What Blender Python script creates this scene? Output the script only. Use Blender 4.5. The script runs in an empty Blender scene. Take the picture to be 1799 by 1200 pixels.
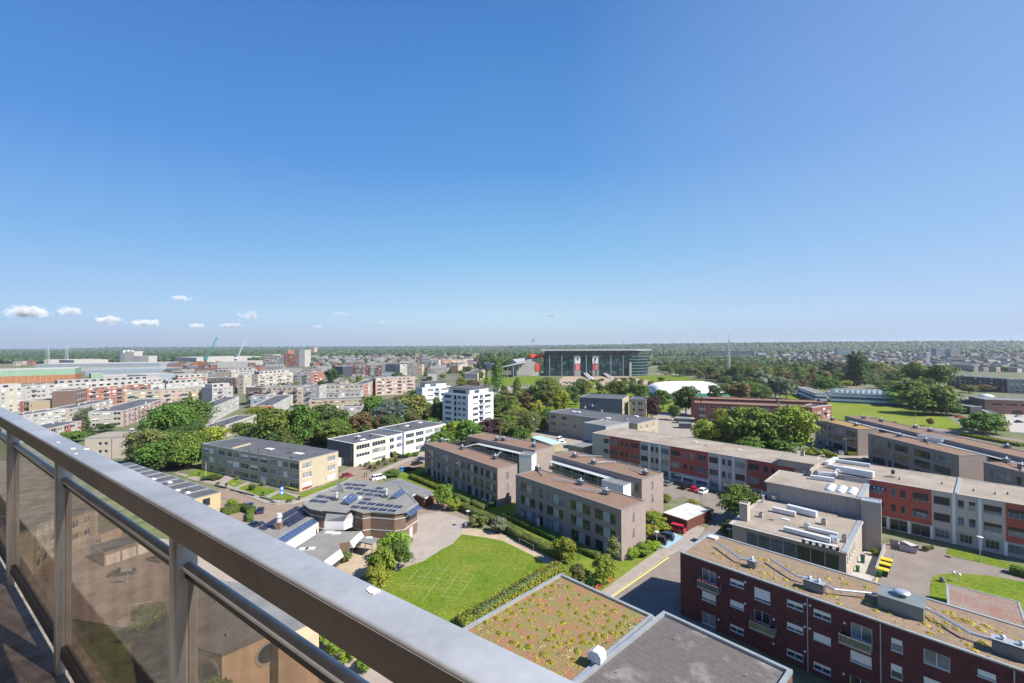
import bpy, math, random
import numpy as np
from mathutils import Vector, Matrix
SC = bpy.context.scene
COL = SC.collection
random.seed(7)
RAD = math.radians

# ------------------------------------------------------------------ camera
EYE = 46.0
FOC = 800.0                    # focal length in photo pixels (photo 1799 wide, 16 mm)
_p, _r = RAD(.43), RAD(.25)
_fw = Vector((0, math.cos(_p), math.sin(_p))); _rt = Vector((1, 0, 0)); _up = _rt.cross(_fw)
C_R = math.cos(_r)*_rt - math.sin(_r)*_up
C_U = math.cos(_r)*_up + math.sin(_r)*_rt
C_F = _fw
cam = bpy.data.objects.new('camera', bpy.data.cameras.new('camera')); COL.objects.link(cam)
_m = Matrix((C_R, C_U, -C_F)).transposed().to_4x4(); _m.translation = (0, 0, EYE)
cam.matrix_world = _m
cam.data.sensor_width = 36; cam.data.lens = 36*FOC/1799; cam.data.clip_start = .05; cam.data.clip_end = 60000
SC.camera = cam

# ------------------------------------------------------------------ light
SUN_H = Vector((.903, -.43)); SUN_EL = RAD(45)
SUN_AZ = math.atan2(SUN_H.x, SUN_H.y)          # clockwise from +Y
world = bpy.data.worlds.new('World'); SC.world = world; world.use_nodes = True
wn = world.node_tree.nodes; wl = world.node_tree.links
sky = wn.new('ShaderNodeTexSky'); sky.sky_type = 'NISHITA'; sky.sun_disc = False
sky.sun_elevation = SUN_EL; sky.sun_rotation = SUN_AZ
sky.altitude = 50; sky.air_density = 1.0; sky.dust_density = .2; sky.ozone_density = 3
bg = wn['Background']; bg.inputs['Strength'].default_value = .115
def lin(r, g, b): return [((c/255+.055)/1.055)**2.4 if c > 10 else c/3295 for c in (r, g, b)]
EXPO = .85
# clear-day gradient by height above the horizon, blended with the Nishita sky
tcw = wn.new('ShaderNodeTexCoord'); sx = wn.new('ShaderNodeSeparateXYZ'); wl.new(tcw.outputs['Generated'], sx.inputs[0])
rpw = wn.new('ShaderNodeValToRGB'); cr_ = rpw.color_ramp; wl.new(sx.outputs['Z'], rpw.inputs[0])
for i, (z, c) in enumerate(((0, (172, 190, 212)), (.03, (182, 206, 229)), (.06, (186, 216, 240)), (.19, (139, 194, 237)), (.36, (96, 159, 226)), (.60, (72, 131, 203)), (1, (52, 106, 184)))):
    e = cr_.elements[i] if i < 2 else cr_.elements.new(z)
    e.position = z; e.color = (*[v/.115/2**EXPO for v in lin(*c)], 1)
mxw = wn.new('ShaderNodeMix'); mxw.data_type = 'RGBA'; mxw.inputs[0].default_value = .92
wl.new(sky.outputs[0], mxw.inputs[6]); 
mrw = wn.new('ShaderNodeMapRange'); mrw.inputs[1].default_value = .1; mrw.inputs[2].default_value = .9; mrw.inputs[3].default_value = 0; mrw.inputs[4].default_value = .6; wl.new(sx.outputs['X'], mrw.inputs[0])
mx2 = wn.new('ShaderNodeMix'); mx2.data_type = 'RGBA'; wl.new(mrw.outputs[0], mx2.inputs[0]); wl.new(rpw.outputs[0], mx2.inputs[6]); mx2.inputs[7].default_value = (*[v/.115/2**EXPO for v in lin(168, 192, 240)], 1)   # brighter towards the sun's side
mrl = wn.new('ShaderNodeMapRange'); mrl.inputs[1].default_value = -.05; mrl.inputs[2].default_value = -.75; mrl.inputs[3].default_value = 0; mrl.inputs[4].default_value = 1; wl.new(sx.outputs['X'], mrl.inputs[0])
mx3 = wn.new('ShaderNodeMix'); mx3.data_type = 'RGBA'; mx3.blend_type = 'MULTIPLY'; wl.new(mrl.outputs[0], mx3.inputs[0]); wl.new(mx2.outputs[2], mx3.inputs[6]); mx3.inputs[7].default_value = (.76, .81, .95, 1)   # deeper blue away from the sun
wl.new(mx3.outputs[2], mxw.inputs[7]); wl.new(mxw.outputs[2], bg.inputs['Color'])
sd = bpy.data.lights.new('sun', 'SUN'); sd.energy = 5.0; sd.angle = RAD(.53); sd.color = (1, .95, .87)
sun = bpy.data.objects.new('sun', sd); COL.objects.link(sun)
_sv = Vector((SUN_H.x*math.cos(SUN_EL), SUN_H.y*math.cos(SUN_EL), math.sin(SUN_EL)))
sun.rotation_euler = _sv.to_track_quat('Z', 'Y').to_euler(); sun.location = (40, -40, 120)
SC.view_settings.view_transform = 'Standard'; SC.view_settings.look = 'None'
SC.view_settings.exposure = EXPO; SC.view_settings.gamma = 1; SC.view_settings.use_curve_mapping = False
SC.cycles.max_bounces = 5; SC.cycles.diffuse_bounces = 3; SC.cycles.glossy_bounces = 2
SC.cycles.transparent_max_bounces = 8; SC.cycles.volume_bounces = 0; SC.cycles.transmission_bounces = 3

# ------------------------------------------------------------------ helpers
def ray(px, py):
    return (C_R*((px-899.5)/FOC) + C_U*((599.5-py)/FOC) + C_F)
def P(px, py, z=0.0):
    d = ray(px, py); t = (z-EYE)/d.z
    return Vector((d.x*t, d.y*t))
def hor(px): return 605.5 + (899.5-px)*.00436
def D(px, py, dist, z=0):              # point on the ray at forward distance, ground xy
    d = ray(px, py); return Vector((d.x, d.y))*(dist/d.y)

def tag(o, label=None, cat=None, group=None, kind=None):
    if label: o['label'] = label
    if cat: o['category'] = cat
    if group: o['group'] = group
    if kind: o['kind'] = kind
    return o
def thing(name, label, cat, loc=(0, 0, 0), rot=0.0, group=None, scale=None):
    o = bpy.data.objects.new(name, None); COL.objects.link(o)
    loc = tuple(loc); o.location = loc if len(loc) == 3 else (loc[0], loc[1], 0)
    o.rotation_euler = (0, 0, rot); o.empty_display_size = .2
    if scale: o.scale = scale
    return tag(o, label, cat, group)
def link(name, me, parent=None, loc=(0, 0, 0), rot=0.0):
    o = bpy.data.objects.new(name, me); COL.objects.link(o)
    if parent: o.parent = parent
    o.location = loc; o.rotation_euler = (0, 0, rot)
    return o
def copy_tree(o, parent=None):
    c = o.copy(); COL.objects.link(c)
    if parent: c.parent = parent
    for ch in o.children: copy_tree(ch, c)
    return c

class MB:
    def __init__(s): s.v = []; s.f = []; s.m = []
    def add(s, vs, fs, m=0):
        o = len(s.v); s.v += [tuple(v) for v in vs]; s.f += [[i+o for i in f] for f in fs]; s.m += [m]*len(fs)
        return s
    def box(s, x0, y0, z0, x1, y1, z1, m=0, bottom=True):
        if x1 < x0: x0, x1 = x1, x0
        if y1 < y0: y0, y1 = y1, y0
        if z1 < z0: z0, z1 = z1, z0
        fs = [[4, 5, 6, 7], [0, 1, 5, 4], [1, 2, 6, 5], [2, 3, 7, 6], [3, 0, 4, 7]]
        if bottom: fs.append([3, 2, 1, 0])
        return s.add([(x0, y0, z0), (x1, y0, z0), (x1, y1, z0), (x0, y1, z0), (x0, y0, z1), (x1, y0, z1), (x1, y1, z1), (x0, y1, z1)], fs, m)
    def prism(s, pts, z0, z1, m=0, mt=None, top=True, bottom=False):
        a = sum(p[0]*q[1]-q[0]*p[1] for p, q in zip(pts, list(pts[1:])+[pts[0]]))
        pts = list(pts) if a > 0 else list(pts)[::-1]
        n = len(pts); zf = (lambda i: z1) if not callable(z1) else (lambda i: z1(pts[i]))
        s.add([(p[0], p[1], z0) for p in pts]+[(p[0], p[1], zf(i)) for i, p in enumerate(pts)], [[i, (i+1) % n, n+(i+1) % n, n+i] for i in range(n)], m)
        if top: s.add([(p[0], p[1], zf(i)) for i, p in enumerate(pts)], [list(range(n))], m if mt is None else mt)
        if bottom: s.add([(p[0], p[1], z0) for p in pts], [list(range(n))[::-1]], m)
        return s
    def tube(s, p, q, r, n=8, m=0, r2=None, caps=True):
        p, q = Vector(p), Vector(q); d = (q-p)
        if d.length < 1e-6: return s
        d.normalize(); u = d.orthogonal().normalized(); w = d.cross(u); r2 = r if r2 is None else r2
        vs = []
        for c, rr in ((p, r), (q, r2)):
            for i in range(n):
                a = 2*math.pi*i/n; vs.append(tuple(c+u*(rr*math.cos(a))+w*(rr*math.sin(a))))
        fs = [[i, (i+1) % n, n+(i+1) % n, n+i] for i in range(n)]
        if caps: fs += [list(range(n))[::-1], list(range(n, 2*n))]
        return s.add(vs, fs, m)
    def bar(s, p, q, w, h, m=0):               # box of width w, height h along p-q
        p, q = Vector(p), Vector(q); d = (q-p).normalized()
        u = Vector((0, 0, 1)).cross(d)
        u = u.normalized() if u.length > 1e-4 else Vector((1, 0, 0))
        k = d.cross(u); vs = []
        for c in (p, q):
            for a, b in ((-1, -1), (1, -1), (1, 1), (-1, 1)): vs.append(tuple(c+u*(a*w/2)+k*(b*h/2)))
        return s.add(vs, [[0, 1, 5, 4], [1, 2, 6, 5], [2, 3, 7, 6], [3, 0, 4, 7], [3, 2, 1, 0], [4, 5, 6, 7]], m)
    def lathe(s, prof, n=16, c=(0, 0), m=0):
        vs = []; k = len(prof)
        for i in range(n):
            a = 2*math.pi*i/n
            for r, z in prof: vs.append((c[0]+r*math.cos(a), c[1]+r*math.sin(a), z))
        fs = []
        for i in range(n):
            j = (i+1) % n
            for t in range(k-1): fs.append([i*k+t, j*k+t, j*k+t+1, i*k+t+1])
        return s.add(vs, fs, m)
    def mesh(s, name, mats, smooth=False):
        me = bpy.data.meshes.new(name); me.from_pydata(s.v, [], s.f)
        for mt in (mats if isinstance(mats, (list, tuple)) else [mats]): me.materials.append(mt)
        if any(s.m): me.polygons.foreach_set('material_index', s.m)
        if smooth: me.polygons.foreach_set('use_smooth', [True]*len(s.f))
        me.update(); return me
    def build(s, name, mats, parent=None, loc=(0, 0, 0), rot=0.0, smooth=False):
        return link(name, s.mesh(name, mats, smooth), parent, loc, rot)

# ------------------------------------------------------------------ materials
MATS = {}
def mat(name, col, rough=.85, var=.12, scale=.6, metal=0.0, spec=.3, col2=None, fine=0.0, bump=0.0, stretch=None, thr=None):
    """colour with two octaves of world-space mottling; col2 = second colour mixed in patches"""
    if name in MATS: return MATS[name]
    m = bpy.data.materials.new(name); m.use_nodes = True; nt = m.node_tree; N = nt.nodes; L = nt.links
    b = N['Principled BSDF']; b.inputs['Roughness'].default_value = rough; b.inputs['Metallic'].default_value = metal
    b.inputs['Specular IOR Level'].default_value = spec
    g = N.new('ShaderNodeNewGeometry'); src = g.outputs['Position']
    if stretch:
        mp = N.new('ShaderNodeMapping'); mp.inputs['Scale'].default_value = stretch; L.new(src, mp.inputs[0]); src = mp.outputs[0]
    nz = N.new('ShaderNodeTexNoise'); nz.inputs['Scale'].default_value = scale; nz.inputs['Detail'].default_value = 6; nz.inputs['Roughness'].default_value = .62
    L.new(src, nz.inputs['Vector'])
    rp = N.new('ShaderNodeValToRGB')
    c = Vector(col); 
    if col2 is None: lo, hi = c*(1-var), c*(1+var)
    else: lo, hi = c, Vector(col2)
    rp.color_ramp.elements[0].position = (thr or (.32, .68))[0]; rp.color_ramp.elements[1].position = (thr or (.32, .68))[1]
    rp.color_ramp.elements[0].color = (*lo, 1); rp.color_ramp.elements[1].color = (*hi, 1)
    L.new(nz.outputs['Fac'], rp.inputs[0]); out = rp.outputs[0]
    if fine:
        n2 = N.new('ShaderNodeTexNoise'); n2.inputs['Scale'].default_value = scale*14; n2.inputs['Detail'].default_value = 3
        L.new(src, n2.inputs['Vector'])
        mr = N.new('ShaderNodeMapRange'); mr.inputs[1].default_value = .3; mr.inputs[2].default_value = .7; mr.inputs[3].default_value = 1-fine; mr.inputs[4].default_value = 1+fine
        L.new(n2.outputs['Fac'], mr.inputs[0])
        mx = N.new('ShaderNodeVectorMath'); mx.operation = 'SCALE'; L.new(out, mx.inputs[0]); L.new(mr.outputs[0], mx.inputs['Scale']); out = mx.outputs[0]
    L.new(out, b.inputs['Base Color'])
    if bump:
        bp = N.new('ShaderNodeBump'); bp.inputs['Strength'].default_value = bump; bp.inputs['Distance'].default_value = .05
        L.new(nz.outputs['Fac'], bp.inputs['Height']); L.new(bp.outputs[0], b.inputs['Normal'])
    MATS[name] = m; return m
def glass_mat(name, col=(.02, .03, .04), rough=.04, spec=.6):
    if name in MATS: return MATS[name]
    m = mat(name, col, rough, .5, .35, 0, spec); return m
def leafmat(name, col, var=.35, trans=.25):
    if name in MATS: return MATS[name]
    m = bpy.data.materials.new(name); m.use_nodes = True; nt = m.node_tree; N = nt.nodes; L = nt.links
    b = N['Principled BSDF']; b.inputs['Roughness'].default_value = .6; b.inputs['Specular IOR Level'].default_value = .25
    g = N.new('ShaderNodeNewGeometry'); oi = N.new('ShaderNodeObjectInfo')
    hs = N.new('ShaderNodeHueSaturation'); hs.inputs['Color'].default_value = (*col, 1)
    m1 = N.new('ShaderNodeMapRange'); m1.inputs[3].default_value = 1-var; m1.inputs[4].default_value = 1+var; L.new(g.outputs['Random Per Island'], m1.inputs[0])
    m2 = N.new('ShaderNodeMapRange'); m2.inputs[3].default_value = .78; m2.inputs[4].default_value = 1.22; L.new(oi.outputs['Random'], m2.inputs[0])
    mu = N.new('ShaderNodeMath'); mu.operation = 'MULTIPLY'; L.new(m1.outputs[0], mu.inputs[0]); L.new(m2.outputs[0], mu.inputs[1]); L.new(mu.outputs[0], hs.inputs['Value'])
    m3 = N.new('ShaderNodeMapRange'); m3.inputs[3].default_value = .475; m3.inputs[4].default_value = .52
    ml = N.new('ShaderNodeMath'); ml.operation = 'FRACT'; mm = N.new('ShaderNodeMath'); mm.operation = 'MULTIPLY'; mm.inputs[1].default_value = 7.31
    L.new(oi.outputs['Random'], mm.inputs[0]); L.new(mm.outputs[0], ml.inputs[0]); L.new(ml.outputs[0], m3.inputs[0]); L.new(m3.outputs[0], hs.inputs['Hue'])
    L.new(hs.outputs[0], b.inputs['Base Color'])
    tr = N.new('ShaderNodeBsdfTranslucent'); L.new(hs.outputs[0], tr.inputs[0])
    mx = N.new('ShaderNodeMixShader'); mx.inputs[0].default_value = trans
    L.new(b.outputs[0], mx.inputs[1]); L.new(tr.outputs[0], mx.inputs[2]); L.new(mx.outputs[0], N['Material Output'].inputs[0])
    MATS[name] = m; return m

M_asph = mat('asphalt', (.195, .165, .14), .9, .12, .25, fine=.12)
M_asph_shadow = mat('asphalt_patched', (.15, .145, .14), .9, .15, .3, fine=.12)
M_brickroad = mat('clay_paving', (.23, .175, .13), .9, .12, .5, fine=.15)
M_pave = mat('concrete_paving', (.275, .24, .205), .9, .14, .5, fine=.12)
M_conc = mat('concrete', (.36, .33, .295), .9, .14, .3, fine=.08)
M_kerb = mat('kerb_stone', (.45, .43, .39), .9, .1, 1)
M_tan = mat('gravel_path', (.36, .285, .20), .95, .12, .5, fine=.12)
M_lawn = mat('lawn_grass', (.080, .145, .012), .95, 0, .13, col2=(.15, .175, .026), spec=.05, fine=.3)
M_meadow = mat('meadow_grass', (.12, .18, .018), .95, 0, .05, col2=(.19, .20, .04), spec=.05, fine=.18)
M_rough = mat('rough_ground', (.09, .12, .035), .95, 0, .02, col2=(.17, .155, .11), fine=.3)
M_soil = mat('bark_soil', (.13, .085, .055), .95, .2, 1.2, fine=.25)
M_white = mat('white_render', (.68, .67, .65), .8, .05, .4)
M_offw = mat('weathered_white', (.45, .44, .425), .8, .1, .4)
M_frame = mat('white_frame', (.74, .75, .76), .5, .03)
M_dframe = mat('dark_frame', (.05, .052, .058), .5, .05)
M_gframe = mat('grey_frame', (.33, .34, .36), .5, .05)
M_glass = glass_mat('window_glass', (.025, .035, .045))
M_glassl = glass_mat('window_glass_curtained', (.20, .21, .21), .06, .6)
M_glassb = glass_mat('window_glass_blue', (.05, .09, .15), .04, .7)
M_glass_refl = mat('window_glass_green', (.02, .028, .03), .05, 0, .9, spec=.6, col2=(.10, .105, .035), thr=(.45, .6))  # green-yellow reflections painted into the glass colour as patches
M_shut = mat('white_shutter', (.70, .70, .68), .6, .05, 3, stretch=(.2, .2, 12))
M_shutd = mat('brown_shutter', (.055, .045, .042), .6, .12, 3, stretch=(.2, .2, 12))
M_zinc = mat('zinc', (.40, .42, .43), .45, .12, .5, metal=.5)
M_steel = mat('galvanised_steel', (.62, .64, .66), .35, .1, .8, metal=.7)
M_black = mat('black_plastic', (.018, .018, .02), .5, .2)
M_dgrey = mat('dark_grey_metal', (.07, .075, .085), .5, .15)
M_bit = mat('bitumen_roof', (.085, .088, .095), .85, .22, .22, fine=.1)
M_bitg = mat('grey_bitumen_roof', (.17, .17, .165), .85, .2, .25, fine=.1)
M_gravel = mat('gravel_roof', (.32, .275, .225), .95, 0, .16, col2=(.22, .18, .145), fine=.14)
M_brown = mat('sedum_roof_brown', (.215, .125, .092), .95, 0, .35, col2=(.17, .12, .08), fine=.22)
M_trunk = mat('bark', (.10, .075, .05), .95, .25, 2)
M_red = mat('red_paint', (.45, .02, .03), .4, .05)
M_wood = mat('orange_wood', (.42, .12, .05), .7, .15, 3)
# ------------------------------------------------------------------ windows and buildings
_WM = {}
def window_meshes(w, h, cols, rows, frac, fm, gm, bm, sill, lod):
    key = (round(w, 2), round(h, 2), cols, rows, round(frac, 2), fm.name, gm.name, bm.name if bm else '', sill, lod)
    if key in _WM: return _WM[key]
    t = .06 if lod < 2 else .09
    f = MB(); y0, y1 = .07, .15
    f.box(0, y0, 0, t, y1, h); f.box(w-t, y0, 0, w, y1, h); f.box(t, y0, 0, w-t, y1, t); f.box(t, y0, h-t, w-t, y1, h)
    for i in range(1, cols): x = w*i/cols; f.box(x-t*.55, y0, t, x+t*.55, y1, h-t)
    for j in range(1, rows): z = h*j/rows; f.box(t, y0+.004, z-t*.4, w-t, y1-.004, z+t*.4)
    if sill: f.box(-.05, -.06, -.07, w+.05, y0-.005, -.005)
    g = MB(); g.box(t*.5, .112, t*.5, w-t*.5, .13, h-t*.5, 0)
    b = None
    if frac > 0: b = MB(); b.box(.03, .03, h*(1-frac), w-.03, .062, h-.02, 0)
    if lod == 0:
        r = (f.mesh('window', [fm]), g.mesh('pane', [gm]), b.mesh('blind', [bm]) if b else None)
    else:
        f.add(g.v, g.f, 1)
        if b: f.add(b.v, b.f, 2)
        r = (f.mesh('window', [fm, gm, bm or gm]), None, None)
    _WM[key] = r; return r

class Bld:
    """box-plan building; local x along the front (left to right seen from outside), y inwards"""
    def __init__(s, name, label, cat, p0, p1, depth, z, wall, roof=None, parapet=None, group=None, lod=0, z0=0.0, pw=.3, ph=.3, root=None, wname='wall'):
        p0 = Vector(p0); p1 = Vector(p1); s.L = (p1-p0).length; s.D = depth; s.z = z; s.z0 = z0
        s.ang = math.atan2(p1.y-p0.y, p1.x-p0.x); s.p0 = p0
        s.root = root or thing(name, label, cat, (p0.x, p0.y, 0), s.ang, group)
        s.off = (0, 0)
        s.wall = wall; s.roof = roof or M_bit; s.par = parapet or M_zinc; s.lod = lod; s.pw = pw; s.ph = ph
        s.op = {'F': [], 'R': [], 'B': [], 'L': []}; s.uc = {'F': [], 'R': [], 'B': [], 'L': []}; s.zc = []
        s.matfn = None; s.mats = [wall]; s.wname = wname; s.cnt = 0; s.wincut = True
        s.ux = Vector((math.cos(s.ang), math.sin(s.ang))); s.uy = Vector((-s.ux.y, s.ux.x))
    def w2l(s, p): d = Vector(p)-s.p0; return Vector((d.dot(s.ux), d.dot(s.uy)))
    def l2w(s, x, y): return s.p0+s.ux*x+s.uy*y
    def px(s, x, y, z): # pixel of a local pt
        w = s.l2w(x, y); v = Vector((w.x, w.y, z-EYE)); k = FOC/v.dot(C_F); return 899.5+v.dot(C_R)*k, 599.5-v.dot(C_U)*k
    def lp(s, px, py, z): return s.w2l(P(px, py, z))
    def face(s, k):
        return {'F': (s.L, lambda u, d, z: (u, d, z), (0, 0), 0), 'R': (s.D, lambda u, d, z: (s.L-d, u, z), (s.L, 0), math.pi/2),
                'B': (s.L, lambda u, d, z: (s.L-u, s.D-d, z), (s.L, s.D), math.pi), 'L': (s.D, lambda u, d, z: (d, s.D-u, z), (0, s.D), -math.pi/2)}[k]
    def uz(s, k, px, py):
        Lf, pl, org, rot = s.face(k)
        o = s.l2w(*org); a = s.ang+rot; t = Vector((math.cos(a), math.sin(a))); n = Vector((t.y, -t.x))
        d = ray(px, py); dh = Vector((d.x, d.y)); q = o.dot(n)/dh.dot(n)
        return (dh*q-o).dot(t), EYE+d.z*q
    def win(s, k, u, z, w, h, cols=2, rows=1, frac=0.0, fm=None, gm=None, bm=None, sill=True, name='window', lod=None):
        lod = s.lod if lod is None else lod
        Lf, pl, org, rot = s.face(k)
        if u < .05 or u+w > Lf-.05 or z < s.z0-.001 or z+h > s.z-.02: return None
        s.op[k].append((u, z, w, h))
        f, g, b = window_meshes(w, h, cols, rows, frac, fm or M_frame, gm or M_glass, bm or M_shut, sill, lod)
        x, y, zz = pl(u, 0, z)
        o = link(name, f, s.root, (x, y, zz), rot)
        if g: link('pane', g, o)
        if b: link('blind', b, o)
        s.cnt += 1; return o
    def winpx(s, k, xl, yt, yb, xr, **kw):
        u0, z1 = s.uz(k, xl, yt); _, z0 = s.uz(k, xl, yb); u1, _ = s.uz(k, xr, yt)
        return s.win(k, u0, z0, u1-u0, z1-z0, **kw)
    def grid(s, k, us, zs, w, h, p_blind=.3, gms=None, **kw):
        for z in zs:
            for u in us:
                fr = random.choice((.25, .5, .7, .96)) if random.random() < p_blind else 0
                s.win(k, u, z, w, h, frac=fr, gm=random.choice(gms or (M_glass, M_glass, M_glassl)), **kw)
    def local(s, name, mb, mats, loc=(0, 0, 0), rot=0, parent=None, smooth=False):
        return mb.build(name, mats, parent or s.root, loc, rot, smooth)
    def finish(s, roof=True, faces='FRBL', top_ring=True):
        mb = MB(); ox, oy = 0, 0
        for k in faces:
            Lf, pl, org, rot = s.face(k)
            ops = s.op[k]
            us = sorted(set([0, Lf]+[round(v, 3) for o in ops for v in (o[0], o[0]+o[2])]+[round(c, 3) for c in s.uc[k] if 0 < c < Lf]))
            zs = sorted(set([s.z0, s.z]+[round(v, 3) for o in ops for v in (o[1], o[1]+o[3])]+[c for c in s.zc if s.z0 < c < s.z]))
            for i in range(len(us)-1):
                for j in range(len(zs)-1):
                    uc, zc = (us[i]+us[i+1])/2, (zs[j]+zs[j+1])/2
                    if us[i+1]-us[i] < 1e-3 or zs[j+1]-zs[j] < 1e-3: continue
                    if any(o[0] < uc < o[0]+o[2] and o[1] < zc < o[1]+o[3] for o in ops): continue
                    m = s.matfn(k, uc, zc) if s.matfn else 0
                    mb.add([pl(us[i], 0, zs[j]), pl(us[i+1], 0, zs[j]), pl(us[i+1], 0, zs[j+1]), pl(us[i], 0, zs[j+1])], [[0, 1, 2, 3]], m)
            rv = .2
            for u, z, w, h in ops:
                m = s.matfn(k, u+w/2, z+h/2) if s.matfn else 0
                a = [pl(u, 0, z), pl(u+w, 0, z), pl(u+w, 0, z+h), pl(u, 0, z+h)]; b = [pl(u, rv, z), pl(u+w, rv, z), pl(u+w, rv, z+h), pl(u, rv, z+h)]
                mb.add(a+b, [[0, 4, 5, 1], [1, 5, 6, 2], [2, 6, 7, 3], [3, 7, 4, 0], [7, 6, 5, 4]], m)
        s.local(s.wname, mb, s.mats)
        if roof:
            r = MB(); r.add([(0, 0, s.z-.02), (s.L, 0, s.z-.02), (s.L, s.D, s.z-.02), (0, s.D, s.z-.02)], [[0, 1, 2, 3]])
            s.local('roof', r, s.roof)
        if top_ring:
            r = MB(); e = .05; w, h = s.pw, s.ph; a, b = s.z-.06, s.z+h
            r.box(-e, -e, a, s.L+e, w, b); r.box(-e, s.D-w, a, s.L+e, s.D+e, b); r.box(-e, w, a, w, s.D-w, b); r.box(s.L-w, w, a, s.L+e, s.D-w, b)
            s.local('parapet', r, s.par)
        return s

def bpx(name, label, cat, fl, fr, z, wall, br=None, bl=None, depth=None, **kw):
    a, b = P(*fl, z), P(*fr, z); t = (b-a).normalized(); n = Vector((-t.y, t.x))
    if br: depth = (P(*br, z)-b).dot(n)
    elif bl: depth = (P(*bl, z)-a).dot(n)
    return Bld(name, label, cat, a, b, max(depth, 2), z, wall, **kw)

# ------------------------------------------------------------------ foliage
def leaf_mesh(name, C, Nn, size, mats, seed, solid=None, aspect=.62):
    rs = np.random.RandomState(seed); n = len(C)
    Nn = Nn/np.linalg.norm(Nn, axis=1, keepdims=True)
    a = rs.normal(size=(n, 3)); t = np.cross(Nn, a); t /= np.linalg.norm(t, axis=1, keepdims=True)+1e-9; b = np.cross(Nn, t)
    sz = (size*(.65+.7*rs.rand(n)))[:, None]*.5 if np.isscalar(size) else (size*(.65+.7*rs.rand(n)))[:, None]*.5
    V = np.stack([C-t*sz, C-b*sz*aspect+Nn*sz*.15, C+t*sz, C+b*sz*aspect+Nn*sz*.15], 1).reshape(-1, 3)
    F = np.arange(4*n).reshape(-1, 4); nv = len(V)
    sv, sf = (solid.v, solid.f) if solid else ([], [])
    me = bpy.data.meshes.new(name)
    if solid:
        V = np.concatenate([V, np.array(sv)]); 
    nl = F.size+sum(len(f) for f in sf)
    me.vertices.add(len(V)); me.vertices.foreach_set('co', V.astype(np.float32).ravel())
    me.loops.add(nl); me.polygons.add(n+len(sf))
    li = F.ravel().tolist(); st = list(range(0, 4*n, 4)); tot = [4]*n
    for f in sf: st.append(len(li)); tot.append(len(f)); li += [i+nv for i in f]
    me.loops.foreach_set('vertex_index', li); me.polygons.foreach_set('loop_start', st); me.polygons.foreach_set('loop_total', tot)
    for m in mats: me.materials.append(m)
    if solid: me.polygons.foreach_set('material_index', [0]*n+[1]*len(sf))
    me.update(calc_edges=True); return me

def crown_pts(kind, seed):
    """leaf centres and normals for a crown of a tree of height 1 (radius ~0.4)"""
    rs = np.random.RandomState(seed); Cs = []; Ns = []
    def clump(c, r, n, flat=.85):
        d = rs.normal(size=(n, 3)); d /= np.linalg.norm(d, axis=1, keepdims=True); d[:, 2] = np.where(d[:, 2] < -.35, -d[:, 2], d[:, 2])
        rr = r*(.60+.42*rs.rand(n)+(rs.rand(n) < .16)*.34*rs.rand(n))[:, None]
        p = c+d*rr*np.array([1, 1, flat]); Cs.append(p); Ns.append(d+rs.normal(size=(n, 3))*.42+np.array([0, 0, .25]))
    if kind in ('round', 'wide', 'bush', 'willow'):
        zc, rz, rx, k, n = {'round': (.48, .47, .39, 52, 95), 'wide': (.46, .46, .50, 64, 88), 'bush': (.46, .44, .50, 30, 120), 'willow': (.46, .46, .47, 58, 90)}[kind]
        for i in range(k):
            d = rs.normal(size=3); d /= np.linalg.norm(d); q = .45+.55*rs.rand()**.5
            if d[2] < -.8: d[2] *= -.6
            c = np.array([d[0]*rx*q*.80, d[1]*rx*q*.80, zc+d[2]*rz*q*.80]); c[:2] *= 1+.14*rs.normal()
            if c[2] < .3: c[:2] *= .85
            clump(c, rx*(.26+.18*rs.rand()), n)
    elif kind == 'poplar':
        for j in range(3):
            ox, oy, hh = [(0, 0, 1), (.08, .04, .9), (-.08, .05, .85)][j]
            for i in range(16):
                z = .1+.85*hh*(i+.5)/16; r = .085*math.sin(math.pi*min(1, (z/hh*.82+.18)))**.7+.015
                clump(np.array([ox+rs.normal()*.015, oy+rs.normal()*.015, z]), r*1.15, 65, 1.5)
    elif kind == 'conifer':
        for i in range(26):
            z = .08+.9*(i+.5)/26; R = .26*(1-z)+.015
            for q in range(max(3, int(9*(1-z)))):
                a = rs.rand()*6.283; rr = R*(.55+.45*rs.rand()); clump(np.array([rr*math.cos(a), rr*math.sin(a), z-.05*rr/.2]), .045+.03*(1-z), 16, .5)
    elif kind == 'slim':
        for i in range(22):
            z = .28+.68*rs.rand(); r = .17*math.sin(math.pi*((z-.2)/.85))**.8; a = rs.rand()*6.283; q = rs.rand()**.5
            clump(np.array([r*q*math.cos(a), r*q*math.sin(a), z]), .075+.04*rs.rand(), 85, 1.1)
    return np.concatenate(Cs), np.concatenate(Ns)

_TP = {}
def tree_proto(kind, var, leaf):
    key = (kind, var, leaf.name)
    if key in _TP: return _TP[key]
    sd = 100+var*17+hash_kind[kind]
    C, Nn = crown_pts(kind, sd)
    size = {'round': .055, 'wide': .05, 'bush': .075, 'willow': .05, 'poplar': .035, 'conifer': .045, 'slim': .045}[kind]
    crown = leaf_mesh('crown', C, Nn, size, [leaf], sd)
    t = MB(); rs = random.Random(sd); top = {'bush': .35, 'poplar': .6, 'conifer': .8}.get(kind, .62)
    t.tube((0, 0, -.03), (0, 0, top*.55), .020, 8, 0, .014); t.tube((0, 0, top*.55), (.01, 0, top), .014, 6, 0, .006)
    if kind != 'poplar':
        for i in range(6):
            a = i*1.05+rs.random(); z = top*(.35+.1*i); r = {'conifer': .1}.get(kind, .2)
            t.tube((0, 0, z), (r*math.cos(a), r*math.sin(a), z+.14), .010, 5, 0, .003)
    _TP[key] = (t.mesh('trunk', [M_trunk]), crown); return _TP[key]
hash_kind = {'round': 1, 'wide': 2, 'bush': 3, 'willow': 4, 'poplar': 5, 'conifer': 6, 'slim': 7}
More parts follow.
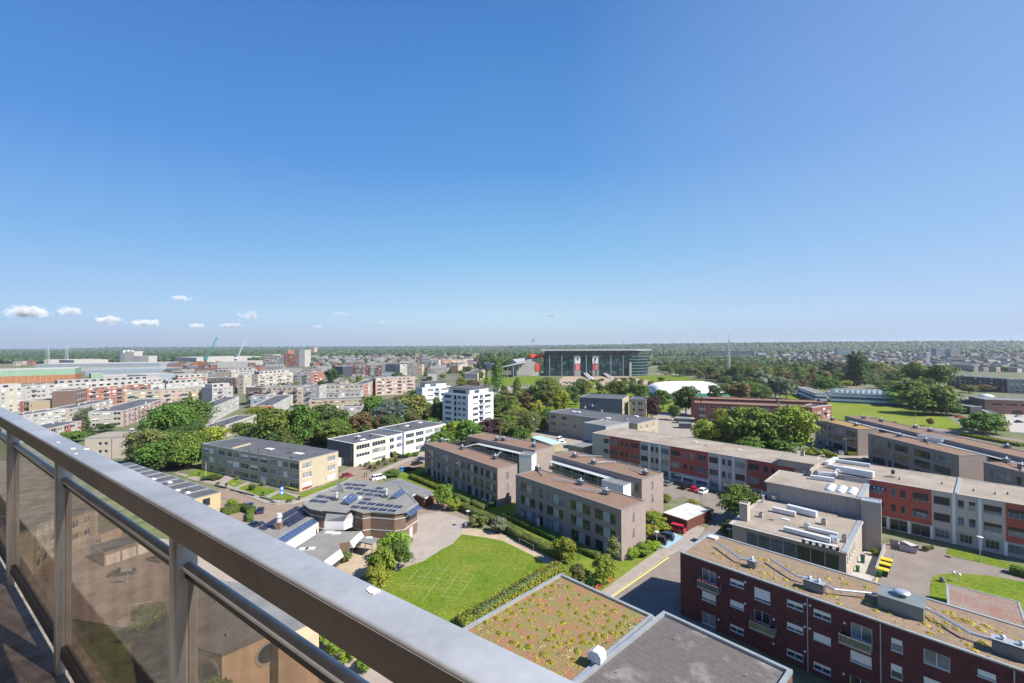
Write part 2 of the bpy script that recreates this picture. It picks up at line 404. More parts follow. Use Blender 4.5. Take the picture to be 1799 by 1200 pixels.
KW = {'round': .80, 'wide': 1.04, 'bush': 1.08, 'willow': 1.0, 'poplar': .30, 'conifer': .54, 'slim': .42}
LEAF = {'green': leafmat('leaf_green', (0.115, 0.185, 0.03)), 'dark': leafmat('leaf_dark_green', (0.072, 0.122, 0.034)),
        'lime': leafmat('leaf_yellow_green', (0.225, 0.255, 0.03)), 'olive': leafmat('leaf_olive', (0.152, 0.176, 0.05)),
        'silver': leafmat('leaf_silver', (0.19, 0.22, 0.14)), 'purple': leafmat('leaf_copper', (0.07, 0.042, 0.044)),
        'rust': leafmat('leaf_rusty', (0.165, 0.13, 0.052)), 'bright': leafmat('leaf_bright_green', (0.175, 0.275, 0.03)), 'blue': leafmat('leaf_blue_green', (0.15, 0.2, 0.16))}
TREES = []
def tree_at(name, x, y, h, w, kind, leaf, label, group=None, cat='tree', rot=None, z=0):
    var = random.randrange(3); t, c = tree_proto(kind, var, LEAF[leaf])
    s = w/KW[kind]
    o = thing(name, label, cat, (x, y, z), random.random()*6.28 if rot is None else rot, group, (s, s, h))
    link('trunk', t, o); link('crown', c, o); TREES.append((x, y, w)); return o
def tree(px, py, wpx, hpx, kind, leaf, label, group=None, name=None, cat='tree'):
    """tree whose foot is at photo pixel (px, py); crown width and height in photo pixels"""
    b = P(px, py, 0); k = b.y/FOC
    nm = name or {'conifer': 'conifer_tree', 'poplar': 'poplar_tree', 'bush': 'bush', 'willow': 'willow_tree', 'slim': 'young_tree'}.get(kind, 'broadleaf_tree')
    return tree_at(nm, b.x, b.y, hpx*k, wpx*k, kind, leaf, label, group, 'bush' if kind == 'bush' and cat == 'tree' else cat)

def hedge(pts, w, h, leaf, label, group=None, dens=38, size=.24, name='hedge', cat='hedge', closed=False, z=0):
    """clipped hedge along world points"""
    rs = np.random.RandomState(len(pts)*31+int(abs(pts[0][0])*10) % 997); C = []; Nn = []; solid = MB()
    o0 = Vector(pts[0]); loc = [Vector(p)-o0 for p in pts]
    for a, b in zip(loc, loc[1:]):
        d = b-a; L = d.length; t = d/L; n = Vector((-t.y, t.x))
        solid.bar((a.x, a.y, h*.46), (b.x, b.y, h*.46), w*.86, h*.92)
        def put(k, f):
            for i in range(k):
                c, nn = f(rs.rand(), rs.rand()); C.append(c); Nn.append(nn)
        put(int(L*w*dens), lambda u, v: ((a.x+t.x*L*u+n.x*w*(v-.5), a.y+t.y*L*u+n.y*w*(v-.5), h*(.96+.07*rs.rand())), (0, 0, 1)))
        for sgn in (-1, 1):
            put(int(L*h*dens), lambda u, v: ((a.x+t.x*L*u+n.x*w*.5*sgn, a.y+t.y*L*u+n.y*w*.5*sgn, h*v), (n.x*sgn, n.y*sgn, .3)))
        for e, q in ((a, -1), (b, 1)):
            put(int(w*h*dens), lambda u, v: ((e.x+t.x*q*.02+n.x*w*(u-.5), e.y+t.y*q*.02+n.y*w*(u-.5), h*v), (t.x*q, t.y*q, .3)))
    C = np.array(C)+rs.normal(size=(len(C), 3))*.07; Nn = np.array(Nn)+rs.normal(size=(len(Nn), 3))*.45
    me = leaf_mesh('hedge', C, Nn, size, [LEAF[leaf], LEAF['dark']], 5, solid)
    o = link(name, me, None, (o0.x, o0.y, z)); return tag(o, label, cat, group)

def sheet(name, pts, z, m, kind='structure', parent=None):
    a = sum(p[0]*q[1]-q[0]*p[1] for p, q in zip(pts, list(pts[1:])+[pts[0]]))
    pts = list(pts) if a > 0 else list(pts)[::-1]
    mb = MB(); mb.add([(p[0], p[1], z) for p in pts], [list(range(len(pts)))])
    o = mb.build(name, m, parent); 
    if kind: o['kind'] = kind
    return o
def spx(name, pxs, z, m, kind='structure'): return sheet(name, [P(x, y, z) for x, y in pxs], z, m, kind)
def slab(name, pts, z0, z1, m, mside=None):
    mb = MB(); mb.prism(pts, z0, z1, 1 if mside else 0, 0); o = mb.build(name, [m, mside] if mside else m); o['kind'] = 'structure'; return o

def tree_mass(name, items, leaf, seed=1, step=5):
    """many trees joined: thinned copies of the crown prototypes (x, y, height, width, kind)"""
    Cs = []; Ns = []; Sz = []; rs = np.random.RandomState(seed); base = {}
    for x, y, h, w, kind in items:
        v = rs.randint(3); key = (kind, v)
        if key not in base: base[key] = crown_pts(kind, 100+v*17+hash_kind[kind])
        C, N_ = base[key]; i0 = rs.randint(step); C = C[i0::step]; N_ = N_[i0::step]; s = w/KW[kind]; a = rs.rand()*6.283; ca, sa = math.cos(a), math.sin(a)
        Cs.append(np.stack([(C[:, 0]*ca-C[:, 1]*sa)*s+x, (C[:, 0]*sa+C[:, 1]*ca)*s+y, C[:, 2]*h], 1)); Ns.append(np.stack([N_[:, 0]*ca-N_[:, 1]*sa, N_[:, 0]*sa+N_[:, 1]*ca, N_[:, 2]], 1)); Sz.append(np.full(len(C), .115*(s+h)/2))
    o = link(name, leaf_mesh(name, np.concatenate(Cs), np.concatenate(Ns), np.concatenate(Sz), [LEAF[leaf]], seed)); o['kind'] = 'stuff'; return o
# ------------------------------------------------------------------ tower, balcony and railing
_RR = Vector((-.812, .5835)); _RN = Vector((.5835, .812))      # along the rail, outwards
def rl(o, t): return _RN*o+_RR*t
RANG = math.atan2(_RR.y, _RR.x)
M_alu = mat('anodised_aluminium', (.41, .415, .425), .40, .2, 3.0, metal=.45, spec=.4, fine=.05, stretch=(1, 1, 1))
M_alu_shade = mat('brown_aluminium', (.17, .145, .125), .5, .2, 2.5, metal=.3, fine=.08)  # inner rail face: shade and brown reflection painted into the colour
M_agg = mat('exposed_aggregate', (.23, .205, .18), .95, .35, 9, fine=.35, bump=.4)
M_twall = mat('tower_brown_brick', (.13, .095, .075), .9, .12, .8)
# local frame of railing: x = along the rail (t), y = -outwards ... root at the camera foot, rotated so that +x runs along _RR
FL = EYE-1.5
tower = thing('apartment_tower', 'concrete apartment tower whose balcony the view is taken from', 'tower', (0, 0, 0), RANG)
# with x along _RR, local +y is rotated +90 deg = (-.574,-.819): inwards
mb = MB(); mb.box(-14, 1.25, 0, 9, 15, FL-.2); mb.box(-14, 1.25, FL, 9, 15, 60); mb.build('wall', M_twall, tower)
mb = MB(); mb.box(-14, -.60, FL-.2, 9, 15, FL); mb.build('balcony_slab', M_agg, tower)
rail = thing('balcony_railing', 'aluminium balcony railing with brown glass panels in the left foreground', 'railing', (0, 0, 0), RANG)
zt = EYE-.45
def bev(ob, w, n=3):
    m = ob.modifiers.new('bevel', 'BEVEL'); m.width = w; m.segments = n; m.limit_method = 'ANGLE'
    for p in ob.data.polygons: p.use_smooth = True
    return ob
T0, T1 = -2.2, 8.7
mb = MB(); mb.box(T0, -.548, zt-.067, T1, -.466, zt, 0); bev(mb.build('top_rail', [M_alu], rail), .007)
mb = MB(); mb.box(T0, -.464, zt-.0665, T1, -.462, zt-.005, 0); mb.build('rail_face', [M_alu_shade], rail)
mb = MB(); mb.tube((T0, -.505, zt-.163), (T1, -.505, zt-.163), .0145, 16); o = mb.build('glass_rail', M_alu, rail, smooth=True)
mb = MB(); mb.box(T0, -.513, zt-.19, T1, -.497, zt-.176); mb.build('gasket', M_black, rail)
mb = MB(); mb.box(T0, -.518, EYE-1.43, T1, -.492, EYE-1.37); mb.build('bottom_rail', M_dframe, rail)
posts = (-1.3, .1, 1.5, 2.92, 4.26, 5.6, 6.95, 8.3)
pm = None
for t in posts:
    if pm is None:
        mb = MB(); mb.box(-.026, -.032, FL, .026, .022, zt-.067); pm = mb.mesh('post', [M_alu])
    bev(link('post', pm, rail, (t, -.497, 0)), .004, 2)
M_bglass = bpy.data.materials.new('brown_tinted_glass'); M_bglass.use_nodes = True
N = M_bglass.node_tree.nodes; L = M_bglass.node_tree.links; N.remove(N['Principled BSDF'])
tr = N.new('ShaderNodeBsdfTransparent'); tr.inputs[0].default_value = (.66, .585, .52, 1)
gl = N.new('ShaderNodeBsdfGlossy'); gl.inputs['Roughness'].default_value = .03
df = N.new('ShaderNodeBsdfDiffuse'); df.inputs[0].default_value = (.27, .225, .185, 1)      # film of dust
nz = N.new('ShaderNodeTexNoise'); nz.inputs['Scale'].default_value = 2.2; nz.inputs['Detail'].default_value = 7
ge = N.new('ShaderNodeNewGeometry'); mpn = N.new('ShaderNodeMapping'); mpn.inputs['Scale'].default_value = (5, 5, .5)
L.new(ge.outputs['Position'], mpn.inputs[0]); L.new(mpn.outputs[0], nz.inputs[0])
mr = N.new('ShaderNodeMapRange'); mr.inputs[1].default_value = .4; mr.inputs[2].default_value = .75; mr.inputs[3].default_value = .05; mr.inputs[4].default_value = .36; L.new(nz.outputs['Fac'], mr.inputs[0])
m1 = N.new('ShaderNodeMixShader'); L.new(mr.outputs[0], m1.inputs[0]); L.new(tr.outputs[0], m1.inputs[1]); L.new(df.outputs[0], m1.inputs[2])
fr = N.new('ShaderNodeFresnel'); fr.inputs[0].default_value = 1.5
bk = N.new('ShaderNodeMath'); bk.operation = 'SUBTRACT'; bk.inputs[0].default_value = 1; L.new(ge.outputs['Backfacing'], bk.inputs[1])
fm_ = N.new('ShaderNodeMath'); fm_.operation = 'MULTIPLY'; L.new(fr.outputs[0], fm_.inputs[0]); L.new(bk.outputs[0], fm_.inputs[1])
m2 = N.new('ShaderNodeMixShader'); L.new(fm_.outputs[0], m2.inputs[0]); L.new(m1.outputs[0], m2.inputs[1]); L.new(gl.outputs[0], m2.inputs[2]); L.new(m2.outputs[0], N['Material Output'].inputs[0])
for a, b in zip(posts, posts[1:]):
    mb = MB(); mb.box(a+.035, -.509, EYE-1.37, b-.035, -.501, zt-.178); mb.build('glass_panel', M_bglass, rail)
# droppings on the rail
M_drop = mat('bird_dropping', (.75, .73, .66), .9, .1, 30)
rs = random.Random(3)
for px, py, s in ((655, 1038, .020), (102, 777, .014), (128, 788, .018), (152, 789, .018), (133, 797, .010)):
    q = P(px, py, zt)
    loc = (q.dot(_RR), -q.dot(_RN))
    mb = MB(); pts = []
    for i in range(11):
        a = i*6.283/11; r = s*(.35+.35*rs.random()); pts.append((r*math.cos(a)*1.5, r*math.sin(a)*.8))
    mb.prism(pts, 0, .0015)
    if abs(-loc[1]-.508) < .06: mb.build('bird_dropping', M_drop, rail, (loc[0], loc[1], zt+.0005))
# ------------------------------------------------------------------ ground
mb = MB(); mb.box(-10500, -500, -1.0, 10500, 15000, 0, bottom=False); g_ = mb.build('ground', M_rough); g_['kind'] = 'structure'
_zl = [.004]
def area(name, pxs, m, step=True):
    z = _zl[0]; _zl[0] += .004; return spx(name, pxs, z, m)
def kslab(name, pxs, h, m, mside=None): return slab(name, [P(x, y, h) for x, y in pxs], 0, h+_zl[0]*.2, m, mside or M_kerb)
M_town = mat('town_ground', (.16, .145, .125), .95, 0, .03, col2=(.08, .11, .035), fine=.25)
# broad land use
area('town_ground', [(-200, 700), (60, 650), (500, 632), (860, 640), (870, 690), (760, 745), (580, 770), (340, 800), (100, 900), (-300, 900)], M_town)
area('town_ground', [(1330, 640), (1380, 622), (2000, 616), (2200, 720), (1799, 700), (1650, 660)], M_town)
area('park_lawn', [(866, 720), (880, 694), (1000, 684), (1100, 686), (1190, 705), (1165, 738), (1000, 724), (940, 748), (866, 752)], M_lawn)
area('stadium_lawn', [(845, 672), (850, 662), (950, 660), (958, 673), (900, 677)], M_lawn)
area('training_pitch', [(1100, 664), (1140, 659), (1200, 660), (1240, 670), (1215, 676), (1120, 673)], M_lawn)
area('forecourt', [(975, 674), (990, 661), (1100, 661), (1170, 673), (1110, 679), (1040, 680)], mat('forecourt_paving', (.33, .25, .19), .95, .12, .1, fine=.15))
area('car_park', [(860, 700), (875, 682), (980, 678), (1010, 690), (960, 700), (900, 698)], M_pave)
area('meadow', [(1440, 700), (1590, 714), (1665, 733), (1700, 757), (1640, 753), (1500, 741), (1440, 730)], M_meadow)
area('meadow', [(1370, 699), (1380, 693), (1428, 692), (1432, 704), (1395, 704)], M_lawn)
area('road', [(1580, 748), (1640, 751), (1700, 757), (1820, 776), (1840, 792), (1700, 770), (1600, 757)], M_asph)
area('car_park', [(1765, 728), (1799, 718), (1850, 722), (1870, 765), (1775, 758)], M_conc)
area('yard', [(1330, 795), (1372, 772), (1440, 788), (1532, 796), (1575, 812), (1600, 830), (1480, 815)], M_pave)
area('yard', [(1120, 765), (1150, 725), (1215, 720), (1235, 760), (1180, 785)], M_pave)
area('yard', [(930, 775), (935, 755), (965, 750), (1060, 775), (1050, 800), (970, 790)], M_pave)
# gardens round the grey flats
area('garden_lawn', [(690, 838), (740, 818), (830, 790), (1000, 800), (1165, 885), (1180, 965), (1100, 1020), (1050, 1050), (985, 998), (880, 930), (790, 885)], M_lawn)
area('dry_lawn', [(1015, 985), (1060, 960), (1155, 975), (1100, 1020), (1060, 1040), (1030, 1010)], M_meadow)
# yard and street beside the red-brick flats
area('yard', [(1150, 846), (1350, 884), (1310, 905), (1260, 945), (1235, 985), (1260, 1120), (1190, 1110), (1050, 1062), (1100, 1030), (1175, 977), (1218, 942), (1247, 925), (1258, 903), (1240, 889), (1200, 872), (1160, 884), (1150, 870)], M_asph)
area('new_asphalt', [(1090, 1062), (1150, 1012), (1215, 1030), (1240, 1110), (1150, 1092)], M_asph_shadow)  # cast shadow of the red-brick flats painted as a darker sheet
kslab('pavement', [(1050, 1043), (1157, 965), (1177, 958), (1200, 940), (1222, 922), (1238, 926), (1214, 957), (1174, 974), (1070, 1048)], .12, M_pave)
kslab('pavement', [(1065, 1056), (1085, 1052), (1150, 1082), (1165, 1100), (1140, 1100)], .12, M_conc)
M_yel = mat('yellow_road_paint', (.62, .49, .15), .8, .14, 3)
area('parking_line', [(1070, 1050), (1174, 977.5), (1176, 979), (1072.5, 1051.5)], M_yel)
o = spx('disabled_parking_bay', [(1150, 957), (1184, 936), (1201, 943), (1172, 963)], .16, mat('blue_road_paint', (.24, .37, .44), .85, .18, 2))
# yard by the gym, lawn island
area('yard', [(1455, 1022), (1500, 985), (1545, 957), (1575, 950), (1665, 962), (1799, 1000), (1900, 1020), (1900, 1120), (1640, 1062), (1550, 1045)], M_asph)
area('service_yard', [(1476, 1012), (1496, 980), (1530, 962), (1548, 965), (1540, 1010), (1520, 1030)], M_conc)
kslab('lawn_island', [(1636, 1020), (1643, 1011), (1655, 1008), (1680, 1006.5), (1740, 1011), (1799, 1022), (1870, 1042), (1930, 1140), (1660, 1072), (1633, 1055)], .13, M_lawn)
kslab('grass_strip', [(1662, 974), (1665, 962), (1775, 988), (1860, 1008), (1860, 1018), (1772, 1000)], .1, M_lawn)
area('parking_line', [(1633, 1057), (1637, 1017), (1638.5, 1017), (1636, 1057)], M_yel)
area('parking_line', [(1536, 1028), (1541, 1014), (1543, 1014.5), (1538.5, 1029)], M_yel)
# lawn, court and path beside the school
area('court', [(728, 880), (765, 872), (825, 905), (822, 935), (795, 965), (745, 992), (690, 1005), (680, 960), (700, 930)], mat('court_concrete', (.30, .26, .225), .92, .1, .22, fine=.1))
area('paved_court', [(728, 880), (768, 871), (826, 904), (822, 914), (775, 898), (733, 905)], M_brickroad)
area('gravel_path', [(812, 937), (815, 924), (850, 931), (892, 941), (940, 962), (985, 985), (990, 993), (830, 1094), (800, 1100)], M_tan)
area('play_lawn', [(811, 938), (858, 944.5), (884, 950), (935, 975), (962, 992), (957, 999), (800, 1092), (780, 1110), (640, 1130), (660, 1020), (700, 1000), (745, 985), (775, 965), (795, 955)], M_lawn)
area('patio', [(590, 1000), (600, 962), (640, 940), (660, 950), (665, 985), (640, 1010), (610, 1030)], M_tan)
M_line = mat('chalk_line', (.27, .33, .15), .9, .4, 2)
for a, b in (((787.5, 994), (743, 1056)), ((792, 1005), (834, 1011)), ((806, 1007), (776, 1049)), ((834, 1011), (801, 1052)), ((735, 1013), (830, 1024)), ((707, 1029), (810, 1037)), ((776, 1047), (801, 1052)), ((738, 998), (702, 1038)), ((758, 1001), (737, 1027)), ((737, 998), (790, 1003))):
    p, q = P(*a), P(*b); n = (q-p).normalized(); n = Vector((-n.y, n.x))*.035; z = _zl[0]; _zl[0] += .001; sheet('chalk_line', [p+n, q+n, q-n, p-n], z+.004, M_line)
_zl[0] += .004
# streets on the left
area('street', [(330, 880), (388, 858), (403, 858), (463, 884), (485, 887), (515, 885), (533, 880), (600, 856), (639, 839), (646, 833), (745, 798), (800, 778), (930, 748), (962, 742), (966, 752), (830, 780), (760, 812), (700, 830), (672, 838), (657, 850), (560, 892), (510, 908), (460, 940), (400, 970), (330, 940)], M_brickroad)
area('drive', [(592, 832), (632, 812), (650, 820), (650, 834), (640, 840), (610, 850)], M_brickroad)
kslab('pavement', [(300, 828), (345, 836), (410, 853), (470, 877), (512, 879), (534, 873), (600, 847), (634, 834), (640, 838), (600, 855), (533, 879), (515, 884), (485, 886), (463, 883), (403, 857), (340, 843)], .1, M_pave)
area('front_garden', [(325, 838), (352, 820), (430, 849), (520, 868), (560, 857), (598, 843), (615, 836), (606, 846), (532, 873), (500, 878), (465, 874), (400, 851), (345, 836)], M_lawn)
for p in ([(366, 848), (386, 855), (410, 840), (398, 834)], [(408, 857), (414, 859), (441, 848), (436, 846)], [(465, 871), (473, 874), (494, 864), (488, 861)], [(495, 863), (527, 869), (528, 874), (520, 873)]): area('garden_path', p, M_pave)
kslab('pavement', [(648, 834), (660, 828), (745, 792), (748, 796), (662, 833), (650, 838)], .1, M_pave)
area('flower_bed', [(630, 824), (655, 826), (705, 806), (700, 800)], M_soil)
# seen through the brown glass
area('playground', [(90, 930), (330, 950), (450, 965), (560, 1010), (640, 1100), (720, 1230), (500, 1400), (100, 1500), (-200, 1200), (-100, 980)], mat('playground_tiles', (.30, .25, .21), .95, .12, .3, fine=.12))
area('grass_bank', [(95, 1080), (260, 1110), (330, 1210), (340, 1330), (120, 1330)], M_rough)
for a, b in (((180, 1085), (240, 1102)), ((240, 1112), (300, 1124)), ((200, 1070), (290, 1045)), ((240, 1140), (330, 1112))):
    p, q = P(*a), P(*b); n = (q-p).normalized(); n = Vector((-n.y, n.x))*.05; z = _zl[0]; _zl[0] += .001; sheet('court_line', [p+n, q+n, q-n, p-n], z+.004, M_offw)
# ------------------------------------------------------------------ rooftop pieces
def duct(b, pts, z, r=.16, name='air_duct', m=None, legs=True):
    mb = MB(); q = [b.lp(x, y, z) for x, y in pts]; v = [Vector((p.x, p.y, z)) for p in q]
    for a, c in zip(v, v[1:]):
        mb.tube(a, c, r, 10)
        if legs:
            n = max(1, int((c-a).length/2.2))
            for i in range(n+1):
                p = a.lerp(c, (i+.15)/(n+.3)); t = (c-a).normalized(); w = Vector((-t.y, t.x, 0))*r*1.3
                for s in (-1, 1): mb.tube(p+w*s, (p.x+w.x*s, p.y+w.y*s, b.z), .025, 4)
    for p in v[1:-1]: mb.lathe([(0, p.z-r*1.05), (r*1.02, p.z-r*.4), (r*1.02, p.z+r*.4), (0, p.z+r*1.05)], 10, (p.x, p.y))
    return b.local(name, mb, m or M_steel)
def vent_box(b, px, py, sx, sy, sz, cowls=1, z=None):
    z = b.z if z is None else z
    p = b.lp(px, py, z); mb = MB(); mb.box(p.x-sx/2, p.y-sy/2, z+.12, p.x+sx/2, p.y+sy/2, z+sz, 0)
    mb.box(p.x-sx/2-.06, p.y-sy/2-.06, z+sz, p.x+sx/2+.06, p.y+sy/2+.06, z+sz+.06, 1); mb.box(p.x-sx/2+.1, p.y-sy/2+.1, z, p.x+sx/2-.1, p.y+sy/2-.1, z+.12, 1)
    for i in range(6): zz = z+.2+i*(sz-.3)/6; mb.box(p.x-sx/2+.05, p.y-sy/2-.03, zz, p.x+sx/2-.05, p.y-sy/2+.01, zz+.05, 1)
    o = b.local('vent_box', mb, [M_dgrey, M_zinc])
    for i in range(cowls):
        cx = p.x+(i-(cowls-1)/2)*sx*.45; c = MB()
        c.lathe([(.12, z+sz+.06), (.12, z+sz+.22), (.26, z+sz+.28), (.28, z+sz+.42), (.2, z+sz+.55), (0, z+sz+.58)], 12, (cx, p.y)); c.build('cowl', M_steel, o, smooth=True)
    return o
def chimney(b, px, py, sx, sy, h, m, name='chimney', z=None, cap=True):
    z = b.z if z is None else z
    p = b.lp(px, py, z); mb = MB(); mb.box(p.x-sx/2, p.y-sy/2, z-.05, p.x+sx/2, p.y+sy/2, z+h, 0)
    if cap:
        mb.box(p.x-sx/2-.05, p.y-sy/2-.05, z+h, p.x+sx/2+.05, p.y+sy/2+.05, z+h+.1, 1); mb.box(p.x-sx*.3, p.y-sy*.3, z+h+.1, p.x+sx*.3, p.y+sy*.3, z+h+.22, 2)
    return b.local(name, mb, [m, M_zinc, M_black])
def skylight(b, px, py, sx, sy, h=.25, z=None):
    z = b.z if z is None else z
    p = b.lp(px, py, z); mb = MB(); mb.box(p.x-sx/2, p.y-sy/2, z-.02, p.x+sx/2, p.y+sy/2, z+h, 0)
    mb.add([(p.x-sx*.42, p.y-sy*.42, z+h+.01), (p.x+sx*.42, p.y-sy*.42, z+h+.01), (p.x+sx*.42, p.y+sy*.42, z+h+.01), (p.x-sx*.42, p.y+sy*.42, z+h+.01), (p.x-sx*.25, p.y, z+h+.25), (p.x+sx*.25, p.y, z+h+.25)], [[0, 1, 5, 4], [1, 2, 5], [2, 3, 4, 5], [3, 0, 4]], 1)
    return b.local('skylight', mb, [M_offw, M_opal])
M_opal = mat('opal_dome', (.60, .63, .66), .25, .04, 1, spec=.5)
M_moss = {k: leafmat('moss_'+k, c, .3, .1) for k, c in (('yellow', (.40, .33, .03)), ('green', (.34, .33, .028)), ('pale', (.36, .34, .14)))}
def moss(b, pxs, z, kind, sz=.45, n=60, h=.16):
    """sedum cushions: little leafy domes"""
    rs = np.random.RandomState(11+len(pxs)); C = []; Nn = []
    for px, py, k in pxs:
        p = b.lp(px, py, z); r = sz*k; el = .8+.5*rs.rand(); a = rs.rand()*6.28
        for i in range(int(n*k)):
            u = rs.rand()**.55; t = rs.rand()*6.283; x, y = r*u*math.cos(t)*el, r*u*math.sin(t)/el
            x, y = x*math.cos(a)-y*math.sin(a), x*math.sin(a)+y*math.cos(a)
            C.append((p.x+x, p.y+y, z+.02+h*k*(1-u*u)*(.6+.5*rs.rand()))); Nn.append((x/r*.6, y/r*.6, 1.))
    C = np.array(C); Nn = np.array(Nn)+rs.normal(size=C.shape)*.15
    o = link('sedum_cushions', leaf_mesh('sedum', C, Nn, .19, [M_moss[kind]], 3), b.root); o['kind'] = 'stuff'; return o
def scatter_px(n, poly, seed, k0=.6, k1=1.3):
    rs = random.Random(seed); xs = [p[0] for p in poly]; ys = [p[1] for p in poly]; out = []
    while len(out) < n:
        x, y = rs.uniform(min(xs), max(xs)), rs.uniform(min(ys), max(ys)); c = False; j = len(poly)-1
        for i in range(len(poly)):
            if (poly[i][1] > y) != (poly[j][1] > y) and x < (poly[j][0]-poly[i][0])*(y-poly[i][1])/(poly[j][1]-poly[i][1])+poly[i][0]: c = not c
            j = i
        if c: out.append((x, y, rs.uniform(k0, k1)))
    return out
def balcony(b, k, u0, u1, z, d=1.5, h=1.05, floor=M_conc, metal=M_gframe, panel=None, boxes=0):
    """projecting balcony in front of face k; local build in face frame"""
    Lf, pl, org, rot = b.face(k); w = u1-u0; x, y, _ = pl(u0, 0, 0)
    mb = MB(); mb.box(0, -d, z-.18, w, -.003, z, 0)
    o = b.local('balcony', mb, [floor], (x, y, 0), rot)
    r = MB()
    for p, q in (((0, -.01), (0, -d)), ((0, -d), (w, -d)), ((w, -d), (w, -.01))):
        r.bar((p[0], p[1], z+h), (q[0], q[1], z+h), .06, .05); r.bar((p[0], p[1], z+.1), (q[0], q[1], z+.1), .04, .04)
        n = max(2, int(((q[0]-p[0])**2+(q[1]-p[1])**2)**.5/.13))
        for i in range(n+1):
            t = i/n; x1, y1 = p[0]+(q[0]-p[0])*t, p[1]+(q[1]-p[1])*t; big = .045 if i in (0, n) else .016
            r.box(x1-big/2, y1-big/2, z-.02, x1+big/2, y1+big/2, z+h)
    r.build('balcony_railing', metal, o)
    if panel:
        g = MB(); g.box(.05, -d+.04, z+.12, w-.05, -d+.05, z+h-.06); g.box(.03, -d+.06, z+.12, .04, -.1, z+h-.06); g.box(w-.04, -d+.06, z+.12, w-.03, -.1, z+h-.06); g.build('glass_panel', panel, o)
    for i in range(boxes):
        fx = w*(.12+.3*i); pb = MB(); pb.box(fx, -d+.07, z+h-.12, fx+.7, -d+.27, z+h+.06); fo = pb.build('flower_box', M_dgrey, o)
        rs = np.random.RandomState(i); n = 60; C = np.stack([fx+.7*rs.rand(n), -d+.07+.2*rs.rand(n), z+h+.05+.22*rs.rand(n)], 1)
        link('flowers', leaf_mesh('flowers', C, rs.normal(size=(n, 3))+np.array([0, 0, .6]), .14, [leafmat('flower_red', (.5, .06, .03)) if i % 3 != 2 or boxes < 3 else leafmat('flower_red', (.5, .06, .03))], i), fo)
    return o
def drainpipe(b, k, u, z0, z1, m=None):
    Lf, pl, org, rot = b.face(k); x, y, _ = pl(u, -.08, 0); mb = MB(); mb.tube((x, y, z0), (x, y, z1), .06, 8); return b.local('drainpipe', mb, m or M_offw, smooth=False)

# ------------------------------------------------------------------ red-brick block, lower right
M_rb = mat('dark_red_brick', (.105, .034, .034), .9, .22, 1.1, fine=.22)
M_agglass = glass_mat('balcony_glass', (.04, .10, .08), .06, .6)
Z = lambda X, Y: (1100+X/4, 900+Y/4)
Z8 = lambda X, Y: (1400+X/4, 900+Y/4)
rb = bpx('red_brick_flats', 'dark red-brick flats with balconies and a mossy brown roof at the lower right', 'apartment block', (1195, 970), (1930, 1225.5), 10.5, M_rb, bl=(1242.5, 935), roof=mat('mossy_gravel', (.24, .17, .115), .95, 0, .4, col2=(.18, .135, .09), fine=.25), parapet=M_zinc, pw=.32, ph=.12)
def zw(z, k, x0, yt, yb, x1, **kw): return rb.winpx(k, *z(x0, yt), z(x0, yb)[1], z(x1, yt)[0], **kw)
zw(Z, 'F', 533, 388, 470, 632, cols=2, gm=M_glassl, frac=.0); zw(Z, 'F', 533, 545, 608, 630, cols=2, gm=M_glassl, frac=.7); zw(Z, 'F', 533, 690, 770, 628, cols=2, gm=M_glassl)
for yt, fr in ((458, .55), (608, .8), (778, .4)): zw(Z, 'F', 730, yt, yt+44, 827, cols=2, frac=fr, gm=M_glass)
zw(Z, 'F', 900, 520, 606, 1012, cols=2, frac=.82); zw(Z, 'F', 900, 676, 755, 1010, cols=2, gm=M_glass); zw(Z, 'F', 898, 868, 950, 1008, cols=2, gm=M_glass)
for yt, fr in ((607, .5), (766, .6), (952, .3)): zw(Z, 'F', 1130, yt, yt+48, 1243, cols=2, frac=fr)
for yt, fr in ((672, .5), (836, .96), (1042, .4)): zw(Z8, 'F', 116, yt, yt+52, 238, cols=2, frac=fr)
zw(Z8, 'F', 378, 768, 870, 528, cols=2, gm=M_glassl); zw(Z8, 'F', 375, 962, 1038, 525, cols=2, frac=.85); zw(Z8, 'F', 372, 1140, 1230, 522, cols=2, gm=M_glass_refl)
zw(Z8, 'F', 662, 876, 962, 742, cols=1, frac=.4, gm=M_glassl); zw(Z8, 'F', 660, 1056, 1150, 740, cols=1, frac=.5); zw(Z8, 'F', 660, 1230, 1310, 740, cols=1)
zw(Z8, 'F', 890, 955, 1050, 1075, cols=2, frac=.0, gm=M_glassl); zw(Z8, 'F', 890, 1148, 1240, 1075, cols=2, frac=.5)
zw(Z8, 'F', 1270, 1096, 1145, 1400, cols=2, frac=.8); zw(Z8, 'F', 1268, 1270, 1320, 1398, cols=2, frac=.3)
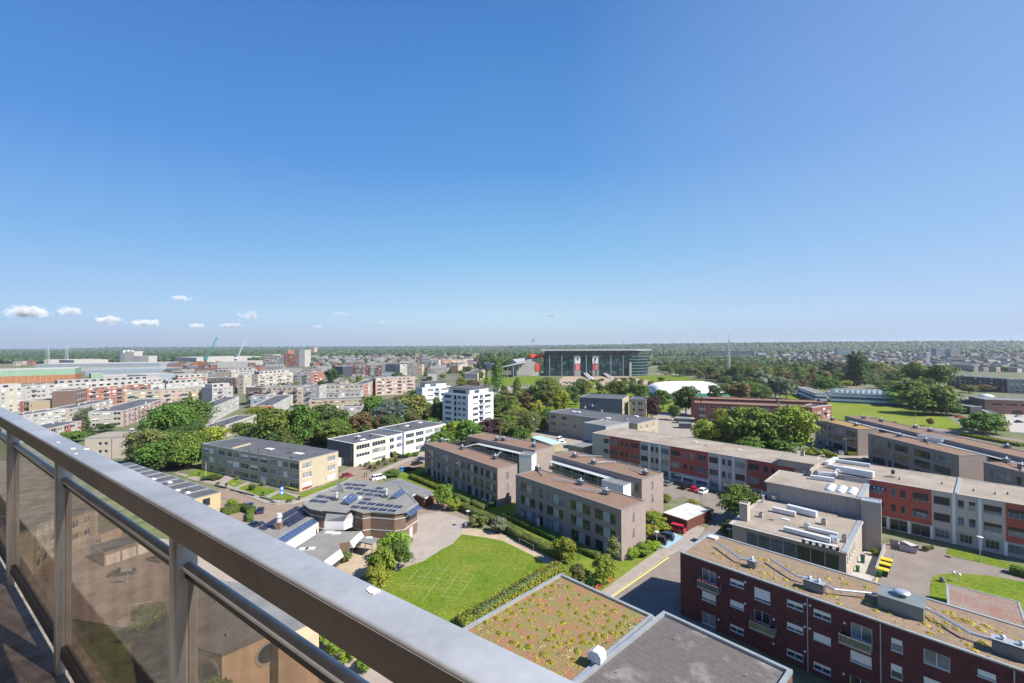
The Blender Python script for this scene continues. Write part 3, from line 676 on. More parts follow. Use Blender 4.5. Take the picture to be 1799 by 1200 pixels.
# balconies
for z_, x0, x1, yb, pan, bx in ((Z, 498, 672, 556, M_agglass, 3), (Z, 862, 1060, 880, M_agglass, 3), (Z8, 290, 535, 990, M_agglass, 0)):
    u0, _ = rb.uz('F', *z_(x0+40, yb)); u1, zz = rb.uz('F', *z_(x1-10, yb-40))
    zz = {556: 6.55, 880: 3.5, 990: 6.6}[yb]
    balcony(rb, 'F', u0-.3, u1+.1, zz, 1.25, 1.05, M_conc, M_steel, pan, bx if yb != 880 else 2)
for x, z_ in ((1275, Z), (588, Z8), (1525, Z8)):
    u, _ = rb.uz('F', *z_(x, 700 if z_ is Z else 900)); drainpipe(rb, 'F', u, .1, 10.3)
for X, Y, z_ in ((655, 452, Z), (840, 488, Z), (652, 750, Z), (838, 637, Z), (1040, 748, Z), (1038, 918, Z), (1258, 640, Z), (1258, 800, Z), (1258, 973, Z), (337, 773, Z8), (330, 1130, Z8), (94, 650, Z8), (92, 812, Z8)):
    u, zz = rb.uz('F', *z_(X, Y)); mb = MB(); mb.lathe([(0, -.16), (.13, -.1), (.17, 0), (.13, .1), (0, .16)], 12); o = mb.build('wall_lamp', M_white, rb.root, (u, -.15, zz), smooth=True)
rb.finish()
duct(rb, [Z(648, 215), Z(800, 322), Z(865, 335)], 11.3); vent_box(rb, *Z(886, 385), 1.1, 1.0, 1.15, 1)
duct(rb, [Z(1012, 325), Z(1200, 445), Z(1272, 462)], 11.3); vent_box(rb, *Z(1322, 545), 2.5, 1.1, 1.3, 2)
duct(rb, [Z8(178, 505), Z8(265, 540), Z8(595, 575)], 11.3); duct(rb, [Z8(908, 668), Z8(1210, 842), Z8(1415, 905)], 11.35, .18); vent_box(rb, *Z8(1515, 1010), 3.2, 1.3, 1.5, 2)
skylight(rb, *Z(612, 178), 1.5, 1.5)
p = rb.lp(*Z8(735, 690), 10.5); mb = MB(); mb.box(p.x-2.3, p.y-1.3, 10.4, p.x+2.3, p.y+2.3, 12.2, 0); mb.box(p.x-2.4, p.y-1.4, 12.2, p.x+2.4, p.y+2.4, 12.3, 0); hut = rb.local('lift_hut', mb, mat('grey_zinc_cladding', (.20, .22, .22), .5, .08, .6, metal=.3))
mb = MB(); mb.lathe([(.25, 12.3), (.25, 12.75), (.95, 12.8), (.95, 12.86), (.5, 13.0), (0, 13.05)], 20, (p.x, p.y+.5)); mb.build('roof_fan', M_steel, hut, smooth=True)
moss(rb, [(*Z(x, y), k) for x, y, k in ((572, 248, 1), (625, 290, 1), (690, 300, .8), (672, 325, .8), (742, 355, .7), (795, 372, 1), (785, 245, .8), (790, 272, .8), (940, 325, 1.2), (985, 335, 1.3), (975, 380, .8), (960, 425, .9), (1010, 435, .9), (1050, 465, .9), (960, 460, .8), (1120, 472, 1), (1170, 415, 1), (1135, 380, .8), (1190, 530, .8), (1125, 520, .7), (1240, 535, .8), (880, 400, .6))]
     + [(*Z8(x, y), k) for x, y, k in ((40, 535, .9), (230, 583, 1), (265, 588, .8), (300, 640, .7), (470, 608, 1.1), (505, 647, 1), (545, 630, .7), (555, 690, 1), (660, 705, 1.2), (655, 680, .8), (365, 505, 1), (335, 500, .9), (215, 465, .9), (495, 525, 1), (310, 465, .8), (880, 700, 1.2), (955, 765, 1.5), (905, 785, 1.2), (1010, 795, 1.2), (1060, 775, 1), (1090, 710, 1), (1120, 745, 1.1), (1180, 755, 1.2), (1215, 775, 1.4), (1130, 820, 1.3), (1290, 820, 1.3), (1335, 800, 1.2), (940, 850, 1), (1010, 835, .7), (1215, 935, 1), (1320, 915, 1), (1280, 920, .9), (1420, 840, .9), (1250, 970, 1.), (1570, 905, 1), (1050, 700, .9), (800, 720, .8), (775, 715, .9))], 10.49, 'yellow', .42, 50)
moss(rb, scatter_px(90, [Z(420, 265), Z(580, 150), Z8(600, 560), Z8(1590, 850), Z8(1590, 1100), Z8(0, 555)], 5, .3, .8), 10.49, 'pale', .3, 22, .08)

# ------------------------------------------------------------------ two flat roofs at the bottom
Z6 = lambda X, Y: (750+X/4, 900+Y/4)
M_sed = mat('sedum_mat', (.25, .125, .07), .95, 0, .5, col2=(.17, .16, .06), fine=.3, thr=(.40, .60))
sd_ = Bld('sedum_roof_pavilion', 'low flat-roofed pavilion covered in orange and green sedum, at the bottom', 'building', P(1147, 1084, 4.5), P(985, 1010, 4.5), 26, 4.5, mat('grey_render', (.32, .31, .30), .9, .08), roof=M_sed, parapet=M_zinc, pw=.42, ph=.35)
sd_.finish()
moss(sd_, [(*Z6(x, y), k) for x, y, k in ((515, 850, 1.5), (420, 775, 1.4), (495, 745, 1.3), (565, 760, 1.4), (605, 710, 1.2), (650, 800, 1.2), (690, 705, 1.1), (735, 615, 1.1), (790, 650, 1), (730, 760, 1), (610, 915, 1.5), (720, 945, 1.5), (655, 940, 1), (725, 880, 1.1), (825, 1000, 1.7), (855, 895, 1.5), (905, 870, 1.2), (870, 830, 1.2), (930, 915, .8), (950, 720, 1.2), (960, 775, 1.3), (930, 700, .8), (1010, 650, 1.2), (1000, 610, 1), (1060, 710, 1.1), (1130, 735, 1), (1090, 760, .9), (1145, 785, 1), (1190, 705, 1.1), (1270, 720, 1.1), (1280, 765, 1.1), (1310, 690, 1.1), (1400, 735, 1.3), (1350, 805, 1.3), (1300, 845, 1.2), (1250, 870, 1.3), (1190, 890, 1.4), (1090, 870, 1.2), (1100, 915, 1.4), (1030, 900, .9), (990, 920, .9), (970, 835, 1), (780, 825, .8), (750, 715, .8), (840, 575, 1), (880, 560, 1), (840, 525, .9), (890, 515, 1.2), (1000, 525, 1.4), (760, 580, 1.3), (635, 650, 1), (575, 690, 1.1), (680, 680, .9), (830, 695, .9), (850, 650, .9), (1080, 580, 1), (1145, 620, .9), (1200, 610, .8), (1260, 655, .9), (1370, 780, 1.1), (1430, 860, 1), (1150, 850, .9), (1200, 855, 1), (1250, 810, .9), (1330, 850, 1), (1060, 975, 1.4), (1040, 1040, 1.2), (870, 1050, 1.3), (575, 855, 1), (455, 820, .9), (900, 950, .8), (1160, 925, 1), (1380, 850, 1), (1470, 790, 1), (1500, 820, .9), (1530, 790, .9), (700, 640, .9))], 4.49, 'green', .42, 75, .2)
moss(sd_, [(*Z6(x, y), k) for x, y, k in ((960, 520, 2), (920, 490, 1.5), (1440, 800, 2.3), (1330, 930, 2.6), (1270, 950, 2.2), (1480, 830, 1.5), (960, 1000, 1.6), (420, 830, 2), (370, 800, 1.4), (860, 600, 1.6), (660, 690, 1.4), (800, 930, 1.3), (1000, 960, 1.3), (1400, 900, 1.6))], 4.495, 'pale', .5, 60, .08)
moss(sd_, scatter_px(260, [Z6(300, 820), Z6(935, 450), Z6(1560, 770), Z6(1250, 1100), Z6(900, 1150)], 8, .3, .9), 4.49, 'yellow', .3, 18, .07)
vent_ = thing('rooftop_cowl', 'white kennel-shaped air intake with slanted neck on the sedum roof', 'vent', (*P(*Z6(1195, 1080), 4.5), 4.5), sd_.ang+.1)
mb = MB(); prof = [(-.95, .95), (.95, .95), (.95, 1.75), (.25, 2.25), (-.55, 2.25), (-.95, 1.8)]
n = len(prof); vs = [(x, -.75, z) for x, z in prof]+[(x, .75, z) for x, z in prof]
mb.add(vs, [list(range(n)), list(range(n, 2*n))[::-1]]+[[(i+1) % n, i, n+i, n+(i+1) % n] for i in range(n)]); mb.build('hood', mat('cowl_white_paint', (.62, .63, .64), .5, .06, 2), vent_)
mb = MB(); mb.bar((.2, -2.3, .35), (.2, -.3, 1.35), .9, .55); mb.box(-.55, -.5, 0, .55, .5, .95); mb.build('neck', M_steel, vent_)
mb = MB(); mb.box(-.7, -.765, 1.05, .3, -.752, 1.6); mb.build('grille', M_dgrey, vent_)

nb = Bld('bitumen_roof_pavilion', 'low pavilion with a striped dark bitumen roof at the bottom right of centre', 'building', P(1392, 1182, 5), P(1166, 1077, 5), 22, 5, mat('brown_brick', (.13, .07, .05), .9, .2, 1.1, fine=.2), roof=M_bit, parapet=M_zinc, pw=.45, ph=.4)
nb.finish()
M_felt = mat('roofing_felt', (.105, .092, .086), .9, 0, .14, col2=(.135, .12, .112), fine=.1)
M_felt2 = mat('roofing_felt_dusty', (.105, .092, .086), .9, 0, .12, col2=(.23, .215, .205), thr=(.56, .68), fine=.12)
n = int((nb.D-1)/1.0)
for i in range(n):
    mb = MB(); y = .5+i*1.0
    for seg in range(3):
        x0 = .5+seg*(nb.L-1)/3+((i % 2)*1.2 if seg else 0); x1 = .5+(seg+1)*(nb.L-1)/3+((i % 2)*1.2 if seg < 2 else 0)
        mb.box(x0, y, 4.97, x1-.015, y+.965, 5.006+.006*((i+seg) % 2))
    nb.local('felt_strip', mb, M_felt2)
    mb = MB(); mb.box(.5, y+.967, 4.975, nb.L-.5, y+.999, 5.028); nb.local('seam', mb, M_zinc)
for X, Y in ((345, 895), (845, 1155), (-60, 1130)):
    p = nb.lp(*Z(X, Y), 5); mb = MB(); mb.lathe([(.05, 5), (.05, 5.3), (.1, 5.32), (.1, 5.36), (0, 5.4)], 8, (p.x, p.y)); nb.local('vent_pipe', mb, M_steel)

# ------------------------------------------------------------------ canteen and gym block
M_beige = mat('beige_render', (.36, .305, .255), .9, .08, .3, fine=.06)
M_beiged = mat('grey_beige_render', (.35, .305, .28), .9, .08, .3, fine=.06)
K6 = lambda X, Y: (1280+X/7.196, 860+Y/7.196)
a, b_ = P(1280, 919, 6.6), P(1489, 972.6, 6.6); t_ = (b_-a).normalized(); n_ = Vector((-t_.y, t_.x)); dp = (P(1520, 912, 6.6)-b_).dot(n_)
E_ = .55
kt = Bld('canteen_building', 'beige single-storey canteen with long dark windows and white roof ducts', 'building', a+t_*E_+n_*E_, b_-t_*.3+n_*E_, dp-E_, 6.6, M_beige, roof=M_gravel)
for x0, x1, yt, yb, gm in ((232, 362, 545, 712, M_glassb), (378, 522, 590, 752, M_glassb), (538, 682, 640, 800, M_glassb), (702, 850, 690, 860, M_glassb), (864, 1028, 735, 912, M_glass), (1043, 1208, 785, 968, M_glass), (1224, 1392, 840, 1020, M_glass)):
    (u0, z1), (_, z0), (u1, _) = kt.uz('F', *K6(x0, yt)), kt.uz('F', *K6(x0, yb)), kt.uz('F', *K6(x1, yt)); kt.win('F', u0, 2.75, u1-u0, 2.9, cols=2, frac=0, gm=gm, fm=M_dframe, sill=False)
for i in range(5): kt.win('R', 1.2+i*2.1, 3.6, .7, 1.9, cols=1, fm=M_frame, gm=M_glassl)
kt.finish(top_ring=False, roof=False)
mb = MB(); mb.box(-E_, -E_, 6.35, kt.L+.3, kt.D, 6.6); kt.local('eave', mb, M_conc)
mb = MB(); mb.box(.35, .15, 6.602, kt.L-.9, kt.D-.2, 6.66); kt.local('roof', mb, M_gravel)
mb = MB(); mb.box(kt.L-.75, -.3, 6.603, kt.L+.2, kt.D-.1, 6.75); kt.local('gutter_cover', mb, M_zinc)
M_tile = mat('chimney_tile', (.42, .36, .30), .85, .1, 2, fine=.1)
p = kt.lp(*K6(232, 400), 6.6); mb = MB(); mb.box(p.x-1.5, p.y-.35, 6.55, p.x+.2, p.y+1.7, 10.3, 0); mb.box(p.x-1.6, p.y-.45, 10.3, p.x+.3, p.y+1.8, 10.45, 1)
for i in range(4): mb.tube((p.x-1.25+.4*i, p.y+.6, 10.4), (p.x-1.25+.4*i, p.y+.6, 10.8), .15, 8, 2)
kt.local('chimney_stack', mb, [M_tile, M_conc, M_dgrey])
for X, Y, s, h in ((410, 350, .8, .95), (1205, 445, .9, 1.1), (1465, 665, .8, 1.3)): chimney(kt, *K6(X, Y), s, s, h, M_tile)
def box_duct(b, A, B_, z0, z1, w, m=None, name='air_duct'):
    p, q = b.lp(*A, z0), b.lp(*B_, z0); mb = MB(); zc = (z0+z1)/2; mb.bar((p.x, p.y, zc), (q.x, q.y, zc), w, z1-z0)
    d = (q-p).normalized(); n = int((q-p).length/1.6)
    for i in range(1, n):
        c = p.lerp(q, i/n); mb.bar((c.x-d.x*.03, c.y-d.y*.03, zc), (c.x+d.x*.03, c.y+d.y*.03, zc), w+.06, z1-z0+.06)
    for i in (.1, .9):
        c = p.lerp(q, i); mb.box(c.x-.08, c.y-.08, b.z-.02, c.x+.08, c.y+.08, z0)
    return b.local(name, mb, m or M_duct)
M_duct = mat('white_duct_cladding', (.62, .64, .66), .4, .06, 1.2, metal=.25)
box_duct(kt, K6(560, 265), K6(848, 330), 6.85, 7.75, .95); box_duct(kt, K6(745, 250), K6(1115, 345), 6.85, 8.1, 1.2)
box_duct(kt, K6(700, 510), K6(1290, 665), 6.85, 7.65, .9); box_duct(kt, K6(1010, 500), K6(1380, 585), 6.85, 7.45, .7)
p = kt.lp(*K6(1335, 665), 6.6); mb = MB(); mb.prism([(p.x+r*math.cos(i), p.y+r*math.sin(i)) for i, r in [(k*.785, .85) for k in range(8)]], 6.75, 7.75); kt.local('fan_housing', mb, M_steel)
p = kt.lp(*K6(990, 490), 6.6); mb = MB(); mb.tube((p.x, p.y-.3, 7.25), (p.x, p.y+.3, 7.25), .62, 20); kt.local('fan_drum', mb, M_steel)
p0, p1 = kt.lp(*K6(950, 670), 6.6), kt.lp(*K6(1380, 770), 6.6); mb = MB(); mb.bar((p0.x, p0.y, 7.35), (p1.x, p1.y, 7.35), .7, .12, 0)
for i in range(6): c = p0.lerp(p1, i/5.); mb.box(c.x-.25, c.y-.25, 6.65, c.x+.25, c.y+.25, 7.3, 1)
kt.local('cable_tray', mb, [M_duct, M_dgrey])
skylight(kt, *K6(715, 380), 1.6, .9, .2); chimney(kt, *K6(543, 385), .9, .4, .18, M_dgrey, 'roof_hatch', cap=False)
mb = MB(); pts = []
for i in range(7): a_ = math.pi*(.5+i/6*.9); pts.append((a_,))
pc = kt.lp(*K6(690, 150), 6.6)
for i in range(6):
    a0, a1 = math.pi*(.75+.5*i/6), math.pi*(.75+.5*(i+1)/6); mb.bar((pc.x+2.2*math.cos(a0), pc.y+2.2*math.sin(a0), 7.6), (pc.x+2.2*math.cos(a1), pc.y+2.2*math.sin(a1), 7.6), .8, .8)
kt.local('curved_duct', mb, mat('insulated_duct', (.46, .43, .38), .7, .12, 2))
p = kt.lp(*K6(435, 165), 6.6); mb = MB(); mb.tube((p.x, p.y, 6.6), (p.x, p.y, 8.3), .3, 14); mb.tube((p.x, p.y, 8.3), (p.x, p.y, 8.5), .42, 14); kt.local('exhaust_stack', mb, M_steel)
p = kt.lp(*K6(825, 165), 6.6); mb = MB(); mb.tube((p.x, p.y, 6.6), (p.x, p.y, 7.7), .2, 12); kt.local('exhaust_pipe', mb, M_offw)

G5 = lambda X, Y: (1400+X/9, 780+Y/9)
a, b_ = P(1342.5, 845, 11), P(1514, 876.5, 11); t_ = (b_-a).normalized(); n_ = Vector((-t_.y, t_.x)); dp = (P(1535, 852.5, 11)-b_).dot(n_)
gy = Bld('gym_hall', 'tall blank-walled beige gym hall with domed rooflights, behind the canteen', 'building', a+t_*.5+n_*.5, b_-t_*.1+n_*.5, dp-.5, 11, M_beiged, roof=M_gravel)
gy.finish(top_ring=False, roof=False)
mb = MB(); mb.box(-.5, -.5, 10.7, gy.L+.1, gy.D+.1, 11); gy.local('eave', mb, M_conc)
mb = MB(); mb.box(.1, .1, 11.002, gy.L-.6, gy.D-.5, 11.06); gy.local('roof', mb, M_gravel)
mb = MB(); mb.box(gy.L-.9, .2, 11.06, gy.L+.15, gy.D, 11.22); gy.local('roof_edge', mb, M_zinc)
nx = 7
for i in range(1, nx): mb = MB(); x = gy.L*i/nx; mb.box(x-.09, -.06, 6.6, x+.09, -.004, 10.7); gy.local('pilaster', mb, M_beige)
# rooflights: three by three domes
A0, A1, A2 = G5(520, 675), G5(890, 735), G5(480, 735)
p0, p1, p2 = gy.lp(*G5(560, 660), 11.06), gy.lp(*G5(900, 715), 11.06), gy.lp(*G5(515, 722), 11.06)
for i in range(3):
    for j in range(3):
        c = p0+(p1-p0)*(i/2)+(p2-p0)*(j/2); mb = MB(); mb.lathe([(.95, 11.06), (.95, 11.2), (.8, 11.42), (.45, 11.6), (0, 11.66)], 14, (c.x, c.y)); gy.local('rooflight_dome', mb, M_opal, smooth=True)
mb = MB()
for s in (-.25, .25):
    u, _ = gy.uz('F', *G5(545, 850)); mb.tube((u+s, -.25, 6.7), (u+s, -.25, 12), .03, 6)
for i in range(18): mb.tube((u-.25, -.25, 6.9+i*.28), (u+.25, -.25, 6.9+i*.28), .018, 5)
gy.local('ladder', mb, M_steel)
# stair tower at the right end of the gym
st = bpx('gym_stair_tower', 'plain beige stair tower at the right corner of the gym hall', 'building', (1513, 878.5), (1548, 884.5), 11.0, M_beiged, br=(1553, 878.5), parapet=M_zinc, roof=M_zinc, pw=.2, ph=.1)
st.finish()

# ------------------------------------------------------------------ long red and white school wing
M_rpan = mat('red_render', (.38, .095, .07), .9, .07, .3, fine=.05)
M_wpan = mat('pale_grey_render', (.47, .41, .37), .9, .06, .3, fine=.05)
rf = bpx('school_wing', 'long three-storey wing with alternating red and pale grey facade panels', 'school', (1040.5, 760), (1880, 901), 11.5, M_wpan, bl=(1087, 750), roof=M_gravel, parapet=M_conc, pw=.4, ph=.06)
rf.mats = [M_wpan, M_rpan, mat('ground_floor_plinth', (.36, .34, .33), .9, .07, .3)]
REDS = [(8, 20.9), (32.3, 45.2), (56.8, 69.4), (85.8, 97.7), (109.5, 121)]
WHS = [(20.9, 32.3), (45.2, 56.8), (69.4, 77), (97.7, 109.5), (121, 133)]
def rfm(k, u, z):
    if k != 'F': return 0
    for a, b in REDS:
        if a < u < b and z > 3.1: return 1
    return 2 if z < 3.1 else 0
rf.matfn = rfm; rf.uc['F'] = [v for r in REDS for v in r]; rf.zc = [3.1]
SH = dict(bm=M_shutd, fm=M_gframe, cols=3)
for a, b in REDS+WHS:
    red = (a, b) in REDS; w = b-a
    if w < 9: continue
    for z in (4.55, 8.4):
        for f, ww, c in ((.03, .235, 3), (.375, .085, 1), (.525, .09, 1), (.72, .235, 3)):
            fr = random.choice((0, 0, .96, .96, .4, .7)) if a > 50 else random.choice((0, 0, 0, .96))
            rf.win('F', a+f*w, z, ww*w, 1.85, cols=c, bm=M_shutd, fm=M_gframe, frac=fr, gm=random.choice((M_glass, M_glassb, M_glassl)))
    for f, ww in ((.05, .2), (.4, .17), (.74, .18)) if not red else ((.02, .28), (.36, .28), (.7, .28)):
        if red and a > 80 and a < 100:
            rf.win('F', a+f*w, .15, ww*w, 2.6, cols=2, fm=M_gframe, gm=M_glass)
        else: rf.win('F', a+f*w, .8, ww*w, 1.8, cols=3, fm=M_gframe, gm=random.choice((M_glassb, M_glass)), frac=random.choice((0, 0, .4)))
for z in (4.55, 8.4, .8): rf.win('F', 5.3, z, 2.3, 1.8, cols=2, fm=M_gframe, gm=M_glass)
rf.finish()
for a, b in WHS:
    for f in (.32, .675):
        mb = MB(); x = a+f*(b-a); mb.box(x-.3, -.14, 0, x+.3, -.004, 11.35); rf.local('pilaster', mb, M_white)
for a, b in REDS:
    for f in (.0, .33, .66, 1):
        x = a+f*(b-a); mb = MB(); mb.box(x-.28, -.12, 0, x+.28, -.004, 3.05); rf.local('column', mb, M_white)
# logo sign on the red end panel
u, z = rf.uz('F', *G5(1290, 690)); mb = MB(); mb.box(u-1.5, -.1, z-.35, u+1.5, -.006, z+.35, 0)
sg = rf.local('wall_sign', mb, [mat('sign_blue', (.015, .05, .16), .5, .05)])
mb = MB()
for i in (-1, 0, 1): mb.box(u+i*.85-.18, -.115, z-.15, u+i*.85+.18, -.103, z+.15)
mb.build('sign_mark', M_white, sg)
# raised plant rooms and white ducts on its roof
p = rf.lp(*(1366, 803), 11.5)
mb = MB(); (x0, y0) = rf.lp(1366, 806, 13.2); (x1, y1) = rf.lp(1428, 817, 13.2); mb.box(x0, y0, 11.4, x1, y0+6.5, 13.2); o = rf.local('plant_room', mb, M_beige); mb = MB(); mb.box(x0-.3, y0-.3, 13.2, x1+.3, y0+6.8, 13.38); mb.build('plant_roof', M_gravel, o)
chimney(rf, 1410, 800, .9, .9, 1.2, M_tile, z=13.3)
box_duct(rf, G5(470, 330), G5(620, 250), 11.6, 12.5, 1.1); box_duct(rf, G5(600, 275), G5(1160, 355), 11.6, 12.4, .9); box_duct(rf, G5(480, 360), G5(720, 410), 11.6, 12.5, 1.0)
mb = MB(); q0, q1 = rf.lp(*G5(720, 450), 11.6), rf.lp(*G5(1215, 540), 11.6); mb.bar((q0.x, q0.y, 12.55), (q1.x, q1.y, 12.55), 1.7, 1.5); rf.local('air_handler', mb, M_duct)
mb = MB(); q0, q1 = rf.lp(*G5(345, 250), 11.6), rf.lp(*G5(215, 480), 11.6); mb.bar((q0.x, q0.y, 12.), (q1.x, q1.y, 12.), .5, 1.2); rf.local('parapet_wall', mb, M_beige)
box_duct(gy, G5(215, 540), G5(600, 590), 11.2, 12.1, 1.0); box_duct(gy, G5(330, 480), G5(590, 500), 11.2, 12, .7); box_duct(gy, G5(600, 510), G5(650, 440), 11.2, 12, .7)
mb = MB()
q0, q1 = gy.lp(*G5(780, 590), 11.06), gy.lp(*G5(1150, 640), 11.06)
for i in range(5):
    c = q0.lerp(q1, i/4); mb.tube((c.x, c.y, 11), (c.x, c.y, 12.15), .03, 5)
for z in (11.6, 12.13): mb.tube((q0.x, q0.y, z), (q1.x, q1.y, z), .03, 5)
gy.local('guard_rail', mb, M_steel)
mb = MB(); q = rf.lp(*G5(1500, 520), 11.5); mb.tube((q.x, q.y, 11.5), (q.x+.2, q.y, 13.3), .06, 6); mb.bar((q.x-1, q.y, 11.7), (q.x+.8, q.y, 11.7), .5, .06); mb.box(q.x-.1, q.y-.2, 12.4, q.x+.6, q.y+.3, 13.4); rf.local('roof_antenna', mb, M_dgrey)
mb = MB(); q0 = rf.lp(1679, 868, 11.5); mb.box(q0.x-.25, .2, 11.5, q0.x+.25, rf.D-.2, 11.75); rf.local('roof_joint', mb, M_zinc)
for x, y in ((1222, 776), (1298, 790)): skylight(rf, x, y, 1.2, .9, .15)
for x, y in ((1240, 783), (1580, 842), (1655, 850), (1710, 862), (1748, 868), (1770, 868)): chimney(rf, x, y, .25, .25, .5, M_dgrey, 'vent_pipe', cap=False)

# ------------------------------------------------------------------ grey-brick flats
M_gb = mat('grey_brown_brick', (.275, .22, .20), .9, .1, .8, fine=.1)
M_scr = mat('frosted_screen', (.33, .35, .34), .4, .06, 2)
GZ = 10.8
def gwin(b, k, u, z, w, h, scr=True, gm=None, door=False):
    o = b.win(k, u, z, w, h, cols=3 if w > 3 else 2, fm=M_dframe, gm=gm or random.choice((M_glass, M_glass_refl, M_glass_refl, M_glassl)), sill=False)
    if o and scr and b.lod == 0:
        mb = MB(); f = random.choice((.28, .4)); mb.box(w*f, .02, .04, w*(f+.34), .06, h-.04); mb.build('screen', M_scr, o)
    return o
def grey_block(label, fl, fr, br=None, depth=None, bl=None, jog=None, lod=0, wins=True, ends=True, roof=None, balc=False):
    b = bpx('grey_brick_flats', label, 'apartment block', fl, fr, GZ, M_gb, br=br, depth=depth, bl=bl, roof=roof or M_brown, parapet=mat('dark_coping', (.20, .185, .18), .7, .06), pw=.28, ph=.16, group='grey-brick flats with brown sedum roofs', lod=lod)
    if wins:
        u = 2.2; i = 0; pat = [(5.6, 1), (1.3, 0), (5.6, 1), (5.8, 1)]
        while u < b.L-2:
            w, s = pat[i % 4]; w = min(w, b.L-u-.9)
            if w > .8:
                for z, h in ((7.2, 2.2), (3.75, 2.2), (.1, 2.5)): gwin(b, 'F', u, z, w, h, s and w > 3)
            u += w+(1.5 if i % 4 != 2 else 2.6); i += 1
        if ends:
            for z in (7.3, 3.9, .3): b.win('R', b.D*.42, z, .9, 2.0, cols=1, fm=M_dframe, gm=M_glassl, sill=False)
    b.finish(); return b
g1 = grey_block('grey-brick flats at the left of the group, beside the dark barn roof', (746, 779), (874, 823), br=(907.5, 815))
g2 = grey_block('grey-brick flats nearest the lawn, with white chairs at the foot', (906, 834), (1091.5, 896.5), br=(1130, 879))
g3 = grey_block('grey-brick flats at the back left, in front of the light blue shed roof', (819, 766), (940, 791.5), br=(968, 782), lod=1, ends=False)
g4 = grey_block('grey-brick flats between the galleries and the parked cars', (970, 799.5), (1127.5, 842.5), br=(1159.5, 829.5), ends=True)
g5 = grey_block('ochre-roofed grey-brick flats at the far left of the right-hand group', (1432, 735.5), (1507, 754), br=(1534.5, 751.7), lod=1, roof=mat('sedum_roof_ochre', (.27, .17, .06), .95, .2, .4, fine=.2), ends=False)
g6 = grey_block('grey-brick flats in the middle of the right-hand group, with an outside stair', (1525, 761), (1684.6, 800.2), br=(1727, 798.5), lod=1, ends=False)
g7 = grey_block('grey-brick flats cut by the right edge of the picture', (1727.7, 811.8), (1850, 844), depth=11, lod=1, ends=False)
g8 = grey_block('long grey-brick flats behind the right-hand group, bordering the meadow', (1484, 730.5), (1830, 812), bl=(1515.5, 730), lod=1, ends=False)
for b, lst in ((g1, ((776, 776, 790, 773), (812, 789, 840, 781), (870, 806, 880, 795))), (g2, ((945, 826, 955, 835), (1020, 851, 975, 843), (1065, 868, 1010, 858))), (g3, ((873, 774, 908, 774), (885, 774, 875, 766), (938, 785, 940, 775))),
               (g4, ((1010, 803, 1058, 803), (1043, 815, 1082, 813), (1134, 834, 1106, 822))), (g5, ((1504, 748, 1516, 747), (1462, 738, 1455, 739))), (g6, ((1580, 767, 1596, 768), (1627, 776, 1634, 780))), (g7, ((1768, 812, 1784, 818), (1795, 822, 1799, 830))), (g8, ((1517, 735, 1546, 736), (1548, 740, 1553, 742), (1608, 752, 1622, 752), (1634, 758, 1660, 762), (1770, 787, 1760, 785)))):
    for x, y, x2, y2 in lst:
        vent_box(b, x, y, 1.5, 1.0, 1.1, 1)
        duct(b, [(x, y-3), ((x+x2)/2, (y+y2)/2-3), (x2, y2-2)], GZ+.55, .14, 'air_duct', M_steel if b.lod == 0 else M_steel, legs=b.lod == 0)
# galleries with white huts between front and back rows
def gallery(b, u0, u1, reds):
    mb = MB(); mb.box(u0, -2.4, 7.05, u1, -.01, 7.25); mb.box(u0, -2.4, 3.6, u1, -.01, 3.8); o = b.local('gallery', mb, M_conc)
    mb = MB(); mb.box(u0, -2.6, 9.35, u1, -.01, 9.45); mb.build('canopy', mat('canopy_sheet', (.42, .44, .42), .4, .12, .7), o)
    mb = MB(); n = int((u1-u0)/1.2)
    for z in (7.25, 3.8):
        mb.bar((u0, -2.35, z+1.05), (u1, -2.35, z+1.05), .05, .05)
        for i in range(n+1): x = u0+(u1-u0)*i/n; mb.box(x-.02, -2.37, z, x+.02, -2.33, z+1.05)
    for i in range(0, n+1, 4): x = u0+(u1-u0)*i/n; mb.box(x-.06, -2.33, 0, x+.06, -2.21, 9.35)
    mb.build('gallery_railing', M_steel, o)
    mb = MB(); mb.box(u0+.05, -2.31, 7.35, u1-.05, -2.30, 8.2); mb.build('glass_panel', M_agglass, o)
gallery(g3, 8, g3.L-2, 0); gallery(g4, 1, g4.L-9, 1); gallery(g8, 6, g8.L-4, 0)
def hut(label, a, b_, depth, z, m=None):
    h = bpx('lift_tower', label, 'lift tower', a, b_, z, m or mat('white_cladding', (.68, .68, .64), .5, .04, 1.5, stretch=(.3, .3, 6)), depth=depth, roof=M_bitg, parapet=M_steel, pw=.12, ph=.08); h.finish(); return h
hut('tall white lift tower between the grey-brick flats on the left', (912, 798), (934, 800), 4.6, 11.2)
hut('low white lift tower near the right end of the galleries', (1057, 843), (1095, 853), 3.4, 10.5)
hut('white lift tower between the grey-brick flats on the right', (1611, 763), (1655, 771.5), 5, 10.9)
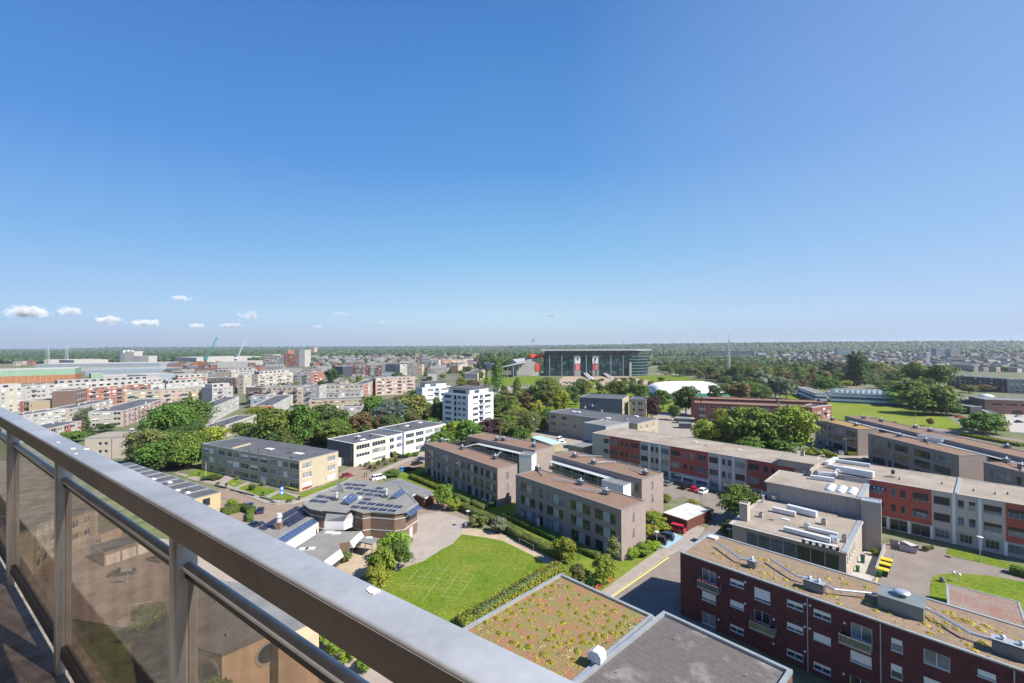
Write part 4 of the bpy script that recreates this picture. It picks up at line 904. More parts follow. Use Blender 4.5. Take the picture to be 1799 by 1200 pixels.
# ------------------------------------------------------------------ beige flats by the street (left of centre)
M_bb = mat('beige_brick', (.41, .35, .25), .9, .1, .8, fine=.12)
M_bbs = mat('grey_beige_brick', (.36, .30, .22), .9, .12, .8, fine=.12)
Q = lambda X, Y: (340+X/5.997, 780+Y/5.997)
l1 = bpx('street_flats', 'three-storey beige brick flats on the street corner with a dark flat roof', 'apartment block', (354, 779.5), (526, 810), 9.6, M_bb, br=(594, 792.5), pw=.25, ph=.12)
L1r = ((6.85, 1.75), (3.75, 1.75), (.75, 1.6))
us = [(1.3, 3.2), (5.2, 2.6), (11.2, 3.6), (16.6, 2.4), (19.8, 3.6), (24.4, 4.4), (30, 3.6), (35.4, 3.6), (40.7, 3.), (44.8, 1.6), (47.4, 2.0), (50.6, 4.2)]
for u, w in us:
    for z, h in L1r:
        if z < 1 and u in (19.8, 44.8, 47.4): continue
        l1.win('F', u, z, w, h, cols=3 if w > 3 else 2, frac=random.choice((0, 0, 0, .5, .96, .3)), gm=random.choice((M_glass, M_glassl, M_glassl)))
for u, w in ((20.4, 1.6), (22.4, 1.3), (45.6, 1.3), (47.4, 1.6)): l1.win('F', u, .05, w, 2.3, cols=1, fm=M_frame if u < 21 else M_dframe, gm=M_glassl, sill=False)
for u, w in ((1.0, 3.6), (14.6, 3.2)):
    for z, h in L1r: l1.win('R', u if u < 5 else l1.D-w-1.2, z, w, h, cols=3, frac=.8 if z < 1 else 0, gm=M_glassl)
l1.finish()
mb = MB()
for z in (6.1, 3.0):
    for a, b in ((0, 10.4), (10.6, 24), (24.2, 40), (40.2, l1.L)): mb.box(a, -.05, z, b, -.004, z+.16)
l1.local('string_course', mb, M_conc)
for u in (10.5, 24.1, 40.1): drainpipe(l1, 'F', u, .1, 9.4, M_conc)
for X, Y, s in ((800, 50, 2.2), (1105, 98, 2.4)): skylight(l1, *Q(X, Y), s*1.6, s*.8, .15)
for X, Y in ((685, 60), (690, 95), (590, 80), (795, 78), (1000, 100), (1022, 95), (1140, 128), (1035, 150)): chimney(l1, *Q(X, Y), .4, .4, .6, M_dgrey, 'vent_pipe', cap=False)
mb = MB(); p, q = l1.lp(*Q(410, 50), 9.6), l1.lp(*Q(600, 0), 9.6); mb.bar((p.x, p.y, 9.8), (q.x, q.y, 9.8), .5, .5); l1.local('party_wall', mb, M_bb)
# window-box flowers on the corner
M_fl = [leafmat('flower_red', (.5, .06, .03)), leafmat('flower_yellow', (.55, .42, .04))]
for k, u0, u1 in (('F', 48.5, 54.6), ('R', 1.0, 4.6)):
    Lf, pl, org, rot = l1.face(k); n = 170; rs = np.random.RandomState(2); U = u0+(u1-u0)*rs.rand(n)
    C = np.array([pl(u, -.1-.25*rs.rand(), .55+.35*rs.rand()) for u in U])
    link('window_box_flowers', leaf_mesh('flowers', C, rs.normal(size=(n, 3))+np.array([0, 0, .5]), .3, [M_fl[0] if k == 'R' else M_fl[1]], 1), l1.root)
# ------------------------------------------------------------------ cream and white flats further up the street
M_cream = mat('cream_render', (.54, .50, .41), .85, .05, .4)
S2 = lambda X, Y: (600+X/9.994, 760+Y/9.994)
a, b_, z = P(621, 779.5, 8.8), P(710, 760, 8.8), 8.8
l2 = bpx('street_flats', 'cream three-storey flats with garage doors and small front gardens', 'apartment block', (621.5, 779.5), (682, 766.5), 8.8, M_cream, bl=(579, 770), pw=.3, ph=.1, parapet=M_white)
l2.mats = [M_cream, mat('slate_gable', (.13, .125, .13), .8, .12, .8)]; l2.matfn = lambda k, u, z: 1 if k == 'L' else 0  # left gable much darker than the other walls
for u, w in ((1.2, 6.2), (8.6, 6.6), (16.8, 4.4)):
    for z, h in ((6.2, 1.7), (3.4, 1.8), (.5, 1.7)):
        if u > l2.L-w-.3: w = l2.L-u-.4
        l2.win('F', u, z, w, h, cols=5, frac=.9 if z < 1 and u < 2 else random.choice((0, 0, .3)), gm=random.choice((M_glassl, M_glass, M_glassl)))
for z in (5.6, 2.6): l2.win('L', l2.D-1.9, z, 1, 2, cols=1, gm=M_glassl)
l2.finish()
l2b = bpx('street_flats', 'white narrow three-storey flats squeezed between the cream block and the long white block', 'apartment block', (682.5, 766.3), (709.5, 760.2), 8.8, M_white, depth=l2.D, pw=.3, ph=.1, parapet=M_white)
for z, h in ((6.1, 1.8), (3.3, 1.7)): l2b.win('F', .6, z, 2.4, h, cols=2); l2b.win('F', 4.4, z, l2b.L-5.6, h, cols=4, gm=M_glassb)
l2b.win('F', .6, .1, 1.6, 2.2, cols=1, fm=M_dframe); l2b.win('F', 4.2, .1, l2b.L-5.2, 2.3, cols=1, frac=.95, sill=False)
l2b.finish()
l2c = bpx('street_flats', 'long white three-storey flats at the upper end of the street', 'apartment block', (710.5, 759.2), (783, 744.2), 9.3, M_white, depth=l2.D+1, pw=.3, ph=.1, parapet=M_white)
u = .8
while u < l2c.L-5:
    for z, h in ((6.6, 1.8), (3.7, 1.8), (.6, 1.8)): l2c.win('F', u, z, 4.6, h, cols=4, gm=random.choice((M_glass, M_glassl, M_glass_refl)), frac=random.choice((0, 0, .9)) if z < 1 else 0)
    u += 5.6
l2c.finish()
for b, l in ((l2, ((628, 766.5), (652, 767), (637, 772), (627, 771))), (l2b, ((690, 757),)), (l2c, ((715, 748), (722, 750), (738, 742), (700, 750)))):
    for i, (x, y) in enumerate(l):
        (skylight(b, x, y, 2.6, 1.6, .12) if i in (0, 2) and b is not l2b else chimney(b, x, y, .6, .6, 1, M_dgrey))
# garage link between the two blocks
gl_ = bpx('garage_link', 'low beige garage with white doors joining the street flats to the cream block', 'garage', (592, 826-21), (634, 812-16), 3.0, M_cream, depth=9, parapet=M_offw, roof=M_bitg, pw=.2, ph=.08)
for f in (.05, .62): gl_.win('F', gl_.L*f, .03, 2.6, 2.2, cols=1, frac=.97, sill=False)
gl_.finish()
# low row on the left with dark roofs, its end wall facing the street
e0, e1 = P(341, 876, 5.4), P(387.5, 864, 5.4); dR = (e1-e0).normalized(); dF = Vector((-dR.y, dR.x))
lr = Bld('row_houses', 'low row of beige houses with dark felt roofs behind the railing', 'house', e0+dF*62, e0, (e1-e0).length, 5.4, mat('yellow_brick', (.43, .34, .20), .9, .1, .8, fine=.1), parapet=M_zinc, pw=.2, ph=.06)
(u0, z1), (u1, _) = lr.uz('R', 356, 877), lr.uz('R', 369, 876); lr.win('R', u0, z1-1.9, u1-u0, 1.9, cols=2, fm=M_dframe)
for i in range(11): lr.win('B', 2+i*5.4, 2.6, 2.6, 1.6, cols=2); lr.win('F', 2+i*5.4, 2.6, 2.6, 1.6, cols=2)
lr.finish()
for i in range(1, 10): mb = MB(); x = lr.L*i/10; mb.box(x-.12, .1, 5.35, x+.12, lr.D-.1, 5.62); lr.local('party_wall', mb, M_zinc)
for x, y in ((270, 842), (312, 862), (330, 866), (298, 848)): skylight(lr, x, y, 1.4, 1.1, .3)
for x, y in ((330, 862), (290, 852), (255, 838)): chimney(lr, x, y, .5, .5, .8, M_dgrey)
# ------------------------------------------------------------------ school with solar panels
M_sbr = mat('school_brown_brick', (.17, .11, .08), .9, .12, .8, fine=.12)
M_slr = mat('grey_roof_felt', (.19, .185, .17), .9, .12, .25, fine=.08)
X1 = lambda X, Y: (580+X/6, 800+Y/6)
X4 = lambda X, Y: (440+X/6, 800+Y/6)
o_ = P(640, 900, 7)
sc = thing('octagonal_school', 'brown-brick angular school with grey felt roof covered in solar panels', 'school', (o_.x, o_.y, 0))
def sl(px, py, z): p = P(px, py, z); return Vector((p.x-o_.x, p.y-o_.y, z))
out = [(617, 894), (637, 900), (651, 898), (693, 901), (711, 898), (733, 884), (702, 853), (669, 850), (656, 846), (634, 843), (617, 841), (597, 850), (578, 862), (555, 868), (534, 884), (546, 893), (567, 897)]
pts = [sl(x, y, 7) for x, y in out]
mb = MB(); mb.prism([(p.x, p.y) for p in pts], 0, 7, 0, top=False); mb.build('wall', M_sbr, sc)
def inset(pts, d):
    c = sum(pts, Vector((0, 0, 0)))/len(pts); return [(p.x+(c.x-p.x)*d, p.y+(c.y-p.y)*d) for p in pts]
mb = MB(); mb.prism(inset(pts, -.025), 6.75, 7.0, 0, 0, bottom=True); mb.build('roof', M_slr, sc)
for z in (5.45, 2.7):
    mb = MB(); mb.prism(inset(pts, -.006), z, z+.22, 0, top=True); mb.build('white_band', M_offw, sc)
# ring kerb of the roof, glazed corner
mb = MB(); q = pts+[pts[0]]
for a, b in zip(q, q[1:]):
    if (a-b).length > 5: mb.bar((a.x, a.y, 7.08), (b.x, b.y, 7.08), .3, .16)
mb.build('roof_edge', M_zinc, sc)
a, b = pts[4], pts[5]; d = (b-a); n = Vector((d.y, -d.x, 0)).normalized()
def wpan(name, a, b, f0, f1, z0, z1, m, out=.03, parent=None):
    d = (b-a); n = Vector((d.y, -d.x, 0)).normalized(); p, q = a+d*f0+n*out, a+d*f1+n*out
    mb = MB(); mb.bar((p.x, p.y, (z0+z1)/2), (q.x, q.y, (z0+z1)/2), .05, z1-z0); return mb.build(name, m, parent or sc)
for i in range(5): wpan('window', a, b, .06+i*.18, .06+i*.18+.165, 4.0, 5.4, M_glass)
wpan('door', a, b, .35, .6, .1, 2.3, M_offw)
M_pv = mat('solar_panel', (.028, .028, .05), .38, .2, .8, spec=.25)
M_pvb = mat('blue_solar_panel', (.05, .075, .15), .34, .2, .8, spec=.3)
PVM = {}
def pv(px, py, w, h, ang, tilt=0.0, z=7.0, m=None, root=None, off=None, up=.06):
    m = m or M_pv; key = (w, h, m.name)
    if key not in PVM:
        mb = MB(); mb.box(-w/2, -h/2, 0, w/2, h/2, .04, 1)
        nx, ny = max(1, round(w/1.0)), max(1, round(h/1.65))
        for i in range(nx):
            for j in range(ny): mb.box(-w/2+w*i/nx+.04, -h/2+h*j/ny+.04, .04, -w/2+w*(i+1)/nx-.04, -h/2+h*(j+1)/ny-.04, .052, 0)
        PVM[key] = mb.mesh('solar_panel', [m, M_steel])
    p = P(px, py, z+up); o = bpy.data.objects.new('solar_panel', PVM[key]); COL.objects.link(o); o.parent = root or sc
    q = (root or sc).location; o.location = (p.x-q.x, p.y-q.y, z+up)
    o.rotation_euler = (Matrix.Rotation(ang, 3, 'Z') @ Matrix.Rotation(tilt, 3, 'X')).to_euler(); return o
def rowang(a, b, z=7): p, q = P(*a, z), P(*b, z); return math.atan2(q.y-p.y, q.x-p.x)
A1 = rowang(X1(335, 500), X1(725, 540))
for r, (x0, y0, x1, y1, n) in enumerate(((340, 500, 715, 540, 5), (265, 543, 650, 583, 5), (320, 400, 500, 420, 3), (380, 365, 545, 385, 3), (390, 462, 390, 462, 1), (520, 345, 520, 345, 1), (185, 303, 345, 315, 3), (205, 342, 290, 350, 2))):
    for i in range(n):
        t = i/max(1, n-1); pv(*X1(x0+(x1-x0)*t, y0+(y1-y0)*t), 2.2, 1.55, A1, .06)
A2 = rowang(X4(620, 480), X4(720, 490))
for x, y in ((745, 432), (835, 445), (672, 478), (765, 487)): pv(*X4(x, y), 2.4, 1.6, A2, .06)
def pvquad(corners, zs, nx, ny, m, root=None, name='solar_panel'):
    """tilted array given by four pixel corners (tl,tr,br,bl) at heights zs"""
    root = root or sc; q = root.location; c = [Vector((*(P(x, y, z)), z)) for (x, y), z in zip(corners, zs)]
    f = lambda u, v: (c[0]*(1-u)+c[1]*u)*(1-v)+(c[3]*(1-u)+c[2]*u)*v
    n = (c[1]-c[0]).cross(c[3]-c[0]).normalized(); n = n if n.z > 0 else -n
    for i in range(nx):
        for j in range(ny):
            g = .04; vs = [f((i+g)/nx, (j+g)/ny), f((i+1-g)/nx, (j+g)/ny), f((i+1-g)/nx, (j+1-g)/ny), f((i+g)/nx, (j+1-g)/ny)]
            mb = MB(); v2 = [v-n*.05 for v in vs]; off = Vector((q.x, q.y, 0))
            mb.add([v-off for v in vs]+[v-off for v in v2], [[0, 1, 2, 3], [4, 7, 6, 5], [0, 4, 5, 1], [1, 5, 6, 2], [2, 6, 7, 3], [3, 7, 4, 0]], 0); mb.build(name, m, root)
pvquad([X1(900, 500), X1(972, 545), X1(850, 640), X1(795, 600)], (6.9, 5.9, 5.9, 6.9), 2, 4, M_pvb)
pvquad([X1(745, 345), X1(800, 383), X1(705, 445), X1(635, 425)], (8.2, 7.3, 7.3, 8.2), 2, 4, M_pvb)
pvquad([X1(230, 390), X1(305, 437), X1(200, 515), X1(130, 465)], (8.9, 7.6, 7.3, 8.3), 3, 3, M_pvb)
p = sl(*X1(225, 455), 7); mb = MB(); mb.box(p.x-2, p.y-.9, 7, p.x+2.4, p.y+1.2, 7.3); mb.build('array_base', M_offw, sc)
for X, Y, h in ((585, 440, 1.3), (60, 470, 1.2)):
    p = sl(*X1(X, Y), 7); mb = MB(); mb.box(p.x-.6, p.y-.5, 7, p.x+.6, p.y+.5, 7+h*.5, 0); mb.tube((p.x+.2, p.y, 7), (p.x+.2, p.y, 7+h*1.5), .3, 12, 1); mb.tube((p.x+.2, p.y, 7+h*1.5), (p.x+.2, p.y, 7+h*1.65), .42, 12, 1); mb.build('chimney', [M_dgrey, M_offw], sc)
p = sl(*X1(70, 385), 7); mb = MB(); mb.add([(p.x, p.y, 7), (p.x+.1, p.y, 10.5), (p.x+2.0, p.y-.3, 7)], [[0, 1, 2]]); mb.add([(p.x, p.y+.3, 7), (p.x+.1, p.y+.3, 10.5), (p.x+2.0, p.y, 7)], [[2, 1, 0]]); mb.add([(p.x, p.y, 7), (p.x+.1, p.y, 10.5), (p.x+.1, p.y+.3, 10.5), (p.x, p.y+.3, 7)], [[0, 1, 2, 3]]); mb.build('skylight_fin', M_zinc, sc)
# lower wing
W = thing('school_wing_with_panels', 'low grey-roofed school wing with two rows of dark solar panels and a white end hall', 'school', (*P(540, 930, 5), 0)); wl_ = W.location
def wl2(px, py, z): p = P(px, py, z); return (p.x-wl_.x, p.y-wl_.y)
mb = MB(); top = [wl2(*X4(*c), 5) for c in ((560, 525), (765, 600), (280, 875), (120, 960), (-60, 830), (60, 765))]; mb.prism(top, 0, 5, 0, 1); mb.build('wall', [M_sbr, M_slr], W)
mb = MB()  # sloping strip and white wall
c = [Vector((*wl2(*X4(x, y), z), z)) for x, y, z in ((742, 598, 5.03), (778, 662, 4.2), (372, 916, 4.2), (278, 874, 5.03), (185, 1020, 4.2), (90, 960, 5.03))]
mb.add([c[0], c[1], c[2], c[4], c[5], c[3]], [[0, 1, 2, 5], [5, 2, 3, 4]]); mb.build('sloping_roof', M_zinc, W)
mb = MB(); b = [Vector((v.x, v.y, 0)) for v in (c[1], c[4])]; mb.add([c[1], c[4], b[1], b[0]], [[0, 1, 2, 3]]); mb.build('white_wall', M_white, W)
pvquad([X4(738, 605), X4(772, 660), X4(372, 912), X4(282, 875)], (5.06, 4.28, 4.28, 5.06), 1, 12, M_pvb, W)
for (a, b, n) in (((505, 545), (95, 780), 7), ((590, 565), (255, 765), 6), ((650, 575), (360, 742), 5)):
    pa, pb = X4(*a), X4(*b); hw = 13
    pvquad([(pa[0]-3, pa[1]-3), (pa[0]+8, pa[1]+1.5), (pb[0]+8, pb[1]+1.5), (pb[0]-3, pb[1]-3)], (5.1,)*4, 2, n, M_pv, W)
p = wl2(*X4(300, 770), 5); mb = MB(); mb.box(p[0]-.6, p[1]-.6, 5, p[0]+.6, p[1]+.6, 6.5, 0); mb.tube((p[0], p[1], 6.5), (p[0], p[1], 8.4), .55, 14, 1); mb.tube((p[0], p[1], 7.6), (p[0], p[1], 7.9), .75, 14, 1); mb.build('chimney', [M_sbr, M_offw], W)
# white gabled hall
H3 = thing('white_roof_hall', 'small white gabled hall between the solar roofs of the school', 'building', (*P(598, 930, 3), 0)); hl = H3.location
def h3(X, Y, z): p = P(*X4(X, Y), z); return Vector((p.x-hl.x, p.y-hl.y, z))
a, b, c, d = h3(780, 690, 5.2), h3(985, 695, 5.2), h3(1090, 655, 5.2), h3(800, 610, 7.0)
e, f = h3(1020, 625, 7.0), h3(1060, 600, 7.0)
mb = MB(); k0, k1, k2 = [Vector((v.x, v.y, 3.2)) for v in (a, b, c)]
mb.add([a, b, c, d, e, f, k0, k1, k2], [[6, 7, 1, 0], [7, 8, 2, 1], [1, 2, 5, 4]], 0); mb.build('wall', M_white, H3)
mb = MB(); mb.add([a, b, e, d], [[0, 1, 2, 3]], 0); mb.build('roof', M_offw, H3)
mb = MB(); t = [h3(760, 580, 7.2), h3(1010, 605, 7.2), h3(1065, 560, 7.2), h3(900, 490, 7.2)]; mb.prism([(v.x, v.y) for v in t], 6.85, 7.2, 0, 1, bottom=True); mb.build('flat_roof', [M_dgrey, M_slr], H3)
# courtyard roof
Cr = thing('school_link_building', 'lower grey-roofed school link with white sloping fascias', 'school', (*P(580, 960, 3.3), 0)); cl = Cr.location
def cc(X, Y, z=3.3): p = P(*X4(X, Y), z); return (p.x-cl.x, p.y-cl.y)
mb = MB(); mb.prism([cc(*v) for v in ((775, 775), (1000, 800), (1165, 795), (1045, 905), (935, 925), (945, 985), (775, 1110), (560, 1110), (470, 970))], 0, 3.3, 0, 1); mb.build('wall', [M_sbr, M_slr], Cr)
for p, q in (((1045, 905), (1165, 795)), ((775, 1110), (945, 985))):
    a, b = cc(*p), cc(*q); d = Vector((b[0]-a[0], b[1]-a[1])).normalized(); n = Vector((d.y, -d.x))
    mb = MB(); o1, o2 = 0.04, .9; mb.add([(a[0]+n.x*o1, a[1]+n.y*o1, 3.32), (b[0]+n.x*o1, b[1]+n.y*o1, 3.32), (b[0]+n.x*o2, b[1]+n.y*o2, 1.9), (a[0]+n.x*o2, a[1]+n.y*o2, 1.9), (a[0]+n.x*o1, a[1]+n.y*o1, 1.9), (b[0]+n.x*o1, b[1]+n.y*o1, 1.9)], [[0, 3, 2, 1], [3, 4, 5, 2], [0, 4, 3], [1, 2, 5]]); mb.build('fascia', M_offw, Cr)
    mb = MB(); mb.bar((a[0]+n.x*.05, a[1]+n.y*.05, 1.1), (b[0]+n.x*.05, b[1]+n.y*.05, 1.1), .06, 1.4); mb.build('window', M_glass, Cr)
for X, Y in ((830, 815), (905, 825), (560, 990), (630, 985)):
    a = cc(X, Y); mb = MB(); mb.box(a[0]-.9, a[1]-.7, 3.3, a[0]+.9, a[1]+.7, 3.5); mb.build('roof_patch', M_offw, Cr)
ep = thing('entrance_canopy', 'small grey canopy on posts by the school entrance, behind the round bushes', 'canopy', (*P(655, 950, 3), 0)); el = ep.location
def ec(X, Y, z=3.0): p = P(*X1(X, Y), z); return (p.x-el.x, p.y-el.y)
mb = MB(); mb.prism([ec(*v) for v in ((300, 905), (360, 855), (520, 870), (440, 935))], 2.8, 3.05, 0, bottom=True); mb.build('roof', M_slr, ep)
for v in ((315, 905), (440, 930), (505, 875), (370, 920)): a = ec(*v); mb = MB(); mb.tube((*a, 0), (*a, 2.8), .07, 8); mb.build('post', M_dgrey, ep)
mb = MB(); a = ec(410, 875); mb.box(a[0]-.7, a[1]-.5, 3.06, a[0]+.7, a[1]+.5, 3.3); mb.build('skylight', M_offw, ep)
# dark barn roof
bn = thing('garden_pavilion', 'low brown timber pavilion with a broad dark roof, behind the solar school', 'shed', (*P(720, 850, 3), 0)); bl_ = bn.location
def bp(X, Y, z=3.2): p = P(*X1(X, Y), z); return (p.x-bl_.x, p.y-bl_.y)
v = [bp(540, 285), bp(735, 220, 3.6), bp(1120, 395, 3.0), bp(1000, 447, 3.0), bp(905, 402, 3.0), bp(860, 420, 3.0), bp(790, 385, 3.0)]
mb = MB(); mb.prism(v, 2.7, 3.1, 0, bottom=True); mb.build('roof', M_bitg, bn)
mb = MB(); c_ = (sum(p[0] for p in v)/7, sum(p[1] for p in v)/7); mb.prism([(p[0]+(c_[0]-p[0])*.07, p[1]+(c_[1]-p[1])*.07) for p in v], 0, 2.7); mb.build('wall', mat('brown_timber', (.13, .065, .04), .85, .15, 2, fine=.2), bn)
for a, b in ((3, 4), (4, 5), (2, 3)):
    mb = MB(); mb.bar((*v[a], 2.88), (*v[b], 2.88), .06, .46); mb.build('fascia', M_offw, bn)
# ------------------------------------------------------------------ things seen through the brown glass
M_chb = mat('church_brick', (.50, .38, .26), .9, .1, .7, fine=.1)
ch = thing('church', 'pale brick church with round windows and a wide grey roof, seen through the brown glass', 'church', (*P(400, 1120, 9), 0)); cl2 = ch.location
def cp(x, y, z=9): p = P(x, y, z); return Vector((p.x-cl2.x, p.y-cl2.y, z))
rp = [cp(*v) for v in ((312, 1128), (390, 1150), (476, 1112), (489, 1119), (560, 1085), (470, 1035), (345, 1012), (290, 1060))]
mb = MB(); mb.prism([(p.x, p.y) for p in rp], 0, 8.8, 0, top=False); mb.build('wall', M_chb, ch)
mb = MB(); mb.prism(inset(rp, -.01), 8.8, 9.1, 0, 0); mb.build('roof', M_bitg, ch)
for (i, j), px, py in (((0, 1), 369, 1180), ((1, 2), 470, 1147)):
    a, b = rp[i], rp[j]; d = (b-a).normalized(); n = Vector((d.y, -d.x, 0))
    if n.y > 0: n = -n
    o = Vector((cl2.x, cl2.y, 0))+a; r_ = ray(px, py); t = (o-Vector((0, 0, EYE))).dot(n)/r_.dot(n); c0 = Vector((0, 0, EYE))+r_*t-Vector((cl2.x, cl2.y, 0))
    mb = MB(); mb.tube(c0-n*.02, c0+n*.06, 1.5, 24, 0); mb.tube(c0+n*.06, c0+n*.08, 1.15, 24, 1); mb.build('round_window', [M_conc, M_glass], ch)
for x, y in ((420, 1085), (450, 1100), (400, 1118), (380, 1060)): p = cp(x, y); mb = MB(); mb.tube((p.x, p.y, 9), (p.x, p.y, 9.7), .15, 8); mb.build('vent_pipe', M_steel, ch)
ga = Bld('garage_row', 'row of three garages with pale doors, seen through the brown glass', 'garage', P(183, 996, 0), P(267, 968, 0), 7, 2.9, mat('brown_render', (.33, .25, .19), .9, .1, .5), roof=M_bit, pw=.2, ph=.1)
for f in (.03, .36, .69): ga.win('F', ga.L*f, .03, ga.L*.29, 2.3, cols=1, frac=.97, sill=False)
ga.finish()
def simple_wall(name, pxs, h, w, m, label, cat='wall', z=0, group=None):
    o0 = P(*pxs[0]); r = thing(name, label, cat, (o0.x, o0.y, z), 0, group); mb = MB(); q = [P(*p)-o0 for p in pxs]
    for a, b in zip(q, q[1:]): mb.bar((a.x, a.y, h/2), (b.x, b.y, h/2), w, h)
    mb.build('wall_panel', m, r); mb = MB()
    for a, b in zip(q, q[1:]): mb.bar((a.x, a.y, h+.03), (b.x, b.y, h+.03), w+.06, .06)
    mb.build('coping', M_zinc, r); return r
simple_wall('courtyard_wall', [(177, 955), (214, 938)], 2.0, .2, M_chb, 'short sandy brick wall behind the garages, seen through the brown glass')
for (x0, y0), (x1, y1), z, dep, lab, m in (((120, 962), (172, 938), 6.5, 10, 'dark-roofed house at the back of the court, seen through the second glass panel', M_bb), ((60, 1010), (112, 965), 9, 12, 'pale house facing the court, seen through the leftmost glass panels', M_cream)):
    b = Bld('courtyard_house', lab, 'house', P(x0, y0), P(x1, y1), dep, z, m, roof=M_bit)
    for k in range(3): b.grid('F', [1+i*3 for i in range(int(b.L/3))], [1+k*2.9] if k*2.9+2.6 < z else [], 1.6, 1.5)
    b.finish()
gt = thing('football_goal', 'white football goal on the playground, seen through the brown glass', 'goal', (*P(246, 1080), 0), .4)
mb = MB(); mb.tube((-1.5, 0, 0), (-1.5, 0, 2), .05, 8); mb.tube((1.5, 0, 0), (1.5, 0, 2), .05, 8); mb.tube((-1.5, 0, 2), (1.5, 0, 2), .05, 8); mb.build('goal_frame', M_white, gt)
mb = MB(); 
for s in (-1.5, 1.5): mb.tube((s, 0, 2), (s, 1.1, 0), .03, 6)
mb.tube((-1.5, 1.1, .03), (1.5, 1.1, .03), .03, 6); mb.build('net_frame', M_offw, gt)
bh = thing('basketball_hoop', 'basketball hoop on a pole beside the dark car, seen through the brown glass', 'basketball hoop', (*P(224, 1028), 0), .3)
mb = MB(); mb.tube((0, 0, 0), (0, 0, 3.6), .07, 8); mb.build('pole', M_offw, bh)
mb = MB(); mb.box(-.9, -.5, 2.9, .9, -.44, 3.9); mb.build('backboard', M_offw, bh)
mb = MB()
for i in range(12): a, b = i*.5236, (i+1)*.5236; mb.tube((.24*math.cos(a), -.75+.24*math.sin(a), 3.05), (.24*math.cos(b), -.75+.24*math.sin(b), 3.05), .02, 4)
mb.build('ring', M_wood, bh)
# ------------------------------------------------------------------ cars
M_tyre = mat('tyre', (.015, .015, .016), .8, .1); M_rim = mat('wheel_rim', (.45, .46, .47), .35, .05, metal=.7)
M_cglass = glass_mat('car_glass', (.012, .016, .02), .05, .6)
M_lamp = mat('headlight_glass', (.75, .76, .78), .15, .02); M_tail = mat('tail_light', (.35, .01, .01), .25, .02)
PAINT = {k: mat('paint_'+k, c, .22, .02, 1, spec=.6) for k, c in dict(black=(.012, .012, .014), white=(.80, .80, .80), red=(.42, .015, .03), grey=(.16, .165, .175), silver=(.50, .51, .53), blue=(.02, .06, .20), sky=(.03, .22, .50), navy=(.015, .03, .07), wine=(.22, .02, .035)).items()}
_CAR = {}
def car_meshes(kind):
    if kind in _CAR: return _CAR[kind]
    L, Wd, H = {'hatch': (4.0, 1.74, 1.48), 'suv': (4.5, 1.84, 1.68), 'van': (4.7, 1.82, 1.86), 'sedan': (4.5, 1.78, 1.44), 'minibus': (5.3, 1.95, 2.3)}[kind]
    hw = Wd/2; belt = H*.60; f0, f1 = L/2, -L/2
    # body profile (x, z): front to rear along the belt, with hood
    hood = {'hatch': .22, 'suv': .25, 'van': .17, 'sedan': .27, 'minibus': .12}[kind]; boot = {'sedan': .16}.get(kind, .02)
    xs = [f1, f1+.08, f1+L*boot+.1, f0-L*hood-.15, f0-.35, f0-.06, f0]; top = [belt-.14, belt-.03, belt, belt, belt-.12, belt-.26, belt-.42]; ws = [.88, .96, 1, 1, .97, .9, .8]
    mb = MB(); secs = []
    for x, z, w in zip(xs, top, ws):
        secs.append([(x, -hw*w, .24), (x, -hw*w*1.0, belt*.62), (x, -hw*w*.93, z), (x, hw*w*.93, z), (x, hw*w, belt*.62), (x, hw*w, .24)])
    vs = [p for s in secs for p in s]; fs = []
    for i in range(len(secs)-1):
        for j in range(6): a = i*6+j; b = i*6+(j+1) % 6; fs.append([a, b, b+6, a+6])
    fs += [list(range(6))[::-1], [len(vs)-6+k for k in range(6)]]
    mb.add(vs, fs, 0)
    # cabin: glass box, roof and pillars
    r0 = f0-L*hood-.1; r1 = f1+L*boot+.08; rt0 = r0-{'van': .55, 'minibus': .45}.get(kind, .85); rt1 = r1+{'sedan': .65}.get(kind, .28)
    wb, wt = hw*.92, hw*.76
    g = MB(); c = [(r0, -wb, belt-.01), (r1, -wb, belt-.01), (r1, wb, belt-.01), (r0, wb, belt-.01), (rt0, -wt, H-.05), (rt1, -wt, H-.05), (rt1, wt, H-.05), (rt0, wt, H-.05)]
    g.add(c, [[0, 4, 5, 1], [1, 5, 6, 2], [2, 6, 7, 3], [3, 7, 4, 0]], 0)
    mb.add([(rt0+.04, -wt-.03, H-.06), (rt1-.04, -wt-.03, H-.06), (rt1-.04, wt+.03, H-.06), (rt0+.04, wt+.03, H-.06), (rt0-.1, -wt*.85, H), (rt1+.1, -wt*.85, H), (rt1+.1, wt*.85, H), (rt0-.1, wt*.85, H)], [[4, 5, 6, 7][::-1], [0, 1, 5, 4][::-1], [1, 2, 6, 5][::-1], [2, 3, 7, 6][::-1], [3, 0, 4, 7][::-1]], 0)
    for s in (-1, 1):
        for (xb, xt) in ((r0, rt0), ((r0+r1)/2+.1, (rt0+rt1)/2+.1), (r1, rt1)) + (((r1+.9, rt1+.7),) if kind in ('van', 'suv', 'minibus') else ()):
            mb.bar((xb, s*(wb+.012), belt-.02), (xt, s*(wt+.015), H-.05), .09, .03, 0)
    def wheel():
        w = MB(); w.tube((0, -.11, 0), (0, .11, 0), .32, 16, 0); r = MB(); r.tube((0, -.12, 0), (0, .12, 0), .2, 12, 0); return w.mesh('wheel', [M_tyre]), r.mesh('rim', [M_rim])
    hl = MB(); hl.box(-.05, -.2, -.08, .05, .2, .08)
    _CAR[kind] = (mb.mesh('body', [PAINT['grey']]), g.mesh('glazing', [M_cglass]), wheel(), hl.mesh('headlight', [M_lamp]), hl.mesh('tail_light', [M_tail]), (L, hw, belt)); return _CAR[kind]
